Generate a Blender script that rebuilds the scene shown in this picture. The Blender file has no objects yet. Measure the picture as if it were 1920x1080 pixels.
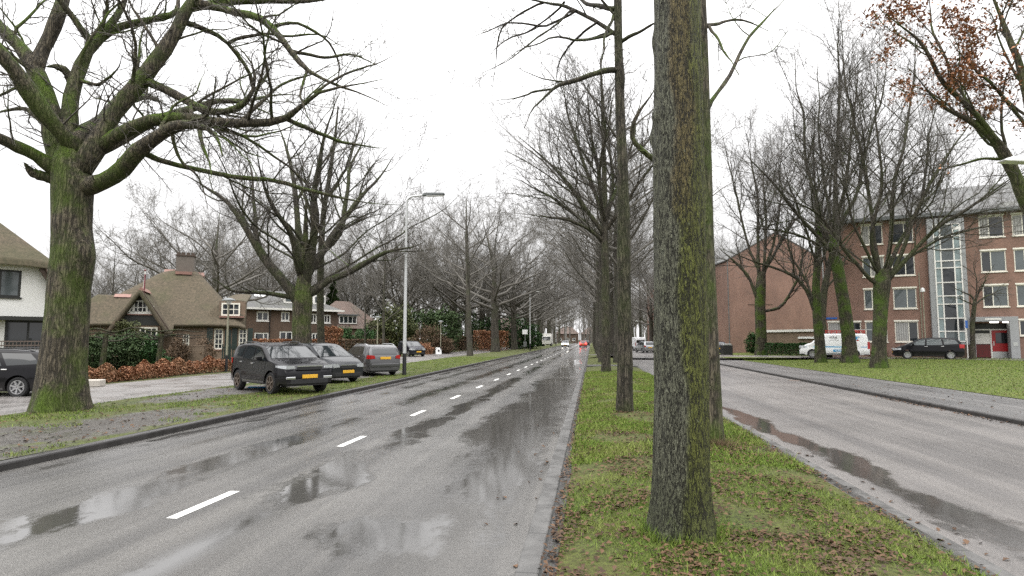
import bpy, bmesh, math, random
import numpy as np
from mathutils import Vector, Matrix
sc = bpy.context.scene
COL = sc.collection
rad = math.radians
PI = math.pi
# ------------------------------------------------------------------ camera
F, EYE = 1150.0, 1.85
PITCH = math.atan(96.0 / F)
YAW = math.atan(148.0 * math.cos(PITCH) / F)
cam_d = bpy.data.cameras.new('camera')
cam = bpy.data.objects.new('camera', cam_d)
COL.objects.link(cam)
cam_d.sensor_width = 36.0
cam_d.lens = 36.0 * F / 1920.0
cam_d.clip_start, cam_d.clip_end = 0.05, 3000.0
cam.location = (0, 0, EYE)
cam.rotation_euler = (PI / 2 + PITCH, 0, YAW)
sc.camera = cam
CR = np.array([math.cos(YAW), math.sin(YAW), 0.0])
CFH = np.array([-math.sin(YAW), math.cos(YAW), 0.0])
CF = CFH * math.cos(PITCH) + np.array([0, 0, math.sin(PITCH)])
CU = -CFH * math.sin(PITCH) + np.array([0, 0, math.cos(PITCH)])
def ray(x, y): return CF * F + CR * (x - 960.0) + CU * (540.0 - y)
def gnd(x, y, z=0.0):
    d = ray(x, y); return np.array([0, 0, EYE]) + d * ((z - EYE) / d[2])
def at(x, y, Z):
    d = ray(x, y); return np.array([0, 0, EYE]) + d * (Z / d.dot(CFH))
def depth(p): return float(np.asarray(p)[:2].dot(CFH[:2]))
# ------------------------------------------------------------------ light
SUN_EL, SUN_AZ = rad(50), rad(205)
world = bpy.data.worlds.new('World'); sc.world = world; world.use_nodes = True
wn, wl = world.node_tree.nodes, world.node_tree.links
wn.clear()
w_out = wn.new('ShaderNodeOutputWorld'); w_bg = wn.new('ShaderNodeBackground')
sky = wn.new('ShaderNodeTexSky'); sky.sky_type = 'NISHITA'; sky.sun_disc = False
sky.sun_elevation, sky.sun_rotation = SUN_EL, SUN_AZ
sky.dust_density, sky.air_density = 6.0, 1.5
# an overcast deck: brighter towards the zenith (CIE overcast law), faint cloud structure
tc = wn.new('ShaderNodeTexCoord'); sep = wn.new('ShaderNodeSeparateXYZ')
wl.new(tc.outputs['Generated'], sep.inputs[0])
mx = wn.new('ShaderNodeMath'); mx.operation = 'MAXIMUM'; mx.inputs[1].default_value = 0.0
wl.new(sep.outputs[2], mx.inputs[0])
grad = wn.new('ShaderNodeMath'); grad.operation = 'MULTIPLY_ADD'
grad.inputs[1].default_value = 34.0; grad.inputs[2].default_value = 9.6
sq = wn.new('ShaderNodeMath'); sq.operation = 'POWER'; sq.inputs[1].default_value = 2.0
wl.new(mx.outputs[0], sq.inputs[0]); wl.new(sq.outputs[0], grad.inputs[0])
cn = wn.new('ShaderNodeTexNoise'); cn.inputs['Scale'].default_value = 2.2; cn.inputs['Detail'].default_value = 4
wl.new(tc.outputs['Generated'], cn.inputs['Vector'])
cm = wn.new('ShaderNodeMapRange'); cm.inputs[3].default_value = 0.9; cm.inputs[4].default_value = 1.12
wl.new(cn.outputs[0], cm.inputs[0])
gm = wn.new('ShaderNodeMath'); gm.operation = 'MULTIPLY'
wl.new(grad.outputs[0], gm.inputs[0]); wl.new(cm.outputs[0], gm.inputs[1])
tint = wn.new('ShaderNodeMix'); tint.data_type = 'RGBA'; tint.blend_type = 'MULTIPLY'; tint.inputs[0].default_value = 1.0
wl.new(gm.outputs[0], tint.inputs[6]); tint.inputs[7].default_value = (1.0, 0.992, 0.995, 1)
mixs = wn.new('ShaderNodeMix'); mixs.data_type = 'RGBA'; mixs.inputs[0].default_value = 0.94
wl.new(sky.outputs[0], mixs.inputs[6]); wl.new(tint.outputs[2], mixs.inputs[7])
wl.new(mixs.outputs[2], w_bg.inputs[0]); w_bg.inputs[1].default_value = 0.1
wl.new(w_bg.outputs[0], w_out.inputs[0])
sun_d = bpy.data.lights.new('sun', 'SUN'); sun_d.energy = 1.0; sun_d.angle = rad(45); sun_d.color = (1.0, 0.97, 0.93)
sun = bpy.data.objects.new('sun', sun_d); COL.objects.link(sun)
sun.rotation_euler = (PI / 2 - SUN_EL, 0, PI - SUN_AZ)
vs = sc.view_settings
vs.view_transform = 'Standard'; vs.look = 'None'; vs.exposure = 0.30; vs.gamma = 1.0; vs.use_curve_mapping = False
cy = sc.cycles
cy.max_bounces = 5; cy.diffuse_bounces = 3; cy.glossy_bounces = 3; cy.transmission_bounces = 4; cy.transparent_max_bounces = 6; cy.volume_bounces = 0
cy.use_denoising = False; cy.denoising_prefilter = 'ACCURATE'; cy.sample_clamp_indirect = 4.0
cy.caustics_reflective = False; cy.caustics_refractive = False
# ------------------------------------------------------------------ materials
class G:
    """tiny node-graph writer"""
    def __init__(s, name):
        s.m = bpy.data.materials.new(name); s.m.use_nodes = True
        s.n, s.l = s.m.node_tree.nodes, s.m.node_tree.links
        s.b = s.n['Principled BSDF']; s._c = None
    def put(s, sock, v):
        if isinstance(v, bpy.types.NodeSocket): s.l.new(v, sock)
        elif v is not None:
            if sock.type == 'RGBA' and len(v) == 3: v = (*v, 1)
            sock.default_value = v
    def co(s, kind='Object'):
        if not s._c: s._c = s.n.new('ShaderNodeTexCoord')
        return s._c.outputs[kind]
    def map(s, scale, vec=None, loc=(0, 0, 0), rot=(0, 0, 0)):
        m = s.n.new('ShaderNodeMapping'); s.l.new(vec or s.co(), m.inputs[0])
        m.inputs[1].default_value = loc; m.inputs[2].default_value = rot; m.inputs[3].default_value = scale
        return m.outputs[0]
    def noise(s, scale, vec=None, detail=4, rough=0.55, dist=0.0):
        t = s.n.new('ShaderNodeTexNoise'); s.l.new(vec or s.co(), t.inputs['Vector'])
        t.inputs['Scale'].default_value = scale; t.inputs['Detail'].default_value = detail
        t.inputs['Roughness'].default_value = rough; t.inputs['Distortion'].default_value = dist
        return t.outputs[0]
    def voro(s, scale, vec=None, feat='F1', out='Distance'):
        t = s.n.new('ShaderNodeTexVoronoi'); t.feature = feat; s.l.new(vec or s.co(), t.inputs['Vector'])
        t.inputs['Scale'].default_value = scale
        return t.outputs[out]
    def math(s, op, a, b=None, c=None, clamp=False):
        t = s.n.new('ShaderNodeMath'); t.operation = op; t.use_clamp = clamp
        s.put(t.inputs[0], a)
        if b is not None: s.put(t.inputs[1], b)
        if c is not None: s.put(t.inputs[2], c)
        return t.outputs[0]
    def rng(s, v, a, b, c=0.0, d=1.0, smooth=True):
        t = s.n.new('ShaderNodeMapRange'); t.clamp = True
        if smooth: t.interpolation_type = 'SMOOTHSTEP'
        s.put(t.inputs[0], v)
        for i, q in enumerate((a, b, c, d)): t.inputs[i + 1].default_value = q
        return t.outputs[0]
    def mix(s, f, a, b, mode='MIX'):
        t = s.n.new('ShaderNodeMix'); t.data_type = 'RGBA'; t.blend_type = mode
        s.put(t.inputs[0], f); s.put(t.inputs[6], a); s.put(t.inputs[7], b)
        return t.outputs[2]
    def xyz(s, vec=None):
        t = s.n.new('ShaderNodeSeparateXYZ'); s.l.new(vec or s.co(), t.inputs[0]); return t.outputs
    def comb(s, x, y, z):
        t = s.n.new('ShaderNodeCombineXYZ')
        for i, q in enumerate((x, y, z)): s.put(t.inputs[i], q)
        return t.outputs[0]
    def bump(s, h, strength=0.4, dist=0.02):
        t = s.n.new('ShaderNodeBump'); s.put(t.inputs['Height'], h)
        t.inputs['Strength'].default_value = strength; t.inputs['Distance'].default_value = dist
        s.l.new(t.outputs[0], s.b.inputs['Normal']); return t
    def normal(s):
        t = s.n.new('ShaderNodeNewGeometry'); return s.xyz(t.outputs['Normal'])
    def oi(s):
        t = s.n.new('ShaderNodeObjectInfo'); return t.outputs['Random']
    def isl(s):
        t = s.n.new('ShaderNodeNewGeometry'); return t.outputs['Random Per Island']
    def done(s, col=None, rough=None, metal=None, spec=None, **kw):
        s.put(s.b.inputs['Base Color'], col); s.put(s.b.inputs['Roughness'], rough)
        s.put(s.b.inputs['Metallic'], metal); s.put(s.b.inputs['Specular IOR Level'], spec)
        for k, v in kw.items(): s.put(s.b.inputs[k.replace('_', ' ')], v)
        return s.m
MAT = {}
def simple(name, col, rough=0.5, metal=0.0, var=0.15, scale=6.0, bump=0.0, coat=0.0, spec=0.5):
    g = G(name)
    n = g.noise(scale)
    lo = tuple(c * (1 - var) for c in col); hi = tuple(min(1, c * (1 + var)) for c in col)
    c = g.mix(n, lo, hi)
    if bump: g.bump(g.noise(scale * 8), bump, 0.01)
    kw = {'Coat_Weight': coat} if coat else {}
    MAT[name] = g.done(c, rough, metal, spec, **kw)
    return MAT[name]
def emit(name, col, strength):
    g = G(name); MAT[name] = g.done(col, 0.4, 0.0, 0.5, Emission_Color=col, Emission_Strength=strength); return MAT[name]

def bark(name, base, dark, moss, moss_top=0.5, moss_all=0.25, algae=None, vert=9.0):
    g = G(name)
    p = g.map((1.0, 1.0, 0.22))
    n = g.noise(5.0, p, 6, 0.65); n2 = g.noise(28.0, p, 4, 0.6)
    q1 = g.noise(1.0, g.map((vert * 1.5, vert * 1.5, vert * 0.17)), 3, 0.55, 0.4); q2 = g.noise(1.0, g.map((vert * 3.4, vert * 3.4, vert * 0.5)), 3, 0.6)
    v = g.math('MINIMUM', g.math('ABSOLUTE', g.math('SUBTRACT', q1, 0.5)), g.math('ADD', g.math('ABSOLUTE', g.math('SUBTRACT', q2, 0.5)), 0.025))
    fiss = g.rng(v, 0.0, 0.075)
    c = g.mix(g.rng(n, 0.3, 0.7), base, tuple(q * 0.62 for q in base))
    c = g.mix(g.rng(n2, 0.35, 0.7), c, tuple(min(1, q * 1.35) for q in base))
    c = g.mix(fiss, dark, c)
    nz = g.normal()
    big = g.noise(0.9, None, 5, 0.6)
    top = g.math('MULTIPLY', g.rng(nz[2], -0.05, 0.75), moss_top)
    f = g.math('MULTIPLY', g.math('ADD', top, moss_all), g.rng(big, 0.42, 0.62), clamp=True)
    mc = g.mix(n2, tuple(q * 0.6 for q in moss), tuple(q * 1.4 for q in moss))
    c = g.mix(f, c, mc)
    if algae:
        side = g.rng(g.math('ADD', nz[0], g.math('MULTIPLY', g.math('SUBTRACT', big, 0.5), 1.4)), -0.1, 0.7)
        c = g.mix(g.math('MULTIPLY', side, g.rng(n, 0.25, 0.6, 0.35, 0.85)), c, g.mix(n2, tuple(q * 0.55 for q in algae), algae))
    g.bump(g.math('ADD', fiss, g.math('MULTIPLY', n2, 0.5)), 0.9, 0.03)
    MAT[name] = g.done(c, 0.8, 0.0, 0.25)
bark('bark', (0.080, 0.070, 0.053), (0.020, 0.018, 0.014), (0.055, 0.085, 0.013), 0.45, 0.3)
bark('bark_oak', (0.105, 0.090, 0.064), (0.024, 0.021, 0.016), (0.068, 0.110, 0.010), 0.95, 0.58, vert=7.0)
bark('bark_green', (0.075, 0.068, 0.046), (0.020, 0.018, 0.013), (0.062, 0.108, 0.011), 0.6, 0.8)
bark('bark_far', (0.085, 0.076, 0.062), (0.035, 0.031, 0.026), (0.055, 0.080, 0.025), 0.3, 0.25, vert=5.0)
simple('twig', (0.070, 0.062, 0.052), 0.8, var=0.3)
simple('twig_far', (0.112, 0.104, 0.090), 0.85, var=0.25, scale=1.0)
def bark_near():
    """the trunk beside the camera: grey ridged bark, an algae-green side, a russet patch where bark has flaked"""
    g = G('bark_near')
    p = g.map((1, 1, 0.18))
    pd = g.mix(0.06, p, g.mix(1.0, p, p), 'MIX')
    q1 = g.noise(1.0, g.map((44, 44, 8.5)), 3, 0.55, 0.5); q2 = g.noise(1.0, g.map((85, 85, 30)), 4, 0.6, 0.3)
    v = g.math('ABSOLUTE', g.math('SUBTRACT', q1, 0.5)); v2 = g.math('ABSOLUTE', g.math('SUBTRACT', q2, 0.5))
    n = g.noise(9.0, p, 6, 0.6); n2 = g.noise(70.0, g.map((1, 1, 0.5)), 4, 0.65)
    fiss = g.rng(v, 0.0, 0.065)
    fine = g.rng(v2, 0.0, 0.10)
    x, y, z = g.xyz()
    grey = g.mix(n2, (0.070, 0.074, 0.050), (0.21, 0.215, 0.155))
    green = g.mix(n2, (0.062, 0.074, 0.015), (0.19, 0.205, 0.048))
    rust = g.mix(n2, (0.080, 0.052, 0.032), (0.22, 0.145, 0.088))
    wob = g.math('MULTIPLY', g.math('SUBTRACT', g.noise(1.6, g.map((1, 1, 0.7)), 5, 0.6), 0.5), 0.34)
    xs = g.math('ADD', x, wob)
    c = g.mix(g.rng(xs, -0.03, 0.05), grey, green)
    hi = g.rng(g.math('ADD', z, g.math('MULTIPLY', wob, 6.0)), 2.5, 3.5)
    strip = g.math('MULTIPLY', g.rng(xs, -0.04, 0.02), g.rng(xs, 0.20, 0.12))
    c = g.mix(g.math('MULTIPLY', g.math('MULTIPLY', strip, hi), 0.6), c, rust)
    c = g.mix(g.math('MULTIPLY', g.rng(z, 0.75, 0.1), 0.5), c, g.mix(n2, (0.03, 0.04, 0.014), (0.09, 0.11, 0.04)))
    lich = g.math('MULTIPLY', g.rng(g.noise(14.0, None, 5, 0.7), 0.62, 0.70), 0.5)
    c = g.mix(lich, c, (0.22, 0.25, 0.19))
    c = g.mix(fiss, (0.016, 0.015, 0.011), c)
    c = g.mix(g.math('MULTIPLY', g.math('SUBTRACT', 1.0, fine), 0.35), c, (0.022, 0.02, 0.015))
    g.bump(g.math('ADD', g.math('ADD', fiss, g.math('MULTIPLY', n2, 0.45)), g.math('MULTIPLY', fine, 0.3)), 1.0, 0.022)
    MAT['bark_near'] = g.done(c, 0.72, 0.0, 0.3)
bark_near()

def blobs(g, x, y, lst):
    """soft union of ellipses, 1 inside"""
    f = None
    for cx, cy_, rx, ry in lst:
        dx = g.math('MULTIPLY', g.math('SUBTRACT', x, cx), 1.0 / rx); dy = g.math('MULTIPLY', g.math('SUBTRACT', y, cy_), 1.0 / ry)
        d = g.math('SUBTRACT', 1.0, g.math('ADD', g.math('MULTIPLY', dx, dx), g.math('MULTIPLY', dy, dy)))
        f = d if f is None else g.math('MAXIMUM', f, d)
    return f
def asphalt(name, col, puddles, tracks, wet0=0.34, ruts=()):
    g = G(name)
    x, y, z = g.xyz()
    ag = g.noise(150.0, None, 2, 0.7); ag2 = g.voro(95.0)
    big = g.noise(0.35, None, 5, 0.6)
    streak = g.noise(1.0, g.map((1.6, 0.07, 1)), 6, 0.62)
    c = g.mix(g.rng(ag, 0.3, 0.75), tuple(q * 0.45 for q in col), tuple(q * 1.75 for q in col))
    gr = g.noise(34.0, None, 4, 0.75)
    c = g.mix(1.0, c, g.mix(g.rng(gr, 0.3, 0.7), (0.78, 0.78, 0.78), (1.2, 1.2, 1.2)), 'MULTIPLY')
    c = g.mix(g.rng(ag2, 0.12, 0.0, 0.0, 0.45), c, (0.24, 0.23, 0.21))
    c = g.mix(1.0, c, g.mix(g.rng(streak, 0.3, 0.7), (0.62, 0.62, 0.63), (1.22, 1.21, 1.19)), 'MULTIPLY')
    c = g.mix(1.0, c, g.mix(g.rng(big, 0.3, 0.7), (0.82, 0.82, 0.82), (1.1, 1.1, 1.1)), 'MULTIPLY')
    # water lying on the road
    edge = g.math('SUBTRACT', g.noise(1.5, g.map((1.0, 0.28, 1)), 8, 0.72), 0.5)
    fine = g.math('SUBTRACT', g.noise(9.0, g.map((0.8, 0.8, 1)), 5, 0.7), 0.5)
    wx = g.math('ADD', x, g.math('MULTIPLY', g.math('SUBTRACT', g.noise(0.8, g.map((1, .5, 1), None, (7, 3, 0)), 4, .6), .5), 1.5))
    wy = g.math('ADD', y, g.math('MULTIPLY', g.math('SUBTRACT', g.noise(0.5, g.map((1, .5, 1), None, (2, 9, 0)), 4, .6), .5), 7.0))
    b = blobs(g, wx, wy, puddles)
    b = g.math('ADD', b, g.math('ADD', g.math('MULTIPLY', edge, 2.3), g.math('MULTIPLY', fine, 0.9)))
    pud = g.rng(b, 0.0, 0.6)
    rut = None
    for tx, w, k in ruts:
        d = g.math('MULTIPLY', g.math('SUBTRACT', g.math('ADD', x, g.math('MULTIPLY', edge, .35)), tx), 1.0 / w)
        q = g.math('MULTIPLY', g.math('POWER', 2.718, g.math('MULTIPLY', g.math('MULTIPLY', d, d), -1.0)), k); rut = q if rut is None else g.math('MAXIMUM', rut, q)
    if rut is not None:
        rn = g.math('ADD', g.noise(1.0, g.map((0.5, 0.26, 1), None, (1.7, 0.35, 0)), 6, 0.62), g.math('MULTIPLY', fine, .12))
        pud = g.math('MAXIMUM', pud, g.math('MULTIPLY', g.rng(rn, 0.42, 0.52), rut))
    trk = None
    for tx, w, k in tracks:
        d = g.math('MULTIPLY', g.math('SUBTRACT', x, tx), 1.0 / w)
        q = g.math('MULTIPLY', g.math('POWER', 2.718, g.math('MULTIPLY', g.math('MULTIPLY', d, d), -1.0)), k)
        trk = q if trk is None else g.math('ADD', trk, q)
    film = g.rng(g.math('ADD', g.math('ADD', trk, g.math('MULTIPLY', g.math('SUBTRACT', streak, 0.5), 2.0)), g.math('MULTIPLY', edge, 1.2)), 0.45, 1.1)
    wet = g.math('MAXIMUM', pud, g.math('MULTIPLY', film, 0.7))
    c = g.mix(g.math('MULTIPLY', wet, 0.68), c, tuple(q * 0.35 for q in col))
    rough = g.math('SUBTRACT', wet0, g.math('MULTIPLY', film, wet0 * 0.45))
    rough = g.math('ADD', rough, g.math('MULTIPLY', g.math('SUBTRACT', big, 0.5), 0.22))
    rough = g.math('MAXIMUM', g.math('MULTIPLY', rough, g.math('SUBTRACT', 1.0, g.math('MULTIPLY', pud, 0.93))), 0.03)
    bh = g.math('MULTIPLY', g.math('ADD', ag, g.math('MULTIPLY', ag2, 0.6)), g.math('SUBTRACT', 1.0, g.math('MULTIPLY', pud, 0.97)))
    ripple = g.math('MULTIPLY', g.noise(9.0, None, 2, 0.5), g.math('MULTIPLY', pud, 0.10))
    g.bump(g.math('ADD', bh, ripple), 0.45, 0.006)
    MAT[name] = g.done(c, rough, 0.0, g.math('MULTIPLY_ADD', pud, 0.45, 0.5))
asphalt('road_asphalt', (0.105, 0.102, 0.097),
        [(-1.55, 14.0, 1.05, 6.5), (-1.45, 24.0, 1.0, 9.0), (-1.35, 36.0, 0.85, 9.0), (-1.3, 50, .6, 9), (-1.2, 9.0, .6, 3.0), (-3.55, 8.4, .50, 2.3), (-3.5, 12.4, .40, 2.2), (-3.45, 16.5, .3, 2.8), (-3.4, 23, .3, 5), (-5.45, 6.6, .52, 2.2), (-5.6, 9.4, .36, 1.8), (-6.1, 5.0, .5, .9), (-2.0, 5.6, .7, 1.2), (-7.8, 12, .16, 2.0)],
        [(-1.6, 0.8, 0.9), (-3.45, 0.45, 0.75), (-5.45, 0.45, 0.65), (-7.1, 0.4, 0.5)], 0.24, [(-3.5, .26, 1.0), (-5.45, .30, 1.0), (-7.0, .14, .7), (-7.85, .16, .8), (-2.0, .3, .5)])
asphalt('side_asphalt', (0.115, 0.108, 0.103),
        [(3.62, 13.5, 0.36, 4.2), (3.72, 10.0, 0.42, 3.0), (3.85, 7.3, 0.42, 1.7), (4.7, 4.9, 0.6, 0.5), (3.5, 18.0, 0.14, 2.0)],
        [(4.2, 0.4, 0.15), (6.4, 0.5, 0.12)], 0.40)
asphalt('pavement_asphalt', (0.10, 0.098, 0.096), [(11.0, -40.0, 0.2, 0.2)], [(11.0, 1.0, 0.1)], 0.42)
def paver():
    g = G('paver_brick')
    b = g.n.new('ShaderNodeTexBrick'); g.l.new(g.map((1, 1, 1)), b.inputs['Vector'])
    b.inputs['Scale'].default_value = 1.0; b.inputs['Brick Width'].default_value = 0.21; b.inputs['Row Height'].default_value = 0.105
    b.inputs['Mortar Size'].default_value = 0.007; b.inputs['Color1'].default_value = (0.20, 0.185, 0.175, 1); b.inputs['Color2'].default_value = (0.15, 0.14, 0.135, 1)
    b.inputs['Mortar'].default_value = (0.05, 0.05, 0.04, 1)
    c = g.mix(1.0, b.outputs[0], g.mix(g.noise(0.5, None, 5), (0.75, 0.75, 0.75), (1.2, 1.2, 1.2)), 'MULTIPLY')
    g.bump(b.outputs[1], -0.3, 0.006)
    MAT['paver_brick'] = g.done(c, g.rng(g.noise(0.8, None, 5), 0.35, 0.65, 0.25, 0.5), 0.0, 0.5)
paver()
def concrete(name, col, rough=0.45):
    g = G(name)
    x, y, z = g.xyz()
    n = g.noise(3.0, None, 6, 0.65); n2 = g.noise(80.0, None, 3)
    joint = g.rng(g.math('ABSOLUTE', g.math('SUBTRACT', g.math('FRACT', y), 0.5)), 0.488, 0.495)
    c = g.mix(g.rng(n, 0.3, 0.7), tuple(q * 0.6 for q in col), tuple(q * 1.2 for q in col))
    c = g.mix(g.rng(n2, 0.3, 0.7, 0, 0.4), c, tuple(q * 0.7 for q in col))
    c = g.mix(joint, c, (0.03, 0.03, 0.028))
    g.bump(n2, 0.2, 0.004)
    MAT[name] = g.done(c, g.rng(n, 0.3, 0.7, rough - 0.15, rough + 0.1), 0.0, 0.5)
concrete('gutter_concrete', (0.098, 0.096, 0.092)); concrete('kerb_dark', (0.034, 0.032, 0.031)); concrete('kerb_grey', (0.055, 0.053, 0.05), 0.35)
def soil(name, bare_lst=(), gravel_lst=(), leaf=0.35, grassc=(0.075, 0.105, 0.018)):
    """turf seen between the blades: green with bare mud, gravel and rotted leaf patches"""
    g = G(name)
    x, y, z = g.xyz()
    n = g.noise(1.3, None, 6, 0.65); n2 = g.noise(22.0, None, 5, 0.7); n3 = g.noise(90.0, None, 3, 0.6)
    c = g.mix(g.rng(n2, 0.35, 0.68), tuple(q * 0.28 for q in grassc), tuple(q * 1.45 for q in grassc))
    c = g.mix(g.rng(n3, 0.35, 0.62, 0.55, 0.0), c, (0.028, 0.024, 0.014))
    c = g.mix(g.rng(n, 0.35, 0.7, 0, 0.5), c, (0.105, 0.10, 0.028))
    c = g.mix(g.math('MULTIPLY', g.rng(n3, 0.56, 0.66), leaf), c, (0.09, 0.055, 0.035))
    rough = 0.9
    if gravel_lst:
        f = g.rng(g.math('ADD', blobs(g, x, y, gravel_lst), g.math('MULTIPLY', g.math('SUBTRACT', g.noise(0.9, None, 6, 0.7), 0.5), 2.2)), 0.1, 0.6)
        gr = g.mix(g.rng(n3, 0.3, 0.7), (0.05, 0.047, 0.044), (0.17, 0.16, 0.15))
        c = g.mix(f, c, gr)
    if bare_lst:
        f = g.rng(g.math('ADD', blobs(g, x, y, bare_lst), g.math('MULTIPLY', g.math('SUBTRACT', g.noise(1.2, None, 7, 0.72), 0.5), 2.6)), 0.1, 0.7)
        mud = g.mix(g.rng(n2, 0.3, 0.7), (0.042, 0.038, 0.033), (0.10, 0.093, 0.083))
        c = g.mix(f, c, mud)
        w = g.math('MULTIPLY', f, g.rng(g.noise(1.5, g.map((1, 0.5, 1)), 6, 0.72), 0.42, 0.56))
        rough = g.rng(w, 0.0, 1.0, 0.8, 0.14)
    g.bump(g.math('ADD', n2, g.math('MULTIPLY', n3, 0.6)), 0.6, 0.03)
    MAT[name] = g.done(c, rough, 0.0, 0.3)
MUD = [(-9.8, 11.5, 1.5, 4.2), (-9.4, 7.0, 1.5, 3.2), (-10.8, 9.2, 1.7, 3.0)]
GRAVEL = [(-12.2, 20.0, 1.5, 5.0), (-11.6, 25.0, 1.8, 5.0), (-11.2, 30.0, 1.8, 4.0)]
soil('verge_turf', MUD, GRAVEL, 0.4)
soil('median_turf', (), (), 0.8)
soil('lawn_turf', (), (), 0.25, (0.115, 0.165, 0.024))
soil('garden_soil', (), (), 0.6, (0.06, 0.075, 0.02))
soil('ground_soil', (), (), 0.5, (0.055, 0.062, 0.028))
def blade(name, a, b, c3):
    g = G(name); r = g.isl()
    c = g.mix(g.rng(r, 0.0, 1.0, smooth=False), a, b)
    c = g.mix(g.rng(g.noise(0.8, None, 4), 0.45, 0.7, 0, 0.6), c, c3)
    MAT[name] = g.done(c, 0.7, 0.0, 0.15)
blade('grass_blade', (0.060, 0.112, 0.016), (0.19, 0.25, 0.052), (0.22, 0.22, 0.075))
blade('dead_leaf', (0.035, 0.022, 0.015), (0.140, 0.082, 0.048), (0.075, 0.055, 0.042))
blade('beech_leaf', (0.20, 0.092, 0.05), (0.40, 0.21, 0.12), (0.27, 0.17, 0.10))
blade('oak_leaf', (0.21, 0.095, 0.048), (0.40, 0.20, 0.11), (0.32, 0.17, 0.10))
blade('evergreen_leaf', (0.030, 0.055, 0.020), (0.080, 0.120, 0.050), (0.075, 0.09, 0.045))
blade('laurel_leaf', (0.020, 0.055, 0.018), (0.06, 0.12, 0.04), (0.05, 0.10, 0.03))
blade('olive_leaf', (0.045, 0.060, 0.022), (0.10, 0.11, 0.045), (0.09, 0.085, 0.04))
blade('brown_leaf', (0.065, 0.045, 0.03), (0.15, 0.10, 0.06), (0.10, 0.07, 0.045))
def brick(name, c1, c2, mortar, stain=(0.8, 0.8, 0.8)):
    g = G(name)
    x, y, z = g.xyz()
    b = g.n.new('ShaderNodeTexBrick'); g.l.new(g.comb(g.math('ADD', x, y), z, 0.0), b.inputs['Vector'])
    b.inputs['Scale'].default_value = 1.0; b.inputs['Brick Width'].default_value = 0.22; b.inputs['Row Height'].default_value = 0.0667
    b.inputs['Mortar Size'].default_value = 0.006
    for k, q in (('Color1', c1), ('Color2', c2), ('Mortar', mortar)): b.inputs[k].default_value = (*q, 1)
    n = g.noise(0.45, g.map((1, 1, 0.5)), 6, 0.65); n2 = g.noise(7.0, None, 4)
    c = g.mix(1.0, b.outputs[0], g.mix(g.rng(n, 0.3, 0.7), stain, (1.12, 1.1, 1.08)), 'MULTIPLY')
    c = g.mix(1.0, c, g.mix(n2, (0.85, 0.85, 0.85), (1.15, 1.15, 1.15)), 'MULTIPLY')
    g.bump(b.outputs[1], -0.4, 0.006)
    MAT[name] = g.done(c, 0.85, 0.0, 0.25)
brick('brick_red', (0.25, 0.148, 0.115), (0.20, 0.12, 0.092), (0.22, 0.175, 0.15))
brick('brick_gable', (0.255, 0.155, 0.120), (0.215, 0.128, 0.10), (0.22, 0.175, 0.15))
brick('brick_brown', (0.12, 0.078, 0.055), (0.085, 0.058, 0.043), (0.12, 0.10, 0.085))
brick('brick_tan', (0.20, 0.145, 0.105), (0.16, 0.115, 0.085), (0.18, 0.15, 0.12))
def thatch():
    g = G('thatch')
    n = g.noise(2.2, g.map((1, 1, 0.3)), 6, 0.65); s = g.noise(40.0, g.map((1.0, 1.0, 0.18)), 4, 0.7)
    big = g.noise(0.45, None, 4); md = g.noise(7.0, g.map((1, 1, .45)), 5, .7)
    s = g.math('ADD', g.math('MULTIPLY', s, .5), g.math('MULTIPLY', md, .5))
    c = g.mix(g.rng(s, 0.36, 0.64), (0.046, 0.044, 0.032), (0.145, 0.115, 0.082))
    c = g.mix(g.rng(n, 0.35, 0.7, 0, 0.6), c, (0.085, 0.072, 0.052))
    c = g.mix(g.rng(big, 0.45, 0.65, 0, 0.4), c, (0.07, 0.075, 0.04))
    g.bump(s, 0.9, 0.05)
    MAT['thatch'] = g.done(c, 0.95, 0.0, 0.15)
thatch()
def rooftile(name, c1, c2, sx, sy):
    g = G(name)
    uv = g.map((sx, sx, sy))
    x, y, z = g.xyz()
    w = g.math('ABSOLUTE', g.math('SINE', g.math('MULTIPLY', g.math('ADD', x, g.math('MULTIPLY', y, 0.0)), sx * PI)))
    r = g.math('FRACT', g.math('MULTIPLY', z, sy))
    n = g.noise(2.0, None, 5); nb = g.noise(0.4, None, 5)
    c = g.mix(g.rng(w, 0.0, 0.6), tuple(q * 0.5 for q in c1), c1)
    c = g.mix(g.rng(n, 0.35, 0.7), c, c2)
    c = g.mix(g.rng(r, 0.1, 0.0, 0, 0.5), c, tuple(q * 0.4 for q in c1))
    c = g.mix(g.rng(nb, 0.5, 0.7, 0, 0.5), c, (0.07, 0.075, 0.05))
    g.bump(g.math('ADD', w, r), 0.7, 0.04)
    MAT[name] = g.done(c, 0.6, 0.0, 0.4)
rooftile('roof_grey', (0.135, 0.135, 0.132), (0.09, 0.092, 0.09), 2.4, 2.0)
rooftile('roof_slate', (0.10, 0.10, 0.098), (0.075, 0.075, 0.07), 2.5, 4.0)
rooftile('roof_brown', (0.14, 0.095, 0.075), (0.10, 0.072, 0.058), 3.0, 4.0)
simple('ridge_tile', (0.22, 0.12, 0.095), 0.7, var=0.35, scale=5)
simple('chimney_brick', (0.125, 0.108, 0.092), 0.85, var=0.35, scale=4, bump=.2)
simple('white_render', (0.74, 0.74, 0.71), 0.85, var=0.06, scale=1.2, bump=0.15)
simple('white_paint', (0.72, 0.71, 0.67), 0.45, var=0.05)
simple('cream_paint', (0.74, 0.72, 0.63), 0.5, var=0.08)
simple('board_black', (0.018, 0.019, 0.017), 0.5, var=0.3, scale=3)
simple('shutter_green', (0.014, 0.026, 0.022), 0.4, var=0.2)
simple('dark_wood', (0.055, 0.036, 0.024), 0.6, var=0.3)
simple('concrete_grey', (0.27, 0.28, 0.285), 0.7, var=0.14, scale=2.0)
simple('metal_grey', (0.46, 0.47, 0.47), 0.35, 0.6, 0.08)
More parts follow.
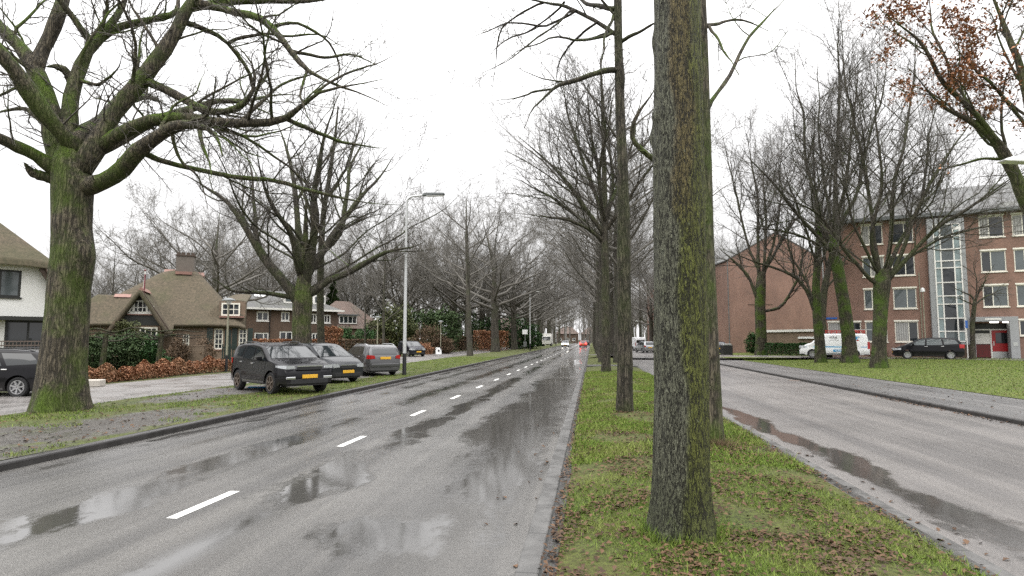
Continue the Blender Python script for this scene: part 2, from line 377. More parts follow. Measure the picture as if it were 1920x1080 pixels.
simple('pole_paint', (0.52, 0.53, 0.53), 0.4, 0.2, 0.08)
simple('pole_black', (0.014, 0.014, 0.015), 0.5, var=0.2)
simple('pole_olive', (0.24, 0.235, 0.17), 0.55, var=0.2)
simple('lamp_grey', (0.13, 0.14, 0.14), 0.4, 0.2)
simple('lamp_white', (0.75, 0.76, 0.75), 0.35, var=0.04)
simple('door_red', (0.36, 0.014, 0.018), 0.3, var=0.1)
simple('red_dark', (0.12, 0.008, 0.010), 0.25, var=0.2)
simple('wood_post', (0.16, 0.12, 0.085), 0.85, var=0.35, scale=12)
simple('stone_pale', (0.48, 0.45, 0.40), 0.8, var=0.15)
simple('road_paint', (0.78, 0.78, 0.74), 0.5, var=0.12, scale=14)
simple('rust_iron', (0.13, 0.10, 0.085), 0.7, var=0.3)
simple('slab_blue', (0.04, 0.28, 0.55), 0.4)
simple('sign_blue', (0.02, 0.10, 0.36), 0.4)
def glass(name, col, curtain=False):
    g = G(name)
    n = g.noise(0.7, None, 3)
    if curtain:
        x, y, z = g.xyz()
        w = g.math('SINE', g.math('MULTIPLY', g.math('ADD', x, y), 38.0))
        c = g.mix(g.rng(w, -0.6, 0.9), tuple(q * 0.6 for q in col), col)
    else: c = g.mix(n, tuple(q * 0.5 for q in col), tuple(q * 1.5 for q in col))
    MAT[name] = g.done(c, 0.04, 0.0, 0.7)
glass('glass_dark', (0.022, 0.026, 0.030)); glass('glass_mid', (0.085, 0.10, 0.105)); glass('glass_curtain', (0.34, 0.34, 0.32), True)
glass('glass_stair', (0.20, 0.26, 0.265)); glass('car_glass', (0.016, 0.020, 0.022))
def carpaint(name, col, metal=0.25, rough=0.28):
    dk = max(col) < .05
    g = G(name)
    n = g.noise(3.0, None, 5); x, y, z = g.xyz()
    dirt = g.math('MULTIPLY', g.rng(z, 0.65, 0.2), g.rng(n, 0.3, 0.7, 0.05, 0.45))
    c = g.mix(dirt, col, (0.060, 0.056, 0.050))
    drops = g.rng(g.voro(70.0), 0.25, 0.05)
    g.bump(drops, 0.06, 0.004)
    MAT[name] = g.done(c, g.math('ADD', rough, g.math('MULTIPLY', dirt, 0.4)), metal, 0.12 if dk else 0.5, Coat_Weight=0.28 if dk else 0.8, Coat_Roughness=0.04)
carpaint('paint_black', (0.006, 0.006, 0.008), 0.0); carpaint('paint_dark', (0.022, 0.024, 0.027), 0.1); carpaint('paint_grey', (0.066, 0.066, 0.069), 0.4)
carpaint('paint_white', (0.74, 0.75, 0.76), 0.0); carpaint('paint_silver', (0.42, 0.43, 0.44), 0.7); carpaint('paint_blueblack', (0.013, 0.014, 0.022))
simple('tyre_rubber', (0.018, 0.018, 0.019), 0.85, var=0.3)
simple('trim_black', (0.014, 0.014, 0.015), 0.5, var=0.2)
simple('rim_alloy', (0.42, 0.42, 0.43), 0.3, 0.75, 0.1); simple('rim_brown', (0.20, 0.165, 0.14), 0.35, 0.6, 0.15)
simple('chrome', (0.72, 0.73, 0.75), 0.12, 0.95, 0.03)
simple('lens_clear', (0.50, 0.52, 0.54), 0.08, 0.4, 0.2, scale=20); simple('lens_red', (0.36, 0.012, 0.012), 0.12, 0.0, 0.2, scale=20)
simple('plate_yellow', (0.72, 0.40, 0.03), 0.4, var=0.05)
simple('rack_red', (0.42, 0.06, 0.05), 0.5, var=0.15)
simple('van_blue', (0.05, 0.27, 0.50), 0.3, var=0.1); simple('van_lightblue', (0.30, 0.52, 0.68), 0.3, var=0.1); simple('ink_dark', (0.04, 0.04, 0.05), 0.5); simple('ink_grey', (0.35, 0.36, 0.38), 0.5)
simple('flag_maroon', (0.16, 0.03, 0.04), 0.6)
emit('lamp_on', (1.0, 0.97, 0.88), 4.0); emit('headlight_on', (1.0, 0.96, 0.86), 7.0); emit('taillight_on', (1.0, 0.06, 0.05), 5.0)
# ------------------------------------------------------------------ builders
def link_mesh(name, me, mat=None, parent=None):
    if mat:
        me.materials.clear()
        for m_ in (mat if isinstance(mat, (list, tuple)) else [mat]): me.materials.append(MAT[m_] if isinstance(m_, str) else m_)
    o = bpy.data.objects.new(name, me); COL.objects.link(o)
    if parent: o.parent = parent
    return o
def np_mesh(name, V, quads=None, tris=None, smooth=True):
    me = bpy.data.meshes.new(name)
    nq = 0 if quads is None else len(quads); nt = 0 if tris is None else len(tris)
    me.vertices.add(len(V)); me.vertices.foreach_set('co', np.asarray(V, np.float32).ravel())
    loops = []
    if nq: loops.append(np.asarray(quads, np.int32).ravel())
    if nt: loops.append(np.asarray(tris, np.int32).ravel())
    loops = np.concatenate(loops)
    me.loops.add(len(loops)); me.loops.foreach_set('vertex_index', loops)
    tot = np.concatenate([np.full(nq, 4, np.int32), np.full(nt, 3, np.int32)])
    st = np.concatenate([[0], np.cumsum(tot)[:-1]]).astype(np.int32)
    me.polygons.add(nq + nt); me.polygons.foreach_set('loop_start', st)
    try: me.polygons.foreach_set('loop_total', tot)
    except Exception: pass
    if smooth: me.polygons.foreach_set('use_smooth', np.ones(nq + nt, bool))
    me.update(calc_edges=True)
    return me
class MB:
    def __init__(s): s.v, s.f, s.m = [], [], []
    def add(s, vs_, fs, mi=0):
        k = len(s.v); s.v += [tuple(map(float, q)) for q in vs_]
        s.f += [tuple(i + k for i in f) for f in fs]; s.m += [mi] * len(fs); return s
    def box(s, x0, x1, y0, y1, z0, z1, mi=0):
        return s.add([(x0, y0, z0), (x1, y0, z0), (x1, y1, z0), (x0, y1, z0), (x0, y0, z1), (x1, y0, z1), (x1, y1, z1), (x0, y1, z1)],
                     [(0, 3, 2, 1), (4, 5, 6, 7), (0, 1, 5, 4), (1, 2, 6, 5), (2, 3, 7, 6), (3, 0, 4, 7)], mi)
    def poly(s, pts, mi=0): return s.add(pts, [tuple(range(len(pts)))], mi)
    def prism(s, pts, d, mi=0):
        """polygon pts (3d) swept by vector d"""
        n = len(pts); q = [tuple(np.add(p, d)) for p in pts]
        return s.add(list(pts) + q, [tuple(range(n))[::-1], tuple(range(n, 2 * n))] + [(i, (i + 1) % n, n + (i + 1) % n, n + i) for i in range(n)], mi)
    def bar(s, a, b, w, h=None, mi=0):
        a, b = np.array(a, float), np.array(b, float); t = b - a; t /= np.linalg.norm(t)
        r = np.array([0, 0, 1.0]) if abs(t[2]) < 0.9 else np.array([1.0, 0, 0])
        u = np.cross(t, r); u /= np.linalg.norm(u); v = np.cross(u, t); h = h or w
        c = [(-w / 2, -h / 2), (w / 2, -h / 2), (w / 2, h / 2), (-w / 2, h / 2)]
        vs_ = [a + u * i + v * j for i, j in c] + [b + u * i + v * j for i, j in c]
        return s.add(vs_, [(3, 2, 1, 0), (4, 5, 6, 7), (0, 1, 5, 4), (1, 2, 6, 5), (2, 3, 7, 6), (3, 0, 4, 7)], mi)
    def tube(s, path, radii, n=10, mi=0, cap=True):
        P = np.array(path, float); R_ = np.broadcast_to(np.array(radii, float), (len(P),))
        V, Q = tubes(P[None], R_[None], n)
        k = len(s.v); s.v += [tuple(q) for q in V]; s.f += [tuple(int(i) + k for i in q) for q in Q]; s.m += [mi] * len(Q)
        if cap:
            s.f += [tuple(range(k, k + n))[::-1], tuple(range(k + (len(P) - 1) * n, k + len(P) * n))]; s.m += [mi, mi]
        return s
    def lathe(s, prof, n=24, axis='z', c=(0, 0, 0), mi=0):
        V = []; m = len(prof)
        for r, h in prof:
            for i in range(n):
                a = 2 * PI * i / n; p = (r * math.cos(a), r * math.sin(a), h)
                if axis == 'y': p = (p[0], p[2], p[1])
                V.append(tuple(np.add(p, c)))
        fs = [(j * n + i, j * n + (i + 1) % n, (j + 1) * n + (i + 1) % n, (j + 1) * n + i) for j in range(m - 1) for i in range(n)]
        return s.add(V, fs, mi)
    def build(s, name, mat, parent=None, smooth=False, bevel=0.0):
        me = bpy.data.meshes.new(name); me.from_pydata(s.v, [], s.f); me.update()
        if isinstance(mat, (list, tuple)) and len(mat) > 1: me.polygons.foreach_set('material_index', s.m)
        bm = bmesh.new(); bm.from_mesh(me); bmesh.ops.recalc_face_normals(bm, faces=bm.faces)
        bm.to_mesh(me); bm.free()
        if smooth: me.polygons.foreach_set('use_smooth', [True] * len(me.polygons))
        o = link_mesh(name, me, mat, parent)
        if smooth and smooth != 'all':
            try: me.set_sharp_from_angle(angle=rad(40))
            except Exception: pass
        if bevel:
            b = o.modifiers.new('b', 'BEVEL'); b.width = bevel; b.segments = 2; b.limit_method = 'ANGLE'
        return o
def tubes(P, R_, n):
    """batch of tubes: P (N,m,3), R (N,m) -> verts, quads"""
    N, m, _ = P.shape
    T = np.gradient(P, axis=1); T /= np.linalg.norm(T, axis=2, keepdims=True) + 1e-9
    mean = T.mean(1); ref = np.zeros_like(mean); ref[np.arange(N), np.abs(mean).argmin(1)] = 1.0
    U = np.cross(T, ref[:, None, :]); U /= np.linalg.norm(U, axis=2, keepdims=True) + 1e-9
    W = np.cross(T, U)
    a = np.arange(n) * 2 * PI / n
    V = P[:, :, None, :] + (U[:, :, None, :] * np.cos(a)[None, None, :, None] + W[:, :, None, :] * np.sin(a)[None, None, :, None]) * R_[:, :, None, None]
    i = np.arange(n); j = (i + 1) % n
    base = (np.arange(N)[:, None, None] * m + np.arange(m - 1)[None, :, None]) * n
    Q = np.stack([base + i, base + j, base + n + j, base + n + i], -1).reshape(-1, 4)
    return V.reshape(-1, 3), Q
def thing(name, label, cat, loc=(0, 0, 0), rotz=0.0, group=None):
    o = bpy.data.objects.new(name, None); COL.objects.link(o); o.empty_display_size = 0.3
    o.location = tuple(float(q) for q in loc); o.rotation_euler = (0, 0, rotz)
    o['label'] = label; o['category'] = cat
    if group: o['group'] = group
    return o
def tag(o, label, cat, group=None):
    o['label'] = label; o['category'] = cat
    if group: o['group'] = group
    return o
def struct(o): o['kind'] = 'structure'; return o
def stuff(o): o['kind'] = 'stuff'; return o
def dup(root, loc, rotz, label=None, scale=None, group=None):
    r = root.copy(); COL.objects.link(r); r.location = tuple(float(q) for q in loc); r.rotation_euler = (0, 0, rotz)
    if scale is not None: r.scale = scale if hasattr(scale, '__len__') else (scale,) * 3
    if label: r['label'] = label
    if group: r['group'] = group
    for ch in list(root.children):
        c = ch.copy(); COL.objects.link(c); c.parent = r
        for g in list(ch.children):
            d = g.copy(); COL.objects.link(d); d.parent = c
    return r
def nz(v): return v / (np.linalg.norm(v, axis=-1, keepdims=True) + 1e-9)
# ------------------------------------------------------------------ ground, roads, kerbs
def zlawn(x, y):
    t = np.clip((np.asarray(x, float) - 12.5) / 12.0, 0, 1); return 0.10 + 0.25 * t * t * (3 - 2 * t)
def gnd_f(x, y, f, n=6):
    z = 0.2
    for _ in range(n):
        p = gnd(x, y, z); z = float(f(p[0], p[1]))
    return p
def sheet(name, x0, x1, y0, y1, nx, ny, zf, mat):
    xs = np.linspace(x0, x1, nx + 1); ys = y0 + (y1 - y0) * np.linspace(0, 1, ny + 1) ** 1.6
    X, Y = np.meshgrid(xs, ys); Z = zf(X, Y) if callable(zf) else np.full_like(X, zf)
    V = np.stack([X, Y, Z], -1).reshape(-1, 3)
    i = np.arange(nx)[None, :] + np.arange(ny)[:, None] * (nx + 1); i = i.ravel()
    return struct(link_mesh(name, np_mesh(name, V, np.stack([i, i + 1, i + nx + 2, i + nx + 1], -1)), mat))
YB, YE = -12.0, 330.0
sheet('ground', -900, 900, -300, 1500, 4, 4, -0.12, 'ground_soil')
sheet('road', -8.22, -0.62, YB, YE, 8, 40, 0.0, 'road_asphalt')
sheet('side_road', 3.28, 9.22, YB, YE, 8, 40, 0.0, 'side_asphalt')
rs = np.random.default_rng(5)
def median_z(X, Y):
    t = np.clip((X + 0.28) / (2.96 + 0.28), 0, 1)
    return 0.035 + 0.10 * np.sin(PI * t) ** 0.7 + 0.018 * np.sin(X * 4.1 + Y * 1.3) * np.sin(Y * 2.2 - X) * np.sin(PI * t)
sheet('median', -0.30, 2.98, YB, YE, 26, 500, median_z, 'median_turf')
def verge_z(X, Y):
    t = np.clip((X + 13.6) / 5.3, 0, 1)
    return 0.085 + 0.035 * t + 0.012 * np.sin(X * 2.3 + Y * 0.9) * np.sin(Y * 1.1)
sheet('verge', -13.7, -8.40, YB, YE, 24, 400, verge_z, 'verge_turf')
sheet('service_road', -19.0, -13.6, YB, YE, 4, 10, 0.075, 'paver_brick')
sheet('front_gardens', -120, -18.95, YB, YE, 4, 10, 0.07, 'garden_soil')
sheet('lawn', 12.55, 90, YB, 140, 60, 60, zlawn, 'lawn_turf')
sheet('far_verge', 12.55, 90, 139.9, YE, 4, 4, 0.33, 'lawn_turf')
sheet('pavement', 9.36, 12.6, YB, YE, 4, 10, 0.085, 'pavement_asphalt')
sheet('far_road_end', -8.3, 9.3, YE - 0.5, YE + 60, 2, 2, -0.004, 'side_asphalt')
def kerb(name, x0, x1, z0, z1, mat, bev=0.018):
    mb = MB(); y = YB
    mb.box(x0, x1, YB, YE, z0, z1)
    return struct(mb.build(name, mat, None, False, bev))
kerb('kerb', -8.40, -8.215, -0.1, 0.118, 'kerb_dark', 0.03)
kerb('kerb', 9.215, 9.37, -0.1, 0.10, 'kerb_dark', 0.025)
kerb('gutter', -0.625, -0.425, -0.1, 0.008, 'gutter_concrete')
kerb('kerb', -0.405, -0.285, -0.1, 0.045, 'kerb_grey', 0.012)
kerb('gutter', 3.115, 3.285, -0.1, 0.007, 'gutter_concrete')
kerb('kerb', 2.965, 3.10, -0.1, 0.04, 'kerb_grey', 0.012)
# narrow seam of dirt between gutter and kerb stones
for x0, x1 in ((-0.43, -0.40), (3.095, 3.12)): kerb('kerb_seam', x0, x1, -0.11, -0.004, 'board_black', 0)
# centre line: painted dashes
mb = MB(); dash0 = gnd(310, 972)[1]
for k in range(-2, 66):
    y = dash0 + k * 4.30
    mb.poly([(-4.385, y, 0.004), (-4.265, y, 0.004), (-4.265, y + 1.15, 0.004), (-4.385, y + 1.15, 0.004)])
struct(mb.build('lane_marking', 'road_paint'))
# crossing path through the median far ahead
mb = MB(); mb.box(-0.28, 2.96, 40.2, 41.8, 0.0, 0.155); struct(mb.build('crossing_path', 'gutter_concrete', None, False, 0.01))
# ------------------------------------------------------------------ turf blades, leaf litter
def blades(name, pts, h, w, mat, seed, lean=0.6):
    r = np.random.default_rng(seed); n = len(pts)
    a = r.random(n) * 2 * PI; hh = h * (0.5 + r.random(n)) * np.where(r.random(n) < .06, 2.0, 1.0); ww = w * (0.6 + 0.8 * r.random(n))
    d = np.stack([np.cos(a), np.sin(a), np.zeros(n)], -1); b = r.random(n) * 2 * PI
    ln = lean * r.random(n)
    top = pts + np.stack([np.cos(b) * ln * hh, np.sin(b) * ln * hh, hh], -1)
    V = np.stack([pts - d * ww[:, None] / 2, pts + d * ww[:, None] / 2, top], 1).reshape(-1, 3)
    return stuff(link_mesh(name, np_mesh(name, V, None, np.arange(3 * n).reshape(-1, 3), False), mat))
def vnoise(x, y, seed, s):
    """cheap smooth 2-d noise 0..1"""
    r = np.random.default_rng(seed); f = 0
    for k in range(7):
        a = r.random() * 2 * PI; q = s * (0.6 + 1.6 * r.random())
        f = f + np.sin((x * math.cos(a) + y * math.sin(a)) * q + r.random() * 6.28 + 1.3 * np.sin((x * math.sin(a) - y * math.cos(a)) * q * .7))
    return 0.5 + f / 7.0
def scatter(x0, x1, y0, y1, n, pw, zf, seed):
    r = np.random.default_rng(seed); x = x0 + (x1 - x0) * r.random(n); y = y0 + (y1 - y0) * r.random(n) ** pw
    return np.stack([x, y, zf(x, y)], -1), r
p, r = scatter(-0.33, 3.02, 3.0, 34.0, 230000, 2.0, lambda x, y: median_z(x, y) - 0.004, 11)
keep = vnoise(p[:, 0], p[:, 1], 3, 2.2) + 0.25 * r.random(len(p)) > 0.44
p = p[keep]
far = p[:, 1] > 9
blades('grass', p[~far], 0.034, 0.007, 'grass_blade', 21, 1.4)
blades('grass', p[far], 0.05, 0.016, 'grass_blade', 22, 1.2)
def soft_blob(x, y, lst):
    return np.max([1 - ((x - a) / c) ** 2 - ((y - b) / d) ** 2 for a, b, c, d in lst], axis=0)
p, r = scatter(-13.6, -8.42, 6.0, 60.0, 80000, 1.4, lambda x, y: verge_z(x, y) - 0.004, 12)
bare = soft_blob(p[:, 0], p[:, 1], MUD + GRAVEL) + (vnoise(p[:, 0], p[:, 1], 8, 1.8) - 0.5) * 1.6
p = p[(bare < 0.15) & (vnoise(p[:, 0], p[:, 1], 9, 2.5) > 0.3)]
blades('grass', p, 0.045, 0.016, 'grass_blade', 23, 1.2)
p, r = scatter(12.6, 34.0, 10.0, 56.0, 90000, 1.0, lambda x, y: zlawn(x, y) - 0.004, 13)
blades('grass', p, 0.045, 0.028, 'grass_blade', 24, 1.2)
def leaves(name, pts, size, mat, seed, flat=0.35):
    """loose bent leaves: two triangles each"""
    r = np.random.default_rng(seed); n = len(pts)
    a = r.random(n) * 2 * PI; u = np.stack([np.cos(a), np.sin(a), (r.random(n) - .5) * flat * 2], -1)
    v = np.stack([-np.sin(a), np.cos(a), (r.random(n) - .5) * flat * 2], -1)
    L = size * (0.6 + 0.8 * r.random(n))[:, None]; Wd = L * 0.55
    q = [pts - u * L / 2, pts + v * Wd / 2 + np.array([0, 0, 1]) * L * 0.18, pts + u * L / 2, pts - v * Wd / 2 + np.array([0, 0, 1]) * L * 0.12]
    V = np.stack(q, 1).reshape(-1, 3); i = np.arange(n)[:, None] * 4
    return np_mesh(name, V, None, np.concatenate([i + [0, 1, 2], i + [0, 2, 3]]), False)
p, r = scatter(-0.38, 3.05, 3.0, 32.0, 42000, 1.9, lambda x, y: median_z(x, y) + 0.022, 31)
k = vnoise(p[:, 0], p[:, 1], 41, 3.2)
p = p[r.random(len(p)) < np.clip((k - 0.33) * 2.6, 0.18, 1)]
edge, r = scatter(-0.42, -0.22, 3.0, 22.0, 700, 1.7, lambda x, y: 0.045 + 0.02 * np.ones_like(x), 32)
ring = np.array([gnd(1345 + 0, 842, 0.13)]) + np.concatenate([np.random.default_rng(2).normal(0, 0.28, (420, 2)), np.full((420, 1), 0.03)], 1)
litter = np.concatenate([p, edge, ring])
stuff(link_mesh('fallen_leaves', leaves('fallen_leaves', litter, 0.052, 'dead_leaf', 33), 'dead_leaf'))
a_ = np.random.default_rng(61); th_ = a_.random(900) * 2 * PI; T1F = gnd(1284, 1020, .13)
q_ = np.stack([T1F[0] + .03 + np.cos(th_) * (.27 + .14 * a_.random(900) ** 2), T1F[1] + .25 + np.sin(th_) * (.27 + .14 * a_.random(900) ** 2), np.full(900, .125)], -1)
blades('grass', q_, .085, .010, 'grass_blade', 62, 1.0)
q_ = np.stack([gnd(1340, 838, .12)[0] + a_.normal(0, .16, 700), gnd(1340, 838, .12)[1] + a_.normal(0, .16, 700), np.full(700, .115)], -1)
blades('dry_grass', q_, .11, .009, 'brown_leaf', 63, 1.4)
road_l, r = scatter(-1.2, -0.63, 4.0, 14.0, 22, 1.2, lambda x, y: 0.006 + 0 * x, 34)
gut_r, r = scatter(3.1, 3.5, 4.0, 14.0, 50, 1.2, lambda x, y: 0.008 + 0 * x, 35)
kerb_r, r = scatter(8.95, 9.25, 9.0, 22.0, 260, 1.0, lambda x, y: 0.012 + 0 * x, 36)
pav_r, r = scatter(9.4, 12.5, 9.0, 26.0, 160, 1.0, lambda x, y: 0.095 + 0 * x, 37)
ver_l, r = scatter(-13.5, -8.5, 8.0, 30.0, 1500, 1.3, lambda x, y: verge_z(x, y) + 0.015, 38)
lawn_l, r = scatter(12.6, 30.0, 14.0, 50.0, 2600, 1.0, lambda x, y: zlawn(x, y) + 0.015, 39)
stuff(link_mesh('fallen_leaves', leaves('fallen_leaves', np.concatenate([road_l, gut_r, kerb_r, pav_r, ver_l, lawn_l]), 0.07, 'dead_leaf', 40), 'dead_leaf'))
# ------------------------------------------------------------------ trees
def resample(P, m, smooth=2):
    """P (k,4) xyz+r -> (m,3),(m,)"""
    P = np.asarray(P, float); d = np.concatenate([[0], np.cumsum(np.linalg.norm(np.diff(P[:, :3], axis=0), axis=1))])
    t = np.linspace(0, d[-1], m); Q = np.stack([np.interp(t, d, P[:, k]) for k in range(4)], -1)
    for _ in range(smooth): Q[1:-1] = 0.25 * Q[:-2] + 0.5 * Q[1:-1] + 0.25 * Q[2:]
    return Q[:, :3], Q[:, 3]
def spawn(P, R_, rng, dens, t0=0.25, t1=0.98, ang=50, sd=12, lfac=0.5, trop=0.15, wob=0.22, m=6, rfac=0.6, maxl=9, minl=0.2, taper=0.3, cmin=1, rmin=0.004, flat=0.0):
    N, mm, _ = P.shape
    L = np.linalg.norm(np.diff(P, axis=1), axis=2).sum(1)
    cnt = np.maximum(cmin, np.round(L * (t1 - t0) * dens * (0.8 + 0.4 * rng.random(N)))).astype(int)
    idx = np.repeat(np.arange(N), cnt); K = len(idx)
    order = np.concatenate([(np.arange(c) + rng.random(c)) / c for c in cnt]) if K else np.zeros(0)
    t = t0 + (t1 - t0) * order; s = t * (mm - 1); i = np.minimum(s.astype(int), mm - 2); f = (s - i)[:, None]
    base = P[idx, i] * (1 - f) + P[idx, i + 1] * f; tan = nz(P[idx, i + 1] - P[idx, i])
    r0 = R_[idx, i] * (1 - f[:, 0]) + R_[idx, i + 1] * f[:, 0]
    a = rng.normal(size=(K, 3)); a[:, 2] *= (1 - flat); a = nz(a - (a * tan).sum(1, keepdims=True) * tan)
    th = np.radians(rng.normal(ang, sd, K))[:, None]
    d = tan * np.cos(th) + a * np.sin(th); d[:, 2] += trop * 1.5; d = nz(d)
    ln = np.clip(L[idx] * lfac * (1.0 - 0.55 * t) * (0.6 + 0.75 * rng.random(K)), minl, maxl)
    step = (ln / (m - 1))[:, None]; out = [base]; p = base
    kick = rng.normal(size=(K, 3)) * wob * 0.5
    for k in range(m - 1):
        kick = 0.35 * kick + rng.normal(size=(K, 3)) * wob
        d = nz(d + kick * min(1, k) + np.array([0, 0, trop * 0.35])); p = p + d * step; out.append(p)
    rr = np.clip(np.minimum(r0 * rfac, 0.0145 * ln + 0.004), rmin, None)
    return np.stack(out, 1), rr[:, None] * np.linspace(1, taper, m)[None]
def assemble(name, batches):
    Vs, Qs, k = [], [], 0
    for P, R_, n in batches:
        if not len(P): continue
        V, Q = tubes(P, R_, n); Vs.append(V); Qs.append(Q + k); k += len(V)
    return np_mesh(name, np.concatenate(Vs), np.concatenate(Qs))
LV_OAK = [dict(dens=1.25, t0=0.28, ang=50, lfac=0.55, trop=0.2, wob=0.16, m=9, maxl=3.4, rfac=0.42),
          dict(dens=3.2, t0=0.12, ang=48, lfac=0.5, trop=0.08, wob=0.24, m=6, maxl=2.4, rfac=0.55, rmin=.007),
          dict(dens=7.5, t0=0.08, ang=45, lfac=0.55, trop=0.06, wob=0.28, m=5, maxl=1.0, minl=0.3, rfac=0.6, rmin=0.0062)]
LV_VASE = [dict(dens=1.35, t0=0.2, ang=40, sd=11, lfac=0.68, trop=0.12, wob=0.13, m=8, maxl=5.0, rfac=0.45),
           dict(dens=2.8, t0=0.1, ang=42, lfac=0.52, trop=0.12, wob=0.18, m=6, maxl=2.4, rfac=0.55, rmin=.007),
           dict(dens=4.4, t0=0.08, ang=42, lfac=0.55, trop=0.10, wob=0.2, m=4, maxl=1.1, minl=0.3, rfac=0.6, rmin=0.0062)]
def grow(limbs, levels, rng, sides=(9, 6, 4, 3), twig_on_limb=0.0, jit=1.0):
    m = 16
    PR = [resample(l, m, 1) for l in limbs]; P = np.stack([q[0] for q in PR]); R_ = np.stack([q[1] for q in PR])
    L_ = np.linalg.norm(np.diff(P, axis=1), axis=2).sum(1); j = rng.normal(size=P.shape); j[:, 1:-1] = .6 * j[:, 1:-1] + .4 * (j[:, :-2] + j[:, 2:]); j[:, 0] = 0
    P = P + j * (0.006 * L_)[:, None, None] * jit
    t_ = np.linspace(0, 1, m); R_ = np.maximum(R_ * np.where(t_ > .6, 1 - .75 * ((t_ - .6) / .4) ** 1.2, 1)[None], .008)
    R_ = R_ * (1 + .07 * rng.normal(size=R_.shape))
    ext = nz(P[:, -1] - P[:, -2]) * R_[:, -1:]; sta = P[:, :1] - (nz(P[:, 1] - P[:, 0]) * R_[:, :1])[:, None] * .6
    Pc = np.concatenate([sta, P, (P[:, -1] + ext)[:, None]], 1); Rc = np.concatenate([R_[:, :1] * .5, R_, R_[:, -1:] * .15], 1)
    out = [(Pc, Rc, sides[0])]; tips = None; prev = (P, R_)
    for k, lv in enumerate(levels):
        q = spawn(prev[0], prev[1], rng, **lv); out.append((q[0], q[1], sides[min(k + 1, 3)])); prev = q
    if twig_on_limb:
        q = spawn(P, R_, rng, dens=twig_on_limb, t0=0.05, ang=70, lfac=0.2, trop=0.05, wob=0.2, m=6, maxl=2.0, minl=0.5, rfac=0.15); out.append((q[0], q[1], 3))
        q2 = spawn(q[0], q[1], rng, dens=4, t0=0.2, ang=45, lfac=0.5, trop=0.02, wob=0.3, m=4, maxl=0.6, minl=0.2); out.append((q2[0], q2[1], 3))
    return out, prev
def trunk_mesh(path, n=28, m=40, lump=0.06, flare=0.35, fl_h=0.45, seed=0, knots=(), ridge=0.0):
    r = np.random.default_rng(seed); P, R_ = resample(path, m, 2)
    V, Q = tubes(P[None], R_[None], n); V = V.reshape(m, n, 3)
    a = np.arange(n) * 2 * PI / n; z = P[:, 2] - P[0, 2]
    f = np.zeros((m, n))
    for k in range(6):
        q = r.integers(1, 6); f += np.sin(a[None] * q + r.random() * 6.28 + z[:, None] * r.normal(0, 0.55)) * r.random() / q
        f += 0.5 * np.sin(z[:, None] * (1.2 + 2.5 * r.random()) + r.random() * 6.28 + 2 * np.sin(a[None] + r.random() * 6)) * r.random() * 0.5
    f = 1 + lump * f
    if ridge:
        rg_ = 0
        for k in range(9):
            q = r.uniform(9, 26); ph = r.random() * 6.28; rg_ = rg_ + 1 - 2 * np.abs(np.sin((np.cos(a[None] + ph) * q + z[:, None] * r.normal(0, 2.4) + 1.2 * np.sin(z[:, None] * r.uniform(2, 6) + ph)) * .5))
        f += ridge * rg_ / 3
    butt = 0.55 + 0.45 * np.sin(a * 5 + r.random() * 6) * 0.7 + 0.3 * np.sin(a * 3 + r.random() * 6)
    f += flare * np.exp(-z / fl_h)[:, None] * np.clip(butt, 0.1, 2)[None]
    for kz, ka, amp, sz, sa in knots:
        da = (a[None] - ka + PI) % (2 * PI) - PI
        f += amp * np.exp(-((z[:, None] - kz) / sz) ** 2 - (da / sa) ** 2)
    V = P[:, None] + (V - P[:, None]) * f[:, :, None]
    V[0, :, 2] -= 0.15
    V = V.reshape(-1, 3)
    tip = len(V); V = np.concatenate([V, P[-1:]])
    i = np.arange(n); T = np.stack([(m - 1) * n + i, (m - 1) * n + (i + 1) % n, np.full(n, tip)], -1)
    return np_mesh('trunk', V, Q, T)
def make_tree(name, label, loc, trunk_path, limbs, levels, seed, bark_m, twig_m='twig', crown_m=None, group=None, twig_on_limb=0.0, cat='tree', tk={}, split=True):
    """paths are in coordinates local to the tree's foot"""
    rng = np.random.default_rng(seed)
    t = thing(name, label, cat, loc, 0, group)
    link_mesh('trunk', trunk_mesh(trunk_path, seed=seed, **tk), bark_m, t)
    b, tips = grow(limbs, levels, rng, twig_on_limb=twig_on_limb)
    cr = link_mesh('crown', assemble('crown', b[:2]), crown_m or bark_m, t)
    link_mesh('twigs', assemble('twigs', b[2:]), twig_m, cr)
    return t, tips
def px_path(pts, Z, z0=0.0, z1=0.0, org=None):
    """(x, y, r_px) picture points -> points in space at depth Z, bending z0..z1 metres away from it"""
    n = len(pts); out = []
    for k, (x, y, r_) in enumerate(pts):
        zz = Z + z0 + (z1 - z0) * k / max(1, n - 1); p = at(x, y, zz) - org
        out.append((*p, r_ * zz / F))
    return out
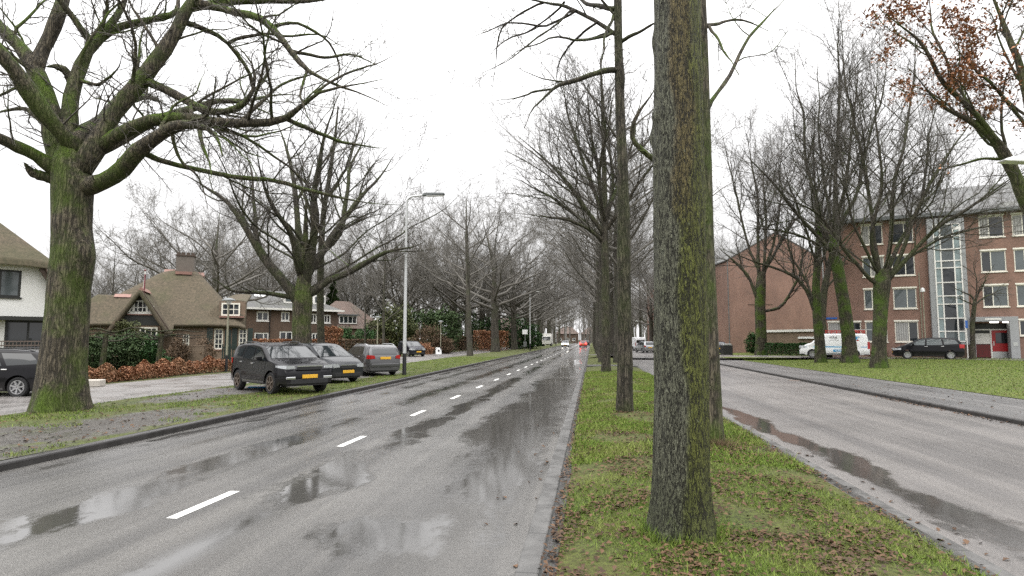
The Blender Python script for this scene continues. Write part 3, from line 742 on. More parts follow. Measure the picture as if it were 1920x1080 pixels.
def traced(name, label, foot, ztrace, trunk, limbs, levels, seed, bark_m, **kw):
    """foot: ground point; trunk / limbs as picture points with radius in px; each limb (dz0, dz1, pts)"""
    Z = depth(foot); org = np.array([foot[0], foot[1], foot[2]])
    tp = px_path(trunk, Z, 0, 0, org); tp[0] = (0, 0, 0, tp[0][3])
    snapped = [[(q[0], q[1], q[2], 0.0) for q in trunk]]; L = []
    for a, b, p in limbs:   # a limb starts at the depth of the branch it leaves
        best, dz = 1e9, a
        for br in snapped:
            for (x0, y0, r0, d0), (x1, y1, r1, d1) in zip(br[:-1], br[1:]):
                t_ = np.clip(((p[0][0] - x0) * (x1 - x0) + (p[0][1] - y0) * (y1 - y0)) / ((x1 - x0) ** 2 + (y1 - y0) ** 2 + 1e-6), 0, 1)
                dd = math.hypot(x0 + (x1 - x0) * t_ - p[0][0], y0 + (y1 - y0) * t_ - p[0][1]) - (r0 + (r1 - r0) * t_)
                if dd < best: best, dz = dd, d0 + (d1 - d0) * t_
        b2 = b + (dz - a) if best < 12 else b; a2 = dz if best < 12 else a; n_ = len(p)
        snapped.append([(q[0], q[1], q[2], a2 + (b2 - a2) * k / (n_ - 1)) for k, q in enumerate(p)]); L.append(px_path(p, Z, a2, b2, org))
    tl = [(q[0], q[1], q[2], q[3] * .8) for q in tp[len(tp) // 2:]]
    if len(tl) > 2: L.append(tl)
    extra = kw.pop('extra', [])
    return make_tree(name, label, org, tp, L + extra, levels, seed, bark_m, **kw)
# --- the big oak at the left edge of the verge
foot = gnd_f(113, 768, lambda x, y: 0.1)
D = [(150, 318, 20), (190, 245, 17), (235, 190, 15), (280, 130, 14), (320, 70, 13), (350, 30, 12), (375, -5, 11), (400, -70, 9), (420, -150, 6)]
OAK = [(-0.2, -2, [(112, 322, 15), (70, 292, 12), (30, 272, 11), (0, 256, 10), (-60, 235, 8), (-140, 190, 5)]),
       (0, 0.8, [(118, 325, 20), (100, 250, 19), (88, 185, 16), (66, 115, 15), (22, 65, 12), (-25, 35, 11), (-90, -40, 8), (-150, -120, 5)]),
       (0.6, 1.6, [(70, 125, 13), (78, 90, 13), (104, 50, 13), (120, 0, 12), (128, -60, 11), (118, -160, 7)]),
       (0.3, 2.2, [(130, 310, 18), (132, 220, 15), (146, 150, 13), (172, 85, 11), (205, 54, 9), (226, 33, 7), (242, -5, 6), (235, -90, 4)]),
       (1.5, 3.0, [(180, 78, 8), (212, 50, 8), (268, 36, 7), (332, 27, 6), (338, 5, 4), (330, -60, 3)]),
       (1.2, 0.4, [(174, 82, 7), (150, 48, 6), (128, 22, 6), (105, -10, 5), (80, -70, 3)]),
       (0.8, 0.4, [(136, 160, 8), (122, 130, 7), (104, 124, 7), (88, 125, 6)]),
       (0, 1.5, D),
       (1.4, 3.2, [(360, 12, 9), (400, 7, 8), (445, -2, 7), (520, 6, 5), (600, 2, 4), (660, -12, 3)]),
       (1.3, -0.6, [(368, 6, 9), (418, 12, 7), (448, 25, 7), (480, 30, 7), (512, 50, 7), (546, 95, 6), (580, 132, 5), (622, 153, 4), (682, 170, 3), (730, 195, 2)]),
       (1.0, 3.4, [(340, 40, 7), (378, 45, 5), (430, 78, 4), (470, 130, 4), (478, 180, 4), (505, 130, 3), (490, 90, 2)]),
       (0.6, -0.5, [(272, 152, 8), (322, 166, 8), (352, 188, 8), (392, 212, 7), (430, 212, 6), (462, 196, 6), (480, 165, 5), (478, 130, 4), (462, 95, 3), (440, 75, 2)]),
       (0.1, -1.0, [(185, 280, 14), (238, 246, 13), (290, 222, 12), (370, 226, 11), (450, 229, 9), (508, 228, 8), (545, 224, 7), (556, 200, 6), (590, 174, 5), (650, 166, 4), (720, 150, 2)]),
       (-0.3, -2.2, [(148, 355, 19), (196, 338, 16), (246, 312, 15), (266, 278, 14), (308, 248, 12), (350, 229, 10), (388, 238, 7), (405, 265, 6), (419, 294, 5)]),
       (-0.6, 1.2, [(264, 284, 6), (290, 294, 5.4), (322, 306, 4.8), (400, 326, 4.4), (500, 338, 4), (600, 366, 3.4), (690, 378, 2), (752, 384, 1)]),
       (-0.2, -0.6, [(98, 335, 10), (60, 324, 9), (46, 306, 7)]),
       (0.5, 2.5, [(540, 224, 5), (580, 240, 4), (640, 268, 3), (720, 280, 2)]),
       (0, 1, [(545, 95, 4), (600, 108, 3), (662, 100, 2), (722, 130, 1)]), (0, -1, [(430, 80, 3.5), (482, 62, 3), (542, 70, 2.4), (602, 62, 1.8), (648, 92, 1)]),
       (0, 1.5, [(512, 50, 4), (562, 42, 3), (612, 70, 2.4), (640, 122, 1.8), (622, 200, 1)]), (0, -1, [(575, 132, 3), (562, 180, 2.2), (582, 232, 1.2)]),
       (0, 1, [(590, 174, 3), (640, 142, 2.4), (702, 120, 1.6), (752, 96, .8)]), (0, 1.5, [(450, 228, 4), (502, 182, 3), (532, 152, 2.4), (592, 140, 1.6), (640, 110, .9)]),
       (0, -1, [(85, 172, 5), (42, 160, 3.5), (0, 178, 2.4), (-40, 200, 1.4)]), (0, 1, [(98, 250, 5), (52, 202, 4), (12, 206, 3), (-30, 222, 1.6)]), (0, 1, [(235, 190, 4), (258, 130, 3), (262, 70, 2), (280, 20, 1)]),
       (0, -1, [(145, 150, 4), (188, 160, 3), (220, 130, 2), (232, 100, 1)]), (0, .6, [(320, 245, 4), (336, 300, 3), (372, 330, 2), (390, 390, 1)]), (0, 1, [(300, 244, 3), (322, 200, 2.4), (372, 170, 1.6), (384, 130, .9)]),
       (0.5, -2.0, [(350, 188, 4), (372, 240, 4), (385, 290, 3), (400, 330, 2)])]
ex = []
for a_, b_ in (((0, 0, 6.6, .22), (-1.8, -3.0, 9.6, .13)), ((0, 0, 6.8, .24), (-1.5, 3.6, 9.5, .15)), ((.2, .1, 6.5, .18), (1.2, 4.2, 9.6, .09))):
    A_, B_ = np.array(a_), np.array(b_); C_ = B_ + (B_ - A_) * np.array([0.9, .9, .5, 0]); C_[3] = .05
    ex.append([tuple(A_), tuple((A_ + B_) / 2 + np.array([.2, .1, .3, 0])), tuple(B_), tuple(C_)])
oak, _ = traced('oak_tree', 'massive mossy oak with spreading bare limbs, nearest tree on the left verge', foot, 0,
    [(113, 768, 43), (117, 700, 39), (124, 620, 36), (130, 540, 35), (138, 480, 36), (135, 430, 33), (136, 385, 33), (136, 345, 35), (132, 305, 30), (131, 270, 17)],
    OAK, LV_OAK, 7, 'bark_oak', extra=ex, twig_on_limb=3.0, tk=dict(n=96, m=140, ridge=.014, lump=0.03, flare=0.3, fl_h=0.5, knots=[(3.95, 2.9, 0.16, 0.30, 0.55), (3.4, 3.0, 0.08, 0.35, .5), (5.2, 0.2, 0.1, 0.3, 0.5), (4.7, 1.6, .06, .3, .8)]))
# --- the trunk right beside the camera and its neighbours in the median
foot = gnd_f(1284, 1020, lambda x, y: 0.13); foot = foot + np.array([0, 0.25, 0]); foot[2] = 0.125
T1 = [(0.03, 0, 0, 0.262), (0.025, 0, 0.6, 0.245), (0.035, 0, 1.6, 0.238), (0.045, 0, 2.8, 0.236), (0.07, 0, 4.2, 0.228), (0.09, 0.05, 6, 0.21), (-0.05, .1, 8.5, .19), (0.05, .15, 11, .15), (0.1, .2, 13.5, .08)]
def radial_limbs(rng, z0, z1, n, L, r0, up=0.5, x=0.0, y=0.0, start=0.0):
    out = []
    for k in range(n):
        a = start + k * 2.4 + rng.normal(0, .25); z = z0 + (z1 - z0) * (k + rng.random() * .5) / n; l = L * (1 - 0.45 * (z - z0) / (z1 - z0 + .01)) * (0.8 + .4 * rng.random())
        c, s = math.cos(a), math.sin(a); p = [(x, y, z, r0)]
        for q in (0.2, .45, .72, 1.0):
            p.append((x + c * l * q + rng.normal(0, .12) * l * .2, y + s * l * q + rng.normal(0, .12) * l * .2, z + l * (up * q ** 1.1 + rng.normal(0, .035)), r0 * (1 - .8 * q)))
        out.append(p)
    return out
rg = np.random.default_rng(4)
make_tree('avenue_tree', 'thick ridged trunk with green algae and a russet patch, nearest in the grass median', foot, T1, radial_limbs(rg, 7.0, 12.5, 10, 5.0, .085, .6), LV_OAK, 3, 'bark_near',
    tk=dict(n=160, m=420, ridge=.022, lump=0.034, flare=0.36, fl_h=0.22, knots=[(3.42, 0.75, 0.24, 0.09, 0.35), (3.62, 1.2, 0.15, 0.08, 0.35), (3.25, 0.35, 0.16, 0.10, .3), (3.78, 1.9, 0.14, .07, .4), (2.2, 2.3, .08, .1, .3), (4.55, 1.2, .12, .1, .4), (2.5, 1.62, -.075, 9.0, .13), (4.3, 2.2, .05, .2, .4), (1.2, 2.6, .05, .7, .5)]))
foot = gnd_f(1322, 828, lambda x, y: 0.12)
traced('avenue_tree', 'dark straight trunk half hidden just behind the nearest median trunk', foot, 0,
    [(1322, 832, 33), (1323, 760, 29), (1320, 650, 27), (1314, 500, 26), (1310, 350, 25.5), (1306, 200, 25), (1303, 60, 24), (1300, -60, 22), (1300, -250, 17), (1298, -420, 8)],
    [(0, -0.3, [(1292, 330, 6), (1250, 312, 5.5), (1214, 288, 5), (1196, 272, 4.5), (1180, 258, 4.5), (1186, 238, 4), (1196, 214, 4), (1206, 198, 3.6), (1222, 186, 3), (1236, 150, 2)]),
     (0.1, 2, [(1326, 205, 5), (1350, 172, 4), (1372, 130, 3.6), (1396, 86, 3.2), (1420, 48, 2.8), (1448, 22, 2.2), (1490, -20, 1.5)]),
     (0, 1.5, [(1325, 48, 4), (1345, 42, 3), (1395, 36, 2.2), (1440, 60, 1.2)]),
     (-0.2, -1.5, [(1325, 50, 3.5), (1340, 62, 2.8), (1362, 100, 2), (1385, 140, 1.2)]),
     (0, 1, [(1300, -120, 9), (1360, -180, 7), (1430, -260, 4)]), (0, 1, [(1296, -140, 9), (1240, -200, 7), (1170, -260, 4)]),
     (0, -3, [(1300, -180, 9), (1310, -260, 7), (1330, -350, 4)])], LV_OAK, 5, 'bark_oak', tk=dict(n=40, m=90, lump=0.03, flare=0.2, fl_h=0.3))
foot = gnd_f(1171, 771, lambda x, y: 0.12)
traced('avenue_tree', 'slender dark trunk with a crooked side branch, left of the nearest median trunk', foot, 0,
    [(1171, 774, 15.5), (1172, 700, 14), (1170, 560, 13.5), (1169, 420, 12.5), (1167, 300, 10), (1162, 180, 9), (1159, 60, 8), (1158, -40, 8), (1158, -180, 6), (1160, -320, 3)],
    [(0, -2.0, [(1150, 60, 3), (1100, 80, 2.4), (1040, 70, 1.8), (980, 90, 1.2), (930, 130, .7)]), (0.3, 2.0, [(1120, 42, 2.6), (1080, 70, 2.2), (1050, 110, 1.6), (1040, 165, .9)]), (.5, 3, [(1080, 20, 3), (1020, 50, 2.2), (950, 45, 1.6), (870, 75, 1)]),
     (0, 1.5, [(1160, 68, 5), (1138, 52, 4.5), (1109, 37, 4), (1080, 20, 3.5), (1054, 6, 3), (1008, 5, 3), (960, -10, 2)]),
     (0, -1.0, [(1160, 132, 6), (1142, 129, 5.5), (1120, 136, 5.5), (1080, 150, 5), (1056, 156, 4), (1036, 168, 3), (1016, 190, 2.5), (994, 212, 2), (985, 240, 1.2)]),
     (-0.5, 0.5, [(1034, 167, 2.2), (1000, 172, 2), (986, 180, 1.6), (930, 190, 1)]),
     (0, 1.5, [(1150, 62, 3.5), (1130, 64, 3), (1108, 73, 2.6), (1072, 76, 2.2), (1056, 105, 1.4)]),
     (0, -0.8, [(1166, 77, 4), (1186, 65, 3.5), (1200, 60, 3), (1226, 44, 2.4), (1260, 30, 1.6)]),
     (0, -1.2, [(1150, 30, 3.2), (1136, 62, 2.6), (1131, 95, 2.2), (1127, 140, 1.5)]),
     (0, 2, [(1150, 17, 5), (1115, 10, 4), (1085, -4, 3), (1030, -30, 2)]),
     (0.6, 2.5, [(1058, 4, 2.6), (1030, 35, 2), (985, 60, 1.8), (935, 85, 1.3), (900, 120, .8)]),
     (0.4, -1.5, [(1075, 18, 2.6), (1050, 40, 2), (1010, 70, 1.8), (960, 110, 1.3), (905, 140, .8)]),
     (0.2, 1.2, [(1020, 5, 2.4), (985, 20, 2), (940, 50, 1.8), (930, 95, 1.4), (925, 160, .8)]),
     (0, 1, [(1158, -60, 6), (1110, -110, 5), (1030, -170, 3)]), (0, -1, [(1158, -90, 6), (1210, -140, 5), (1280, -180, 3)])],
    LV_OAK, 9, 'bark', twig_on_limb=0.6, tk=dict(n=24, m=60, lump=0.035, flare=0.2, fl_h=0.25))
foot = gnd_f(1136, 698, lambda x, y: 0.12)
traced('avenue_tree', 'median tree with vase-shaped bare crown, next behind the slender crooked one', foot, 0,
    [(1136, 700, 8.5), (1136, 620, 8), (1135, 520, 7.5), (1134, 440, 7), (1134, 380, 5.5), (1132, 280, 4), (1129, 180, 3), (1126, 110, 1.5)],
    [(0, -1, [(1134, 445, 4.5), (1095, 388, 4), (1055, 333, 3.2), (1010, 288, 2.4), (968, 252, 1.4)]),
     (0, 2, [(1134, 430, 4), (1108, 340, 3.4), (1080, 268, 2.8), (1062, 200, 2), (1050, 140, 1.2)]),
     (0.2, 1, [(1134, 400, 4), (1118, 300, 3), (1104, 220, 2.4), (1100, 150, 1.4)]),
     (0, -2, [(1138, 430, 4), (1178, 372, 3.4), (1215, 322, 2.6), (1262, 262, 1.5)]),
     (0, 2, [(1138, 410, 3.6), (1166, 330, 3), (1190, 250, 2.2), (1204, 170, 1.2)]),
     (0, 1.5, [(1132, 450, 3.6), (1088, 410, 3), (1038, 372, 2.4), (990, 345, 1.5), (955, 330, 1)]),
     (0, -2, [(1134, 455, 3.4), (1100, 425, 3), (1060, 412, 2.4), (1010, 404, 1.6), (985, 398, 1)]),
     (0, 3.5, [(1136, 420, 4), (1150, 350, 3), (1140, 260, 2.4), (1150, 180, 1.4)]), (0, -4, [(1136, 420, 4), (1120, 340, 3), (1138, 240, 2.2), (1118, 160, 1.2)])],
    LV_VASE, 13, 'bark', tk=dict(n=20, m=40, lump=0.04, flare=0.25, fl_h=0.3))
# --- left row
foot = gnd(567, 706, 0.1)
traced('verge_tree', 'stout tree with big forking limbs, rising behind the black parked cars', foot, 0,
    [(567, 706, 21), (567, 650, 18), (566, 600, 17), (568, 560, 18), (572, 500, 9), (573, 440, 5), (574, 380, 2)],
    [(0, -0.5, [(564, 570, 11), (540, 532, 9.5), (502, 494, 8.5), (470, 450, 6.5), (455, 410, 5.5), (425, 376, 4.5), (370, 336, 3), (330, 318, 2)]),
     (0, 2, [(572, 500, 9), (560, 430, 6), (552, 350, 4.5), (538, 280, 3), (515, 220, 2)]),
     (0, -2, [(572, 540, 10), (588, 440, 8), (594, 340, 5.5), (610, 255, 3.5), (628, 185, 2)]),
     (0, 0.6, [(574, 555, 8), (608, 531, 6.5), (648, 514, 6), (690, 490, 5), (728, 471, 4), (768, 464, 2.5), (800, 455, 1.5)]),
     (0, 3, [(576, 520, 8), (618, 452, 6), (658, 392, 4.5), (708, 342, 3), (745, 285, 1.6)]),
     (0, 2.5, [(562, 556, 7), (525, 520, 6), (490, 470, 4.5), (480, 400, 3.6), (470, 320, 2.4), (450, 250, 1.4)]),
     (0, -3, [(566, 520, 7), (545, 440, 5), (500, 360, 3.6), (480, 280, 2.2)]), (0, 3.5, [(574, 500, 7), (640, 440, 5), (650, 330, 3.6), (690, 240, 2)]),
     (0, -1.5, [(558, 560, 5), (520, 552, 4.4), (476, 548, 3.8), (430, 543, 3), (395, 520, 2)])],
    LV_OAK, 17, 'bark_oak', crown_m='bark', extra=radial_limbs(np.random.default_rng(3), 4.0, 6.5, 9, 7.5, .065, .75), tk=dict(n=28, m=50, lump=0.035, flare=0.3, fl_h=0.5))
foot = gnd(603, 697, 0.1)
traced('verge_tree', 'thin straight trunk close to the right of the stout forking tree', foot, 0,
    [(603, 697, 8), (602, 640, 7), (600, 560, 6.5), (602, 470, 6), (606, 400, 5), (618, 330, 4), (628, 260, 2.5), (634, 200, 1.5)],
    [(0, 1, [(602, 470, 3), (640, 430, 2.6), (680, 410, 2), (720, 400, 1.2)]), (0, -1, [(603, 440, 3), (580, 390, 2.4), (560, 330, 1.6), (548, 280, 1)]),
     (0, 2, [(612, 370, 3), (650, 320, 2.4), (670, 260, 1.6), (680, 210, 1)]), (0, -2, [(606, 400, 2.6), (600, 330, 2), (590, 270, 1.3)])],
    LV_VASE, 19, 'bark', tk=dict(n=16, m=36, lump=0.04, flare=0.2, fl_h=0.3))
# --- lawn on the right
def lawn_tree(label, base, trunk, limbs, seed, b='bark_green', lv=LV_VASE, **kw):
    f_ = gnd_f(base[0], base[1], zlawn)
    limbs = [(a_, b_, [(q[0], q[1], q[2] * .60) for q in p]) for a_, b_, p in limbs]
    if lv is LV_VASE and seed < 40:
        top = px_path(trunk, depth(f_), 0, 0, np.array(f_))[-1]; kw['extra'] = radial_limbs(np.random.default_rng(seed), top[2] * .85, top[2] * 1.02, 3, 8.0, .06, 1.1, top[0], top[1])
    return traced('lawn_tree', label, f_, 0, trunk, limbs, lv, seed, b, tk=dict(n=24, m=44, lump=0.04, flare=0.35, fl_h=0.35), crown_m='bark', **kw)
lawn_tree('mossy lawn tree with fan of ascending limbs, nearest to the black car by the flats', (1648, 690),
    [(1648, 690, 14), (1648, 650, 12), (1650, 600, 12), (1652, 560, 13), (1654, 530, 15), (1655, 505, 10)],
    [(0, -1, [(1648, 535, 7), (1620, 510, 6), (1588, 474, 5.5), (1560, 430, 5), (1528, 396, 4), (1482, 372, 3), (1430, 352, 2)]),
     (0, 1, [(1648, 525, 8), (1640, 450, 6.5), (1635, 380, 5.5), (1612, 290, 4.5), (1592, 200, 3.5), (1580, 100, 2.5), (1570, -10, 1.5)]),
     (0.2, 2, [(1655, 520, 8), (1667, 450, 6.5), (1680, 350, 5.5), (1700, 230, 4), (1712, 130, 3), (1722, 30, 1.6)]),
     (0, -1.5, [(1660, 525, 8), (1690, 472, 6.5), (1714, 400, 5.5), (1750, 330, 4.5), (1800, 260, 3.2), (1845, 188, 2)]),
     (0, -2.5, [(1662, 530, 8), (1706, 482, 6.5), (1756, 424, 5.5), (1812, 396, 4.5), (1872, 350, 3.6), (1935, 308, 2.4)]),
     (0, 3, [(1660, 520, 7), (1694, 440, 5.5), (1730, 370, 4.4), (1740, 270, 3.4), (1762, 160, 2)]),
     (-0.3, -3, [(1652, 520, 7), (1630, 440, 5.5), (1655, 340, 4.4), (1640, 220, 3.2), (1650, 110, 1.8)]),
     (0, 1.5, [(1662, 515, 5), (1720, 470, 4), (1780, 440, 3.4), (1850, 425, 2.6), (1920, 405, 1.6)]),
     (0, -2, [(1648, 515, 5), (1610, 450, 4), (1590, 370, 3.4), (1555, 300, 2.5), (1530, 210, 1.5)])], 23)
lawn_tree('green mossy leaning trunk on the lawn in front of the white van', (1595, 680),
    [(1596, 680, 15), (1592, 640, 12), (1584, 580, 11), (1574, 520, 10.5), (1564, 470, 10), (1560, 440, 8)],
    [(0, 0.5, [(1562, 455, 8), (1566, 380, 6.5), (1572, 280, 5), (1570, 180, 3.6), (1574, 60, 2.2), (1578, -40, 1.4)]),
     (0, -1, [(1560, 460, 7), (1532, 400, 5.5), (1512, 300, 4.4), (1500, 200, 3.2), (1484, 90, 1.8)]),
     (0, 2, [(1564, 455, 7), (1600, 380, 5.5), (1622, 280, 4), (1650, 180, 3), (1664, 60, 1.6)]),
     (0, -1.5, [(1558, 470, 6), (1512, 425, 5), (1462, 360, 4), (1420, 310, 2.8), (1385, 270, 1.6)]),
     (0, 2.5, [(1560, 450, 6), (1545, 350, 4.6), (1535, 240, 3.4), (1530, 120, 2)]), (0, -2.5, [(1562, 450, 6), (1585, 340, 4.6), (1600, 220, 3.2), (1610, 90, 1.8)]),
     (0, 1, [(1556, 470, 4.5), (1500, 440, 3.6), (1440, 430, 2.6), (1390, 425, 1.6)])], 29)
lawn_tree('slim mossy trunk standing over the bonnet of the white van', (1538, 680),
    [(1538, 680, 10), (1537, 640, 9), (1532, 590, 8), (1530, 540, 7), (1533, 480, 6), (1538, 420, 4.5), (1540, 380, 3)],
    [(0, 0.5, [(1530, 590, 6), (1514, 545, 5.5), (1498, 520, 5), (1462, 503, 4), (1410, 490, 3), (1350, 465, 2)]),
     (0, 1, [(1534, 470, 4.5), (1530, 390, 3.6), (1524, 300, 2.6), (1530, 210, 1.5)]),
     (0, -1, [(1536, 440, 4), (1556, 370, 3.2), (1566, 290, 2.2), (1580, 210, 1.2)]),
     (0, 2, [(1532, 520, 4), (1548, 470, 3.4), (1562, 430, 2.6), (1600, 390, 1.5)]), (0, -2, [(1532, 500, 4), (1508, 420, 3.2), (1480, 350, 2.4), (1460, 280, 1.4)])], 31)
lawn_tree('brown bare trunk just right behind the slim mossy one by the van', (1550, 672),
    [(1550, 672, 9), (1545, 640, 7.5), (1540, 600, 7), (1546, 540, 6), (1556, 490, 5), (1566, 450, 4)],
    [(0, 0.5, [(1540, 600, 5), (1522, 560, 4.4), (1508, 520, 3.6), (1480, 480, 3), (1474, 420, 2), (1480, 350, 1.3)]), (0, 1, [(1560, 470, 4), (1580, 400, 3), (1590, 310, 2), (1600, 230, 1.2)]),
     (0, -1, [(1552, 510, 4), (1540, 440, 3), (1520, 350, 2), (1515, 260, 1.2)]), (0, 2, [(1550, 540, 4), (1575, 510, 3), (1590, 470, 2.2), (1625, 440, 1.4)])], 37, 'bark')
lawn_tree('forked tree before the blank brick gable wall, leftmost on the lawn', (1427, 668),
    [(1427, 668, 11), (1427, 630, 10), (1425, 580, 9.5), (1426, 540, 9.5), (1428, 510, 7)],
    [(0, 0.5, [(1420, 560, 6), (1405, 522, 5), (1388, 500, 4), (1364, 478, 3), (1345, 462, 2)]),
     (0, 1, [(1424, 520, 6), (1420, 450, 4.6), (1422, 380, 3.6), (1408, 300, 2.6), (1395, 230, 1.4)]),
     (0, -1, [(1430, 525, 6), (1445, 480, 4.6), (1458, 420, 3.4), (1472, 350, 2.4), (1490, 280, 1.3)]),
     (0, 1, [(1430, 584, 5.5), (1450, 582, 5), (1468, 572, 4.5), (1486, 548, 4), (1498, 515, 3.4), (1508, 460, 2.4), (1512, 390, 1.5)]),
     (0, 3, [(1424, 530, 5), (1400, 450, 3.8), (1380, 380, 3), (1366, 300, 2), (1350, 240, 1.2)]), (0, -3, [(1428, 520, 5), (1436, 430, 3.8), (1430, 350, 3), (1445, 270, 1.6)]),
     (0, 2, [(1428, 520, 5), (1470, 440, 3.4), (1500, 400, 2.4), (1530, 370, 1.5)])], 41)
lawn_tree('thin young tree with twisted twigs beside the flats entrance', (1824, 674),
    [(1824, 674, 5), (1824, 640, 4), (1823, 610, 4), (1826, 580, 3.6), (1828, 565, 3)],
    [(0, .3, [(1828, 568, 3), (1822, 555, 2.6), (1806, 548, 2), (1790, 540, 1.4)]), (0, -.5, [(1828, 568, 2.6), (1836, 545, 2.2), (1846, 530, 1.6), (1856, 505, 1)]),
     (0, .5, [(1828, 570, 2.4), (1848, 556, 2), (1866, 548, 1.5), (1890, 540, .9)]), (0, -.5, [(1826, 572, 2.2), (1812, 566, 1.8), (1800, 560, 1.4), (1776, 556, .9)]),
     (0, .3, [(1828, 566, 2), (1832, 530, 1.6), (1826, 500, 1.2), (1830, 470, .8)])], 43, 'bark', LV_OAK[1:])
# --- oak at the right edge, still holding rusty leaves
foot = np.array([20.4, 22.5, zlawn(20.4, 0)])
ORG = [(a_, b_, [(q[0], q[1], q[2] * .8) for q in p]) for a_, b_, p in [(0, -0.5, [(1960, 430, 17), (1930, 385, 17), (1908, 335, 16), (1896, 300, 13), (1870, 268, 11), (1838, 238, 8), (1810, 222, 6.5), (1782, 212, 5.5), (1762, 195, 5), (1752, 175, 4), (1735, 160, 3), (1700, 130, 2)]),
       (-0.3, -1.5, [(1876, 272, 8), (1845, 232, 7), (1800, 182, 5.5), (1760, 150, 5), (1745, 108, 5), (1722, 72, 4), (1690, 45, 3), (1650, 20, 2)]),
       (0, 1, [(1950, 420, 16), (1945, 300, 13), (1930, 200, 10), (1908, 110, 8), (1890, 50, 7), (1866, 0, 5), (1840, -70, 3)]),
       (0, 1, [(1840, 240, 4), (1790, 150, 3.4), (1760, 80, 3), (1745, 20, 2), (1735, -50, 1)]),
       (0, 0.8, [(1900, 300, 4), (1850, 295, 3.2), (1800, 310, 2.4), (1740, 322, 1.4)]),
       (0, -1, [(1930, 240, 5), (1890, 190, 4), (1850, 150, 3), (1800, 100, 2), (1770, 60, 1)]),
       (0, 2, [(1955, 420, 14), (2010, 320, 11), (2080, 220, 8), (2150, 120, 4)]), (0, -3, [(1955, 410, 12), (1990, 280, 9), (2000, 150, 6), (2010, 20, 3)])]]
roak, tips = traced('oak_tree', 'leaning oak at the right edge still holding rusty brown leaves', foot, 0,
    [(2010, 760, 24), (2000, 640, 22), (1985, 540, 20), (1966, 450, 19), (1955, 410, 17)], ORG, LV_OAK, 47, 'bark_oak', twig_on_limb=1.0, tk=dict(n=28, m=50, lump=.04, flare=.3))
tp = tips[0].reshape(-1, 3); rg = np.random.default_rng(6)
W_ = tp + np.array(roak.location)
cz = W_ @ CFH; cx_ = 960 + F * (W_ @ CR) / cz
k_ = rg.random(len(tp)) < np.clip(0.36 * np.exp(-((cx_ - 1795) / 110) ** 2) + 0.16, 0, 1) * (vnoise(W_[:, 0] * 2, W_[:, 2] * 2, 5, 1.2) > 0.40)
lp = np.repeat(tp[k_], 5, 0) + rg.normal(0, 0.1, (k_.sum() * 5, 3))
print('leafy twigs', k_.sum(), len(tp), np.percentile(cx_, [5, 50, 95]))
crown_ = [c for c in roak.children if c.name.startswith('crown')][0]
lf = link_mesh('foliage', leaves('foliage', lp, 0.108, 'oak_leaf', 8, 1.0), 'oak_leaf', crown_)
# --- prototypes for the trees further off
def proto(kind, seed):
    rng = np.random.default_rng(seed)
    if kind == 'wide':
        tr = [(0, 0, 0, .42), (.05, 0, 1.5, .36), (.1, .05, 4.2, .34), (.1, .1, 5.6, .28), (0, .2, 7.5, .16), (.4, .5, 10, .08), (.9, .9, 12.5, .03)]
        lb = radial_limbs(rng, 3.8, 6.0, 7, 10.5, .15, .48, start=rng.random() * 6) + radial_limbs(rng, 5.6, 9.0, 9, 8.5, .09, .85, start=rng.random() * 6)
        lv = [dict(d) for d in LV_OAK]; lv[0]['trop'] = .16; lv[0]['dens'] = 1.3; lv[2]['rmin'] = .009; lv[1]['rmin'] = .011
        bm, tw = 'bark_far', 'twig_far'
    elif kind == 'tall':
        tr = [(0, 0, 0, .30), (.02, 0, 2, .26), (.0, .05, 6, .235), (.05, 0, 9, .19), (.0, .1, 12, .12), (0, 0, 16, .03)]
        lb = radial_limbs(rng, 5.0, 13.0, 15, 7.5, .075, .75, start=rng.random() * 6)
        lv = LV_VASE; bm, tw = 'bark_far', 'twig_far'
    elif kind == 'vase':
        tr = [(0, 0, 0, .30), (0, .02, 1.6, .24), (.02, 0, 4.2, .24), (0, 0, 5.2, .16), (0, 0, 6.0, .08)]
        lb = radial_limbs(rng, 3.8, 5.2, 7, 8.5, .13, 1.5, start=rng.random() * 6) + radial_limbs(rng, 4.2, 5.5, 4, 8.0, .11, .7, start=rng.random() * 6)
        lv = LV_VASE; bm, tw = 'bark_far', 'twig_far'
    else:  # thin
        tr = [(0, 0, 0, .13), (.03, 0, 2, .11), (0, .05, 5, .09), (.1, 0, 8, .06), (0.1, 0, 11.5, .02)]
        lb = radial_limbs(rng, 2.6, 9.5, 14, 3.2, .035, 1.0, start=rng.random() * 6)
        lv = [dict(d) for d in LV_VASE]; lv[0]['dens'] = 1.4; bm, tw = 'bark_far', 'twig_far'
    rr = [(q[0], q[1], q[2], q[3]) for q in tr]
    tm = trunk_mesh(rr, n=14, m=24, lump=.04, flare=.25, fl_h=.4, seed=seed)
    b, _ = grow(lb, lv, rng, sides=(6, 4, 3, 3))
    return tm, assemble('crown', b), bm, tw
PROTO = {}
for kind, seeds in (('wide', (1, 2, 3)), ('tall', (4, 5)), ('vase', (6, 7, 8)), ('thin', (9, 10))):
    PROTO[kind] = [proto(kind, s_) for s_ in seeds]
def far_tree(kind, name, label, loc, rot, scale, group=None, v=0, sz=1.0):
    tm, cm_, bm, tw = PROTO[kind][v % len(PROTO[kind])]
    t = thing(name, label, 'tree', loc, rot, group); t.scale = (scale, scale, scale * sz)
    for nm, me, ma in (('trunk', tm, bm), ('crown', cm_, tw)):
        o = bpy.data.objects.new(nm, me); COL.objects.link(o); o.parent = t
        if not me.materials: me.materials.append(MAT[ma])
    return t
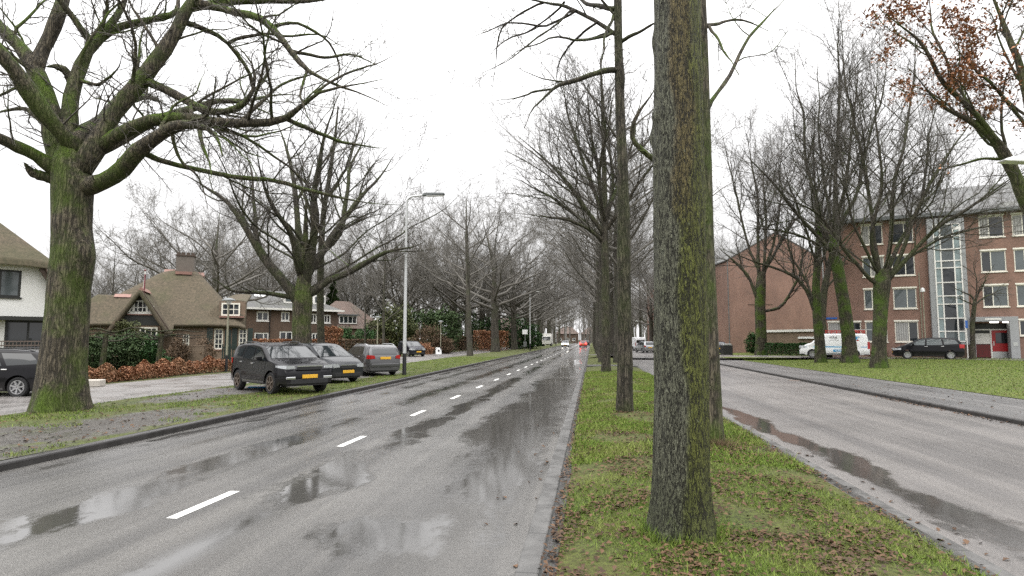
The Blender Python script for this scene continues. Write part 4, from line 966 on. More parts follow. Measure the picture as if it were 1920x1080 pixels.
# left row, on from the lamp post
far_tree('thin', 'verge_tree', 'slim straight tree just left of the tall pale lamp post', gnd(718, 668, .1), 1.0, 1.25, v=0)
far_tree('tall', 'verge_tree', 'leaning dark tree on the grass strip right of the shorter path lamp', gnd(881, 667, .1), 2.0, 1.1, v=0).rotation_euler = (0, rad(7), 2.0)
far_tree('wide', 'verge_tree', 'broad tree behind the service road, left of the leaning dark one', gnd(850, 656, .1), 0.4, 1.42, v=0)
far_tree('wide', 'verge_tree', 'broad spreading tree with flared foot on the strip, right of the leaning one', gnd(929, 659.5, .1), 2.6, 1.5, v=1)
far_tree('wide', 'verge_tree', 'dark trunk between the leaning tree and the flared one, behind the service road', gnd(903, 654, .1), 4.4, 1.4, v=2)
rg = np.random.default_rng(77)
for k, Y in enumerate((104, 116, 129, 143, 158, 174, 192, 212, 235, 260)):
    far_tree('wide', 'verge_tree', 'far bare tree of the left roadside row beyond the second lamp post', (-13.2 + rg.normal(0, .6), Y, .1), rg.random() * 6, 1.3 + .25 * rg.random(), 'far trees of the left roadside row', v=k)
for k, Y in enumerate((98, 122, 150, 180, 220)):
    far_tree('wide', 'garden_tree', 'bare tree standing beyond the service road far ahead', (-21.5 + rg.normal(0, 1), Y, .08), rg.random() * 6, 1.3 + .2 * rg.random(), 'far trees beyond the service road', v=k + 1)
# median rows
for k, (X, Y) in enumerate(((.85, 47), (.8, 58), (.85, 69), (.8, 81), (.85, 94), (.8, 108), (.85, 124), (.8, 142), (.8, 164), (.8, 190), (.8, 225), (1.95, 34.5), (1.95, 46), (1.95, 60), (1.95, 76), (1.95, 100), (1.95, 130), (1.95, 170))):
    far_tree('tall', 'avenue_tree', 'straight dark median tree in the far file behind the nearer trunks', (X, Y, .12), rg.random() * 6, .95 + .12 * rg.random(), 'far file of median trees', v=k)
# beyond the side road
for k, (x, y) in enumerate(((10.6, 88), (13.5, 100), (10.8, 112), (15, 122), (10.8, 138), (14, 155), (11, 170), (13, 195), (11, 220), (20, 135), (19, 170))):
    far_tree(('vase', 'tall', 'wide')[k % 3], 'roadside_tree', 'far bare tree along the side road beyond the parked vans', (x, y, .1), rg.random() * 6, 1.0 + .2 * rg.random(), 'far trees along the side road', v=k)
for k, (x, y, s_) in enumerate(((1375, 150, 1.0), (1400, 120, .9), (1450, 135, 1.0), (1350, 210, 1.2))):
    p = at(x, 636, y); far_tree('vase', 'bare_tree', 'tall bare tree rising behind the gabled brick block', (p[0], p[1], .3), rg.random() * 6, s_ * 1.35, 'bare trees behind the flats', v=k)
# garden trees among the houses
far_tree('wide', 'garden_tree', 'large bare tree behind the ridge of the thatched cottage', at(400, 636, 62) * np.array([1, 1, 0]), 1.3, 1.2, v=0)
far_tree('wide', 'garden_tree', 'bare tree behind the cottage to the left of its chimney', at(345, 636, 84) * np.array([1, 1, 0]), 3.3, 1.25, v=2)
far_tree('thin', 'garden_tree', 'small wispy tree seen right of the big oak trunk', at(205, 636, 52) * np.array([1, 1, 0]), .3, .85, v=1)
far_tree('thin', 'garden_tree', 'small forked garden tree before the brown house with the dormer', at(684, 636, 66) * np.array([1, 1, 0]), .9, .8, v=1)
for k in range(22):
    x = 430 + 420 * (k + rg.random()) / 22; Z = 95 + 55 * rg.random()
    p = at(x, 636, Z); far_tree(('vase', 'wide', 'thin', 'vase')[k % 4], 'bare_tree', 'bare tree of the wood rising behind the brick houses', (p[0], p[1], 0), rg.random() * 6, (1.1 + .4 * rg.random()) * (1.4 if k % 4 == 2 else 1.0), 'bare trees of the wood behind the houses', v=k)
for k in range(12):
    x = 60 + 300 * (k + rg.random()) / 12; Z = 90 + 40 * rg.random()
    p = at(x, 636, Z); far_tree(('thin', 'vase')[k % 2], 'bare_tree', 'bare tree low on the skyline behind the cottage garden', (p[0], p[1], 0), rg.random() * 6, .8 + .35 * rg.random(), 'bare trees behind the cottage', v=k)
# the wood closing the view
def wood(name, n, box, seed, hs, tk=1.0):
    r = np.random.default_rng(seed); b = []
    x = box[0] + (box[1] - box[0]) * r.random(n); y = box[2] + (box[3] - box[2]) * r.random(n)
    h = hs * (0.6 + 0.6 * r.random(n)); P = np.stack([np.stack([x + r.normal(0, .15, n) * k, y + r.normal(0, .15, n) * k, h * k / 5], -1) for k in range(6)], 1)
    R_ = (h * .014)[:, None] * np.linspace(1, .2, 6)[None]; b.append((P, R_, 5))
    q = spawn(P, R_, r, dens=.7, t0=.3, ang=38, lfac=.33, trop=.25, wob=.15, m=5, rfac=.6, maxl=6); b.append((*q, 3))
    q2 = spawn(q[0], q[1], r, dens=1.3, t0=.15, ang=38, lfac=.5, trop=.15, wob=.2, m=4, rfac=.7, maxl=2.4, rmin=.03 * tk); b.append((*q2, 3))
    q3 = spawn(q2[0], q2[1], r, dens=1.6, t0=.15, ang=40, lfac=.6, trop=.1, wob=.2, m=3, rfac=.8, maxl=1.2, rmin=.028 * tk); b.append((*q3, 3))
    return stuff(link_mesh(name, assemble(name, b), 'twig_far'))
wood('woodland', 46, (-75, -26, 130, 200), 3, 17)
wood('woodland', 330, (-70, 70, 250, 330), 4, 17, 2.0)
wood('woodland', 90, (14, 60, 150, 240), 5, 15)
# ------------------------------------------------------------------ vehicles (local: x forward, y left, z up, origin on the ground at mid length)
class Car:
    def __init__(s, L, W, prof, belt, sill, xf, xr, rw, paint, tum=0.20, endk=0.20, zfront=0.30):
        s.L, s.W, s.belt, s.sill, s.xf, s.xr, s.rw, s.paint, s.tum, s.endk, s.zf = L, W, belt, sill, xf, xr, rw, paint, tum, endk, zfront
        s.px = np.array([p[0] for p in prof]); s.pz = np.array([p[1] for p in prof]); s.H = s.pz.max()
    def top(s, x):
        return sum(np.interp(np.asarray(x) + d, s.px, s.pz) for d in (-.06, -.03, 0, .03, .06)) / 5
    def half(s, x):
        t = np.clip((np.abs(x) - s.L * .30) / (s.L * .20), 0, 1); return s.W / 2 * (1 - s.endk * t ** 2.6)
    def side(s, x, z):
        w = s.half(x); z = np.asarray(z, float)
        low = w * (1 - 0.10 * np.clip((0.55 - z) / 0.45, 0, 1) ** 1.6) * (1 - 0.03 * np.clip((z - .62) / .3, 0, 1))
        up = np.clip((z - s.belt) / max(.1, s.H - s.belt), 0, 1)
        return low - w * s.tum * up ** 1.15
    def section(s, x):
        ra = s.rw + 0.055; zb = s.sill + (0.06 if abs(x) > s.L * .43 else 0)
        for xw in (s.xf, s.xr):
            if abs(x - xw) < ra: zb = max(zb, s.rw + math.sqrt(ra * ra - (x - xw) ** 2))
        zt = float(s.top(x)); rc = min(0.10, max(0.05, (zt - zb) * .2))
        zb = min(zb, zt - rc - .02)
        pts = []
        for z in np.linspace(zb, zt - rc, 11): pts.append((float(s.side(x, z)), z))
        ye, ze = pts[-1]
        for a in (25, 50, 72): pts.append((ye - rc * 1.3 * (1 - math.cos(rad(a))), ze + rc * math.sin(rad(a)) * .93))
        y2, z2 = pts[-1]
        for f in (0.66, 0.33, 0.0): pts.append((y2 * f, z2 + (zt - z2) * (1 - f * f)))
        return pts
    def body(s):
        xs = list(np.linspace(-s.L / 2, s.L / 2, 75)); ra = s.rw + .055
        for xw in (s.xf, s.xr):
            xs += [xw + ra * math.cos(k * PI / 14) for k in range(15)] + [xw + ra * 1.012, xw - ra * 1.012]
        xs = sorted(xs); mb = MB(); rows = []
        for x in xs:
            sec = s.section(x); rows.append([(x, y, z) for y, z in sec] + [(x, -y, z) for y, z in sec[-2::-1]])
        n = len(rows[0]); V = [p for r_ in rows for p in r_]
        fs = [(i * n + j, i * n + j + 1, (i + 1) * n + j + 1, (i + 1) * n + j) for i in range(len(rows) - 1) for j in range(n - 1)]
        fs += [tuple(range(n)), tuple(range((len(rows) - 1) * n, len(rows) * n))[::-1]]
        return mb.add(V, fs)
    def glass_side(s, mb, quad, sg, off=.007):
        """quad: (x,z) bottom-front, bottom-rear, top-rear, top-front"""
        nx, nz_ = 6, 4; g = []
        for j in range(nz_ + 1):
            for i in range(nx + 1):
                u, v = i / nx, j / nz_
                p = [(1 - u) * (1 - v) * quad[0][k] + u * (1 - v) * quad[1][k] + u * v * quad[2][k] + (1 - u) * v * quad[3][k] for k in (0, 1)]
                g.append((p[0], sg * (float(s.side(p[0], p[1])) + off), p[1]))
        return mb.add(g, [(j * (nx + 1) + i, j * (nx + 1) + i + 1, (j + 1) * (nx + 1) + i + 1, (j + 1) * (nx + 1) + i) for j in range(nz_) for i in range(nx)])
    def glass_top(s, mb, x0, x1, marg, off=.010, bot=0.92):
        nx, ny = 8, 8; g = []
        for i in range(nx + 1):
            x = x0 + (x1 - x0) * i / nx; sec = s.section(x); y2, z2 = sec[-4]; zt = sec[-1][1]
            sl = (float(s.top(x + .02)) - float(s.top(x - .02))) / .04; nrm = np.array([-sl, 0, 1]) / math.hypot(sl, 1)
            for j in range(ny + 1):
                f = -1 + 2 * j / ny; y = f * (y2 - marg); q = y / y2
                g.append((x + nrm[0] * off, y, z2 + (zt - z2) * (1 - q * q) + nrm[2] * off))
        return mb.add(g, [(i * (ny + 1) + j, i * (ny + 1) + j + 1, (i + 1) * (ny + 1) + j + 1, (i + 1) * (ny + 1) + j) for i in range(nx) for j in range(ny)])
    def endface(s, mb, sg, y0, y1, z0, z1, d=.02, sk=0.0):
        x = sg * s.L / 2; a, b = (x - sg * .02, x + sg * d)
        pts = [(a, y0, z0), (a, y1, z0), (a, y1 + sk, z1), (a, y0, z1)]
        return mb.prism(pts, (b - a, 0, 0))
    def wrap(s, mb, sg_x, sg_y, x0, z0, z1, yin, tip=0.0, d=.014):
        """lamp wrapping round a corner: side patch plus end-face patch"""
        xe = sg_x * (s.L / 2 - .005); q = [(xe, z0), (x0, z0 + tip), (x0, z1), (xe, z1)]
        s.glass_side(mb, q, sg_y, d)
        x = sg_x * s.L / 2; yo = float(s.half(x)) * .985
        mb.prism([(x - sg_x * .01, sg_y * yin, z0 + .02), (x - sg_x * .01, sg_y * yo, z0), (x - sg_x * .01, sg_y * yo, z1), (x - sg_x * .01, sg_y * (yin + .04), z1 - .02)], (sg_x * .03, 0, 0))
def wheel(parent, x, y, r, sg, rim='rim_alloy', spokes=5, w=.21):
    e = bpy.data.objects.new('wheel', None); COL.objects.link(e); e.parent = parent; e.location = (x, y, r)
    mb = MB(); h = w / 2
    mb.lathe([(r * .66, -h * .85), (r * .90, -h), (r * .975, -h * .72), (r, 0), (r * .975, h * .72), (r * .90, h), (r * .66, h * .85), (r * .60, 0), (r * .66, -h * .85)], 28, 'y')
    mb.build('tyre', 'tyre_rubber', e, True)
    mb = MB(); o_ = sg * h
    mb.lathe([(r * .67, o_ * .95), (r * .60, o_ * .90), (r * .58, o_ * .35), (r * .12, o_ * .25), (0.001, o_ * .25)], 28, 'y', mi=1)
    mb.lathe([(r * .68, o_ * .80), (r * .68, o_ * 1.0), (r * .62, o_ * 1.0), (r * .60, o_ * .80)], 28, 'y')
    mb.lathe([(r * .15, o_ * .3), (r * .14, o_ * .86), (0.001, o_ * .90)], 14, 'y')
    for k in range(spokes):
        a = 2 * PI * k / spokes + .3; c, s_ = math.cos(a), math.sin(a)
        mb.bar((c * r * .10, o_ * .78, s_ * r * .10), (c * r * .63, o_ * .86, s_ * r * .63), r * .15 if spokes < 8 else r * .09, r * .13)
    mb.build('rim', [rim, 'trim_black'], e, False)
def plate(car, parent, sg, z, w=.52, y=0.0, d=.03):
    mb = MB(); x = sg * (car.L / 2 + d); mb.box(x - .008, x + .008, y - w / 2, y + w / 2, z - .058, z + .058)
    mb.build('number_plate', 'plate_yellow', parent, False, .006)
def build_car(root, c, sides, wind, rear, head=None, tail=None, plates=(.5, .8), rim='rim_alloy', spokes=5, rails=None, mirrors=None, handles=(), grille=None, glassmat='car_glass', cladding=True, roofglass=False, lamps=(0, 0), bumper=True):
    c.body().build('body', c.paint, root, True)
    mb = MB(); mb.box(-c.L / 2 + .12, c.L / 2 - .12, -c.W / 2 + .24, c.W / 2 - .24, c.sill - .02, .62); mb.build('underbody', 'trim_black', root)
    for sg in (1, -1):
        for q in sides:
            mb = MB(); c.glass_side(mb, q, sg); mb.build('side_window', glassmat, root, True)
    mb = MB(); c.glass_top(mb, wind[0], wind[1], .015); mb.build('windscreen', glassmat, root, True)
    mb = MB(); c.glass_top(mb, rear[0], rear[1], .07); mb.build('rear_window', glassmat, root, True)
    for sg in (1, -1):
        if head:
            mb = MB(); c.wrap(mb, 1, sg, c.L / 2 - head[0], head[1], head[2], head[3], .05); mb.build('headlight', 'headlight_on' if lamps[0] else 'lens_clear', root, True)
        if tail:
            mb = MB(); c.wrap(mb, -1, sg, -c.L / 2 + tail[0], tail[1], tail[2], tail[3]); mb.build('tail_light', 'taillight_on' if lamps[1] else 'lens_red', root, True)
    for x in (c.xf, c.xr):
        for sg in (1, -1): wheel(root, x, sg * (c.W / 2 - .125), c.rw, sg, rim, spokes)
    if plates[0]: plate(c, root, 1, plates[0])
    if plates[1]: plate(c, root, -1, plates[1])
    if bumper:
        mb = MB(); c.endface(mb, 1, -c.W * .34, c.W * .34, c.sill + .05, c.sill + .20, .012); mb.build('air_intake', 'trim_black', root, False, .01)
    if grille:
        mb = MB(); c.endface(mb, 1, -grille[0], grille[0], grille[1], grille[2], .018); g_ = mb.build('grille', 'trim_black', root, False, .012)
        mb = MB(); x = c.L / 2 + .012
        mb.bar((x, -grille[0], grille[2]), (x, grille[0], grille[2]), .03, .022)
        if len(grille) > 3: mb.bar((x, -grille[0], grille[1]), (x, grille[0], grille[1]), .025, .02)
        mb.build('grille_trim', 'chrome', g_)
    if mirrors:
        for sg in (1, -1):
            y = float(c.side(mirrors[0], mirrors[1])); mb = MB()
            mb.bar((mirrors[0], sg * (y - .02), mirrors[1] - .03), (mirrors[0], sg * (y + .06), mirrors[1]), .06, .04)
            mb.prism([(mirrors[0] - .09, sg * (y + .03), mirrors[1] - .05), (mirrors[0] - .09, sg * (y + .21), mirrors[1] - .03), (mirrors[0] - .09, sg * (y + .21), mirrors[1] + .09), (mirrors[0] - .09, sg * (y + .04), mirrors[1] + .10)], (.14, 0, 0))
            mb.build('wing_mirror', c.paint, root, False, .03)
    for hx, hz in handles:
        for sg in (1, -1):
            y = float(c.side(hx, hz)); mb = MB(); mb.box(hx - .09, hx + .09, min(sg * (y - .01), sg * (y + .03)), max(sg * (y - .01), sg * (y + .03)), hz - .017, hz + .017); mb.build('door_handle', 'chrome' if c.paint != 'paint_white' else 'trim_black', root, False, .01)
    if rails:
        for sg in (1, -1):
            mb = MB(); pth = []
            for x in np.linspace(rails[0], rails[1], 9):
                sec = c.section(x); y, z = sec[-5]; pth.append((x, sg * y * .98, z + .055))
            pth[0] = (pth[0][0], pth[0][1], pth[0][2] - .05); pth[-1] = (pth[-1][0], pth[-1][1], pth[-1][2] - .05)
            mb.tube(pth, .018, 6); mb.build('roof_rail', 'trim_black' if c.paint == 'paint_black' else 'chrome', root, True)
    # seams of the doors and a dark rubbing strip low on the flank
    if cladding:
        for sg in (1, -1):
            mb = MB(); c.glass_side(mb, [(c.xf - c.rw - .1, c.sill + .04), (c.xr + c.rw + .1, c.sill + .04), (c.xr + c.rw + .1, c.sill + .11), (c.xf - c.rw - .1, c.sill + .11)], sg, .012)
            mb.build('sill_trim', 'trim_black' if cladding is True else cladding, root, True)
def door_seams(c, root, xs, z1):
    for sg in (1, -1):
        mb = MB()
        for x in xs: c.glass_side(mb, [(x + .006, c.sill + .1), (x - .006, c.sill + .1), (x - .006, z1), (x + .006, z1)], sg, .004)
        mb.build('door_seam', 'pole_black', root)
def place(root, px, Zs, heading_cam, z):
    """heading given in the camera's ground frame: 0 = picture-right, 90 = away from the viewer"""
    p = at(px, 636, Zs); root.location = (p[0], p[1], z); root.rotation_euler = (0, 0, rad(heading_cam) + YAW)
VPG = 'vehicles'
# 1 black SUV
r_ = thing('parked_car', 'black muddy SUV with roof rails, parked nose towards the road on the gravel', 'car')
c = Car(4.44, 1.855, [(-2.30, .62), (-2.22, .78), (-2.17, 1.00), (-1.98, 1.36), (-1.74, 1.55), (-1.2, 1.625), (-.4, 1.64), (.15, 1.60), (.45, 1.53), (1.22, 1.10), (1.6, 1.04), (1.98, .96), (2.15, .86), (2.20, .72), (2.26, .62)], 1.02, .30, 1.36, -1.28, .355, 'paint_black', .19, .17)
build_car(r_, c, [[(.98, 1.06), (.06, 1.08), (.0, 1.50), (.36, 1.47)], [(-.02, 1.08), (-.94, 1.12), (-.80, 1.51), (-.08, 1.50)], [(-1.04, 1.15), (-1.62, 1.24), (-1.42, 1.42), (-.92, 1.50)]],
          (1.16, .50), (-2.12, -1.84), (.50, .82, .93, .48), (.42, .92, 1.10, .55), (.58, .86), 'rim_brown', 5, (-1.5, .2), (.72, 1.10), ((-.05, .96), (-1.0, .99)), (.42, .78, .90), cladding='paint_grey')
door_seams(c, r_, (.95, -.02, -1.02), 1.02)
for sg in (1, -1): mb = MB(); c.endface(mb, 1, sg * .62 - .15, sg * .62 + .15, .50, .58, .02); mb.build('fog_lamp', 'chrome', r_, False, .015)
mb = MB(); mb.lathe([(.11, 0), (.11, .004)], 4)
place(r_, 525, 21.2, -45, 0.10)
SUV = r_
# 2 dark hatchback behind it
r_ = thing('parked_car', 'dark compact hatchback half hidden behind the black SUV', 'car')
c = Car(4.20, 1.76, [(-2.16, .60), (-2.08, .80), (-1.98, 1.05), (-1.72, 1.42), (-1.4, 1.55), (-.6, 1.60), (.1, 1.56), (.35, 1.50), (1.28, 1.02), (1.6, .95), (1.92, .84), (2.08, .72), (2.15, .60)], .95, .22, 1.28, -1.30, .31, 'paint_dark', .2, .2)
build_car(r_, c, [[(1.0, 1.0), (.05, 1.0), (.0, 1.44), (.36, 1.40)], [(-.03, 1.0), (-.95, 1.02), (-.85, 1.44), (-.07, 1.44)], [(-1.05, 1.05), (-1.6, 1.12), (-1.4, 1.36), (-.95, 1.43)]],
          (1.22, .42), (-1.92, -1.5), (.45, .62, .78, .40), (.35, .80, .95, .5), (.46, .80), 'rim_alloy', 7, None, (.8, 1.0), ((-.05, .88), (-1.0, .90)), (.34, .58, .72))
place(r_, 602, 26.2, -42, 0.10)
# 3 grey estate seen from behind
r_ = thing('parked_car', 'grey estate car seen from its tailgate, parked near the lamp post', 'car')
c = Car(4.56, 1.78, [(-2.34, .55), (-2.28, .80), (-2.22, 1.00), (-2.02, 1.34), (-1.85, 1.46), (-1.2, 1.50), (-.3, 1.50), (.2, 1.46), (1.15, 1.02), (1.6, .96), (2.02, .84), (2.2, .70), (2.34, .55)], .97, .22, 1.34, -1.26, .315, 'paint_grey', .2, .16)
build_car(r_, c, [[(.88, 1.0), (-.02, 1.0), (-.05, 1.37), (.28, 1.35)], [(-.10, 1.0), (-.98, 1.01), (-.92, 1.38), (-.13, 1.37)], [(-1.06, 1.02), (-1.86, 1.06), (-1.62, 1.36), (-1.0, 1.38)]],
          (1.08, .28), (-2.20, -2.04), (.45, .62, .78, .45), (.30, .82, 1.0, .50), (.5, .86), 'rim_alloy', 9, (-1.7, .1), (.66, 1.02), ((-.1, .90), (-1.0, .92)), (.34, .58, .72))
mb = MB(); c.endface(mb, -1, -.70, .70, .44, .60, .035); mb.build('rear_bumper', 'paint_grey', r_, False, .03)
place(r_, 692, 31.2, 123, 0.10)
# 4 black estate on the far left
r_ = thing('parked_car', 'black estate car at the left picture edge before the white house', 'car')
c = Car(4.70, 1.80, [(-2.42, .55), (-2.34, .80), (-2.28, .98), (-2.0, 1.28), (-1.75, 1.44), (-1.0, 1.50), (-.2, 1.50), (.3, 1.44), (1.2, .98), (1.7, .92), (2.1, .80), (2.3, .66), (2.42, .55)], .94, .20, 1.36, -1.36, .32, 'paint_black', .2, .16)
build_car(r_, c, [[(.92, .97), (.02, .97), (-.02, 1.36), (.34, 1.33)], [(-.06, .97), (-.86, .98), (-.62, 1.38), (-.10, 1.37)], [(-1.0, .99), (-1.98, 1.04), (-1.62, 1.36), (-.74, 1.38)]],
          (1.1, .34), (-2.24, -1.92), (.45, .60, .76, .45), (.30, .78, .96, .5), (.5, .8), 'rim_alloy', 7, (-1.7, .0), (.7, 1.0), ((-.06, .86), (-.95, .87)), None, cladding='paint_grey')
place(r_, -8, 20.0, 184, 0.04)
# 5 dark MPV on the service road far ahead
r_ = thing('parked_car', 'dark compact MPV facing us on the service road beyond the lamp post', 'car')
c = Car(4.1, 1.75, [(-2.1, .6), (-2.02, .9), (-1.8, 1.4), (-1.5, 1.58), (-.5, 1.62), (.2, 1.55), (1.3, 1.02), (1.75, .9), (2.02, .72), (2.1, .6)], 1.0, .22, 1.28, -1.25, .31, 'paint_blueblack', .2, .2)
build_car(r_, c, [[(1.0, 1.04), (.05, 1.04), (.0, 1.46), (.3, 1.44)], [(-.03, 1.04), (-.95, 1.06), (-.85, 1.46), (-.07, 1.46)], [(-1.05, 1.08), (-1.6, 1.14), (-1.4, 1.38), (-.95, 1.45)]], (1.24, .3), (-1.96, -1.62), (.5, .66, .84, .38), (.3, .8, 1.0, .5), (.5, .8), 'rim_alloy', 7, None, (.8, 1.03), (), (.34, .58, .72))
place(r_, 771, 64.5, -58, 0.075)
# 6 black MPV by the flats
r_ = thing('parked_car', 'black seven-seat MPV parked side-on in front of the glass stairwell', 'car')
c = Car(4.47, 1.80, [(-2.28, .60), (-2.20, .82), (-2.14, 1.05), (-1.95, 1.45), (-1.75, 1.58), (-1.0, 1.63), (-.2, 1.63), (.35, 1.56), (1.45, 1.06), (1.75, .98), (2.02, .86), (2.18, .72), (2.26, .58)], 1.0, .22, 1.32, -1.38, .32, 'paint_black', .19, .18)
build_car(r_, c, [[(1.14, 1.06), (.20, 1.05), (.16, 1.48), (.52, 1.43)], [(.08, 1.05), (-.90, 1.07), (-.84, 1.50), (.04, 1.49)], [(-1.02, 1.09), (-1.90, 1.16), (-1.70, 1.44), (-.95, 1.50)]],
          (1.38, .46), (-2.10, -1.90), (.52, .66, .82, .40), (.30, .85, 1.12, .52), (.5, .84), 'rim_alloy', 9, None, (.96, 1.08), ((.12, .95), (-.9, .97)), (.34, .6, .74), glassmat='glass_mid')
place(r_, 1737, 47.0, 180 - 29, 0.35)
ZAF = r_
# 7 white service van
r_ = thing('service_van', 'white van with light blue stripe and red roof rack behind the lawn trees', 'van')
c = Car(5.0, 1.95, [(-2.52, .55), (-2.46, 1.2), (-2.40, 1.75), (-2.3, 1.93), (-2.0, 1.96), (.6, 1.96), (.9, 1.90), (1.62, 1.22), (2.0, 1.10), (2.32, .92), (2.44, .70), (2.52, .55)], 1.15, .26, 1.55, -1.42, .335, 'paint_white', .10, .13)
build_car(r_, c, [[(1.42, 1.22), (.66, 1.18), (.62, 1.70), (1.0, 1.70)]], (1.52, .95), (-2.455, -2.405), (.50, .80, .98, .50), (.14, .75, 1.30, .80), (.5, 0), 'rim_alloy', 5, None, (1.2, 1.25), ((.75, 1.05),), (.4, .6, .75), cladding=True)
mb = MB(); c.endface(mb, 1, -.85, .85, .36, .62, .03); mb.build('front_bumper', 'trim_black', r_, False, .03)
for sg in (1, -1):
    mb = MB(); c.glass_side(mb, [(2.05, .84), (-2.3, .84), (-2.3, .95), (2.05, .95)], sg, .006); mb.build('stripe', 'van_lightblue', r_)
    mb = MB(); c.glass_side(mb, [(.8, .90), (-.2, .90), (-.2, .945), (.8, .945)], sg, .010); c.glass_side(mb, [(-1.9, .87), (-2.3, .87), (-2.3, .92), (-1.9, .92)], sg, .010); mb.build('stripe_accent', 'van_blue', r_)
    mb = MB(); c.glass_side(mb, [(.05, .50), (-.95, .50), (-.95, .70), (.05, .70)], sg, .008); pn = mb.build('logo_panel', 'van_blue', r_)
    mb = MB()
    for k in range(5): c.glass_side(mb, [(-.08 - k * .16, .62), (-.20 - k * .16, .62), (-.20 - k * .16, .67), (-.08 - k * .16, .67)], sg, .012)
    c.glass_side(mb, [(-.12, .53), (-.85, .53), (-.85, .56), (-.12, .56)], sg, .012); mb.build('panel_lettering', 'paint_white', pn)
    mb = MB(); c.glass_side(mb, [(-1.55, 1.48), (-1.72, 1.48), (-1.62, 1.72), (-1.52, 1.72)], sg, .010); c.glass_side(mb, [(-1.50, 1.60), (-1.86, 1.66), (-1.86, 1.72), (-1.50, 1.70)], sg, .012); em = mb.build('emblem', 'van_blue', r_)
    mb = MB(); c.glass_side(mb, [(-1.62, 1.38), (-1.80, 1.38), (-1.80, 1.46), (-1.62, 1.46)], sg, .010); mb.build('emblem_foot', 'rack_red', em)
# dark capitals on the flank
fc = bpy.data.curves.new('lettering', 'FONT'); fc.body = 'MAA'; fc.size = .27; fc.extrude = .002; fc.align_x = 'LEFT'
fo = bpy.data.objects.new('lettering', fc); COL.objects.link(fo); bpy.context.view_layer.update()
me = bpy.data.meshes.new_from_object(fo.evaluated_get(bpy.context.evaluated_depsgraph_get())); bpy.data.objects.remove(fo)
yv = float(c.side(0, 1.6)) + .014
lo = link_mesh('lettering', me, 'ink_dark', r_); lo.location = (.28, yv, 1.56); lo.rotation_euler = (PI / 2 + .08, 0, PI)
mb = MB()
for k in range(4): c.glass_side(mb, [(.26 - k * .17, 1.42), (.15 - k * .17, 1.42), (.15 - k * .17, 1.47), (.26 - k * .17, 1.47)], 1, .010)
mb.build('small_lettering', 'ink_grey', r_)
rk = MB()
for sg in (1, -1):
    rk.bar((.55, sg * .72, 2.20), (-2.25, sg * .72, 2.20), .05); rk.bar((.55, sg * .72, 2.08), (-2.25, sg * .72, 2.08), .04)
    for x in np.linspace(.5, -2.2, 8): rk.bar((x, sg * .72, 1.93), (x, sg * .72, 2.22), .04)
for x in np.linspace(.5, -2.2, 6): rk.bar((x, -.72, 2.14), (x, .72, 2.14), .05)
rk.build('roof_rack', 'rack_red', r_)
lp_ = MB(); lp_.bar((-1.2, .3, 2.26), (-2.9, .3, 2.26), .09, .07); lp_.build('roof_pipe', 'metal_grey', r_)
place(r_, 1562, 50.2, 180 - 26, 0.34)
# 8, 9 on the side road
r_ = thing('parked_car', 'silver estate parked on the side road, seen from behind in the trunk gap', 'car')
c = Car(4.3, 1.75, [(-2.2, .55), (-2.12, .85), (-2.05, 1.05), (-1.85, 1.42), (-1.6, 1.52), (-.4, 1.56), (.2, 1.5), (1.2, 1.02), (1.7, .92), (2.1, .72), (2.2, .55)], .98, .22, 1.3, -1.3, .31, 'paint_silver', .2, .16)
build_car(r_, c, [[(.9, 1.02), (.0, 1.02), (-.02, 1.42), (.28, 1.4)], [(-.08, 1.02), (-.95, 1.03), (-.9, 1.42), (-.1, 1.42)], [(-1.04, 1.04), (-1.7, 1.08), (-1.5, 1.38), (-1.0, 1.42)]], (1.12, .3), (-2.05, -1.8), (.4, .62, .78, .45), (.2, .8, 1.0, .58), (.5, .72), 'rim_alloy', 7)
place(r_, 1209, 86, 97, 0.0)
r_ = thing('parked_van', 'white panel van just ahead of the silver estate on the side road', 'van')
c = Car(5.2, 2.0, [(-2.62, .5), (-2.58, 1.2), (-2.52, 2.0), (-2.42, 2.16), (.9, 2.18), (1.2, 2.08), (1.8, 1.3), (2.3, 1.05), (2.55, .75), (2.62, .5)], 1.2, .28, 1.65, -1.5, .34, 'paint_white', .08, .1)
build_car(r_, c, [[(1.5, 1.3), (.8, 1.28), (.78, 1.85), (1.15, 1.85)]], (1.7, 1.25), (-2.575, -2.53), (.4, .75, .95, .5), (.12, .8, 1.3, .82), (.5, .62), 'rim_alloy', 5)
place(r_, 1192, 101, 97, 0.0)
# 10-12 moving traffic
r_ = thing('moving_car', 'oncoming car with lit headlights far down the wet road', 'car')
c = Car(4.2, 1.76, [(-2.1, .55), (-2.0, .9), (-1.8, 1.3), (-1.4, 1.5), (-.2, 1.52), (.3, 1.45), (1.2, 1.0), (1.7, .9), (2.0, .72), (2.1, .55)], .97, .22, 1.28, -1.28, .31, 'paint_silver', .2, .18)
build_car(r_, c, [[(.9, 1.0), (.0, 1.0), (-.02, 1.38), (.3, 1.36)], [(-.08, 1.0), (-1.2, 1.02), (-1.0, 1.36), (-.1, 1.38)]], (1.1, .3), (-1.95, -1.5), (.35, .6, .82, .38), (.3, .8, 1.0, .5), (.48, .8), lamps=(1, 0))
r_.location = (-6.1, 148, 0); r_.rotation_euler = (0, 0, -PI / 2)
r_ = thing('moving_car', 'red hatchback driving away with glowing tail lights', 'car')
carpaint('paint_red', (0.38, 0.02, 0.02), 0.1)
c = Car(4.0, 1.74, [(-2.0, .55), (-1.95, .85), (-1.88, 1.05), (-1.6, 1.42), (-1.3, 1.5), (-.2, 1.52), (.3, 1.45), (1.2, 1.0), (1.7, .9), (1.92, .72), (2.0, .55)], .97, .22, 1.22, -1.22, .3, 'paint_red', .2, .15)
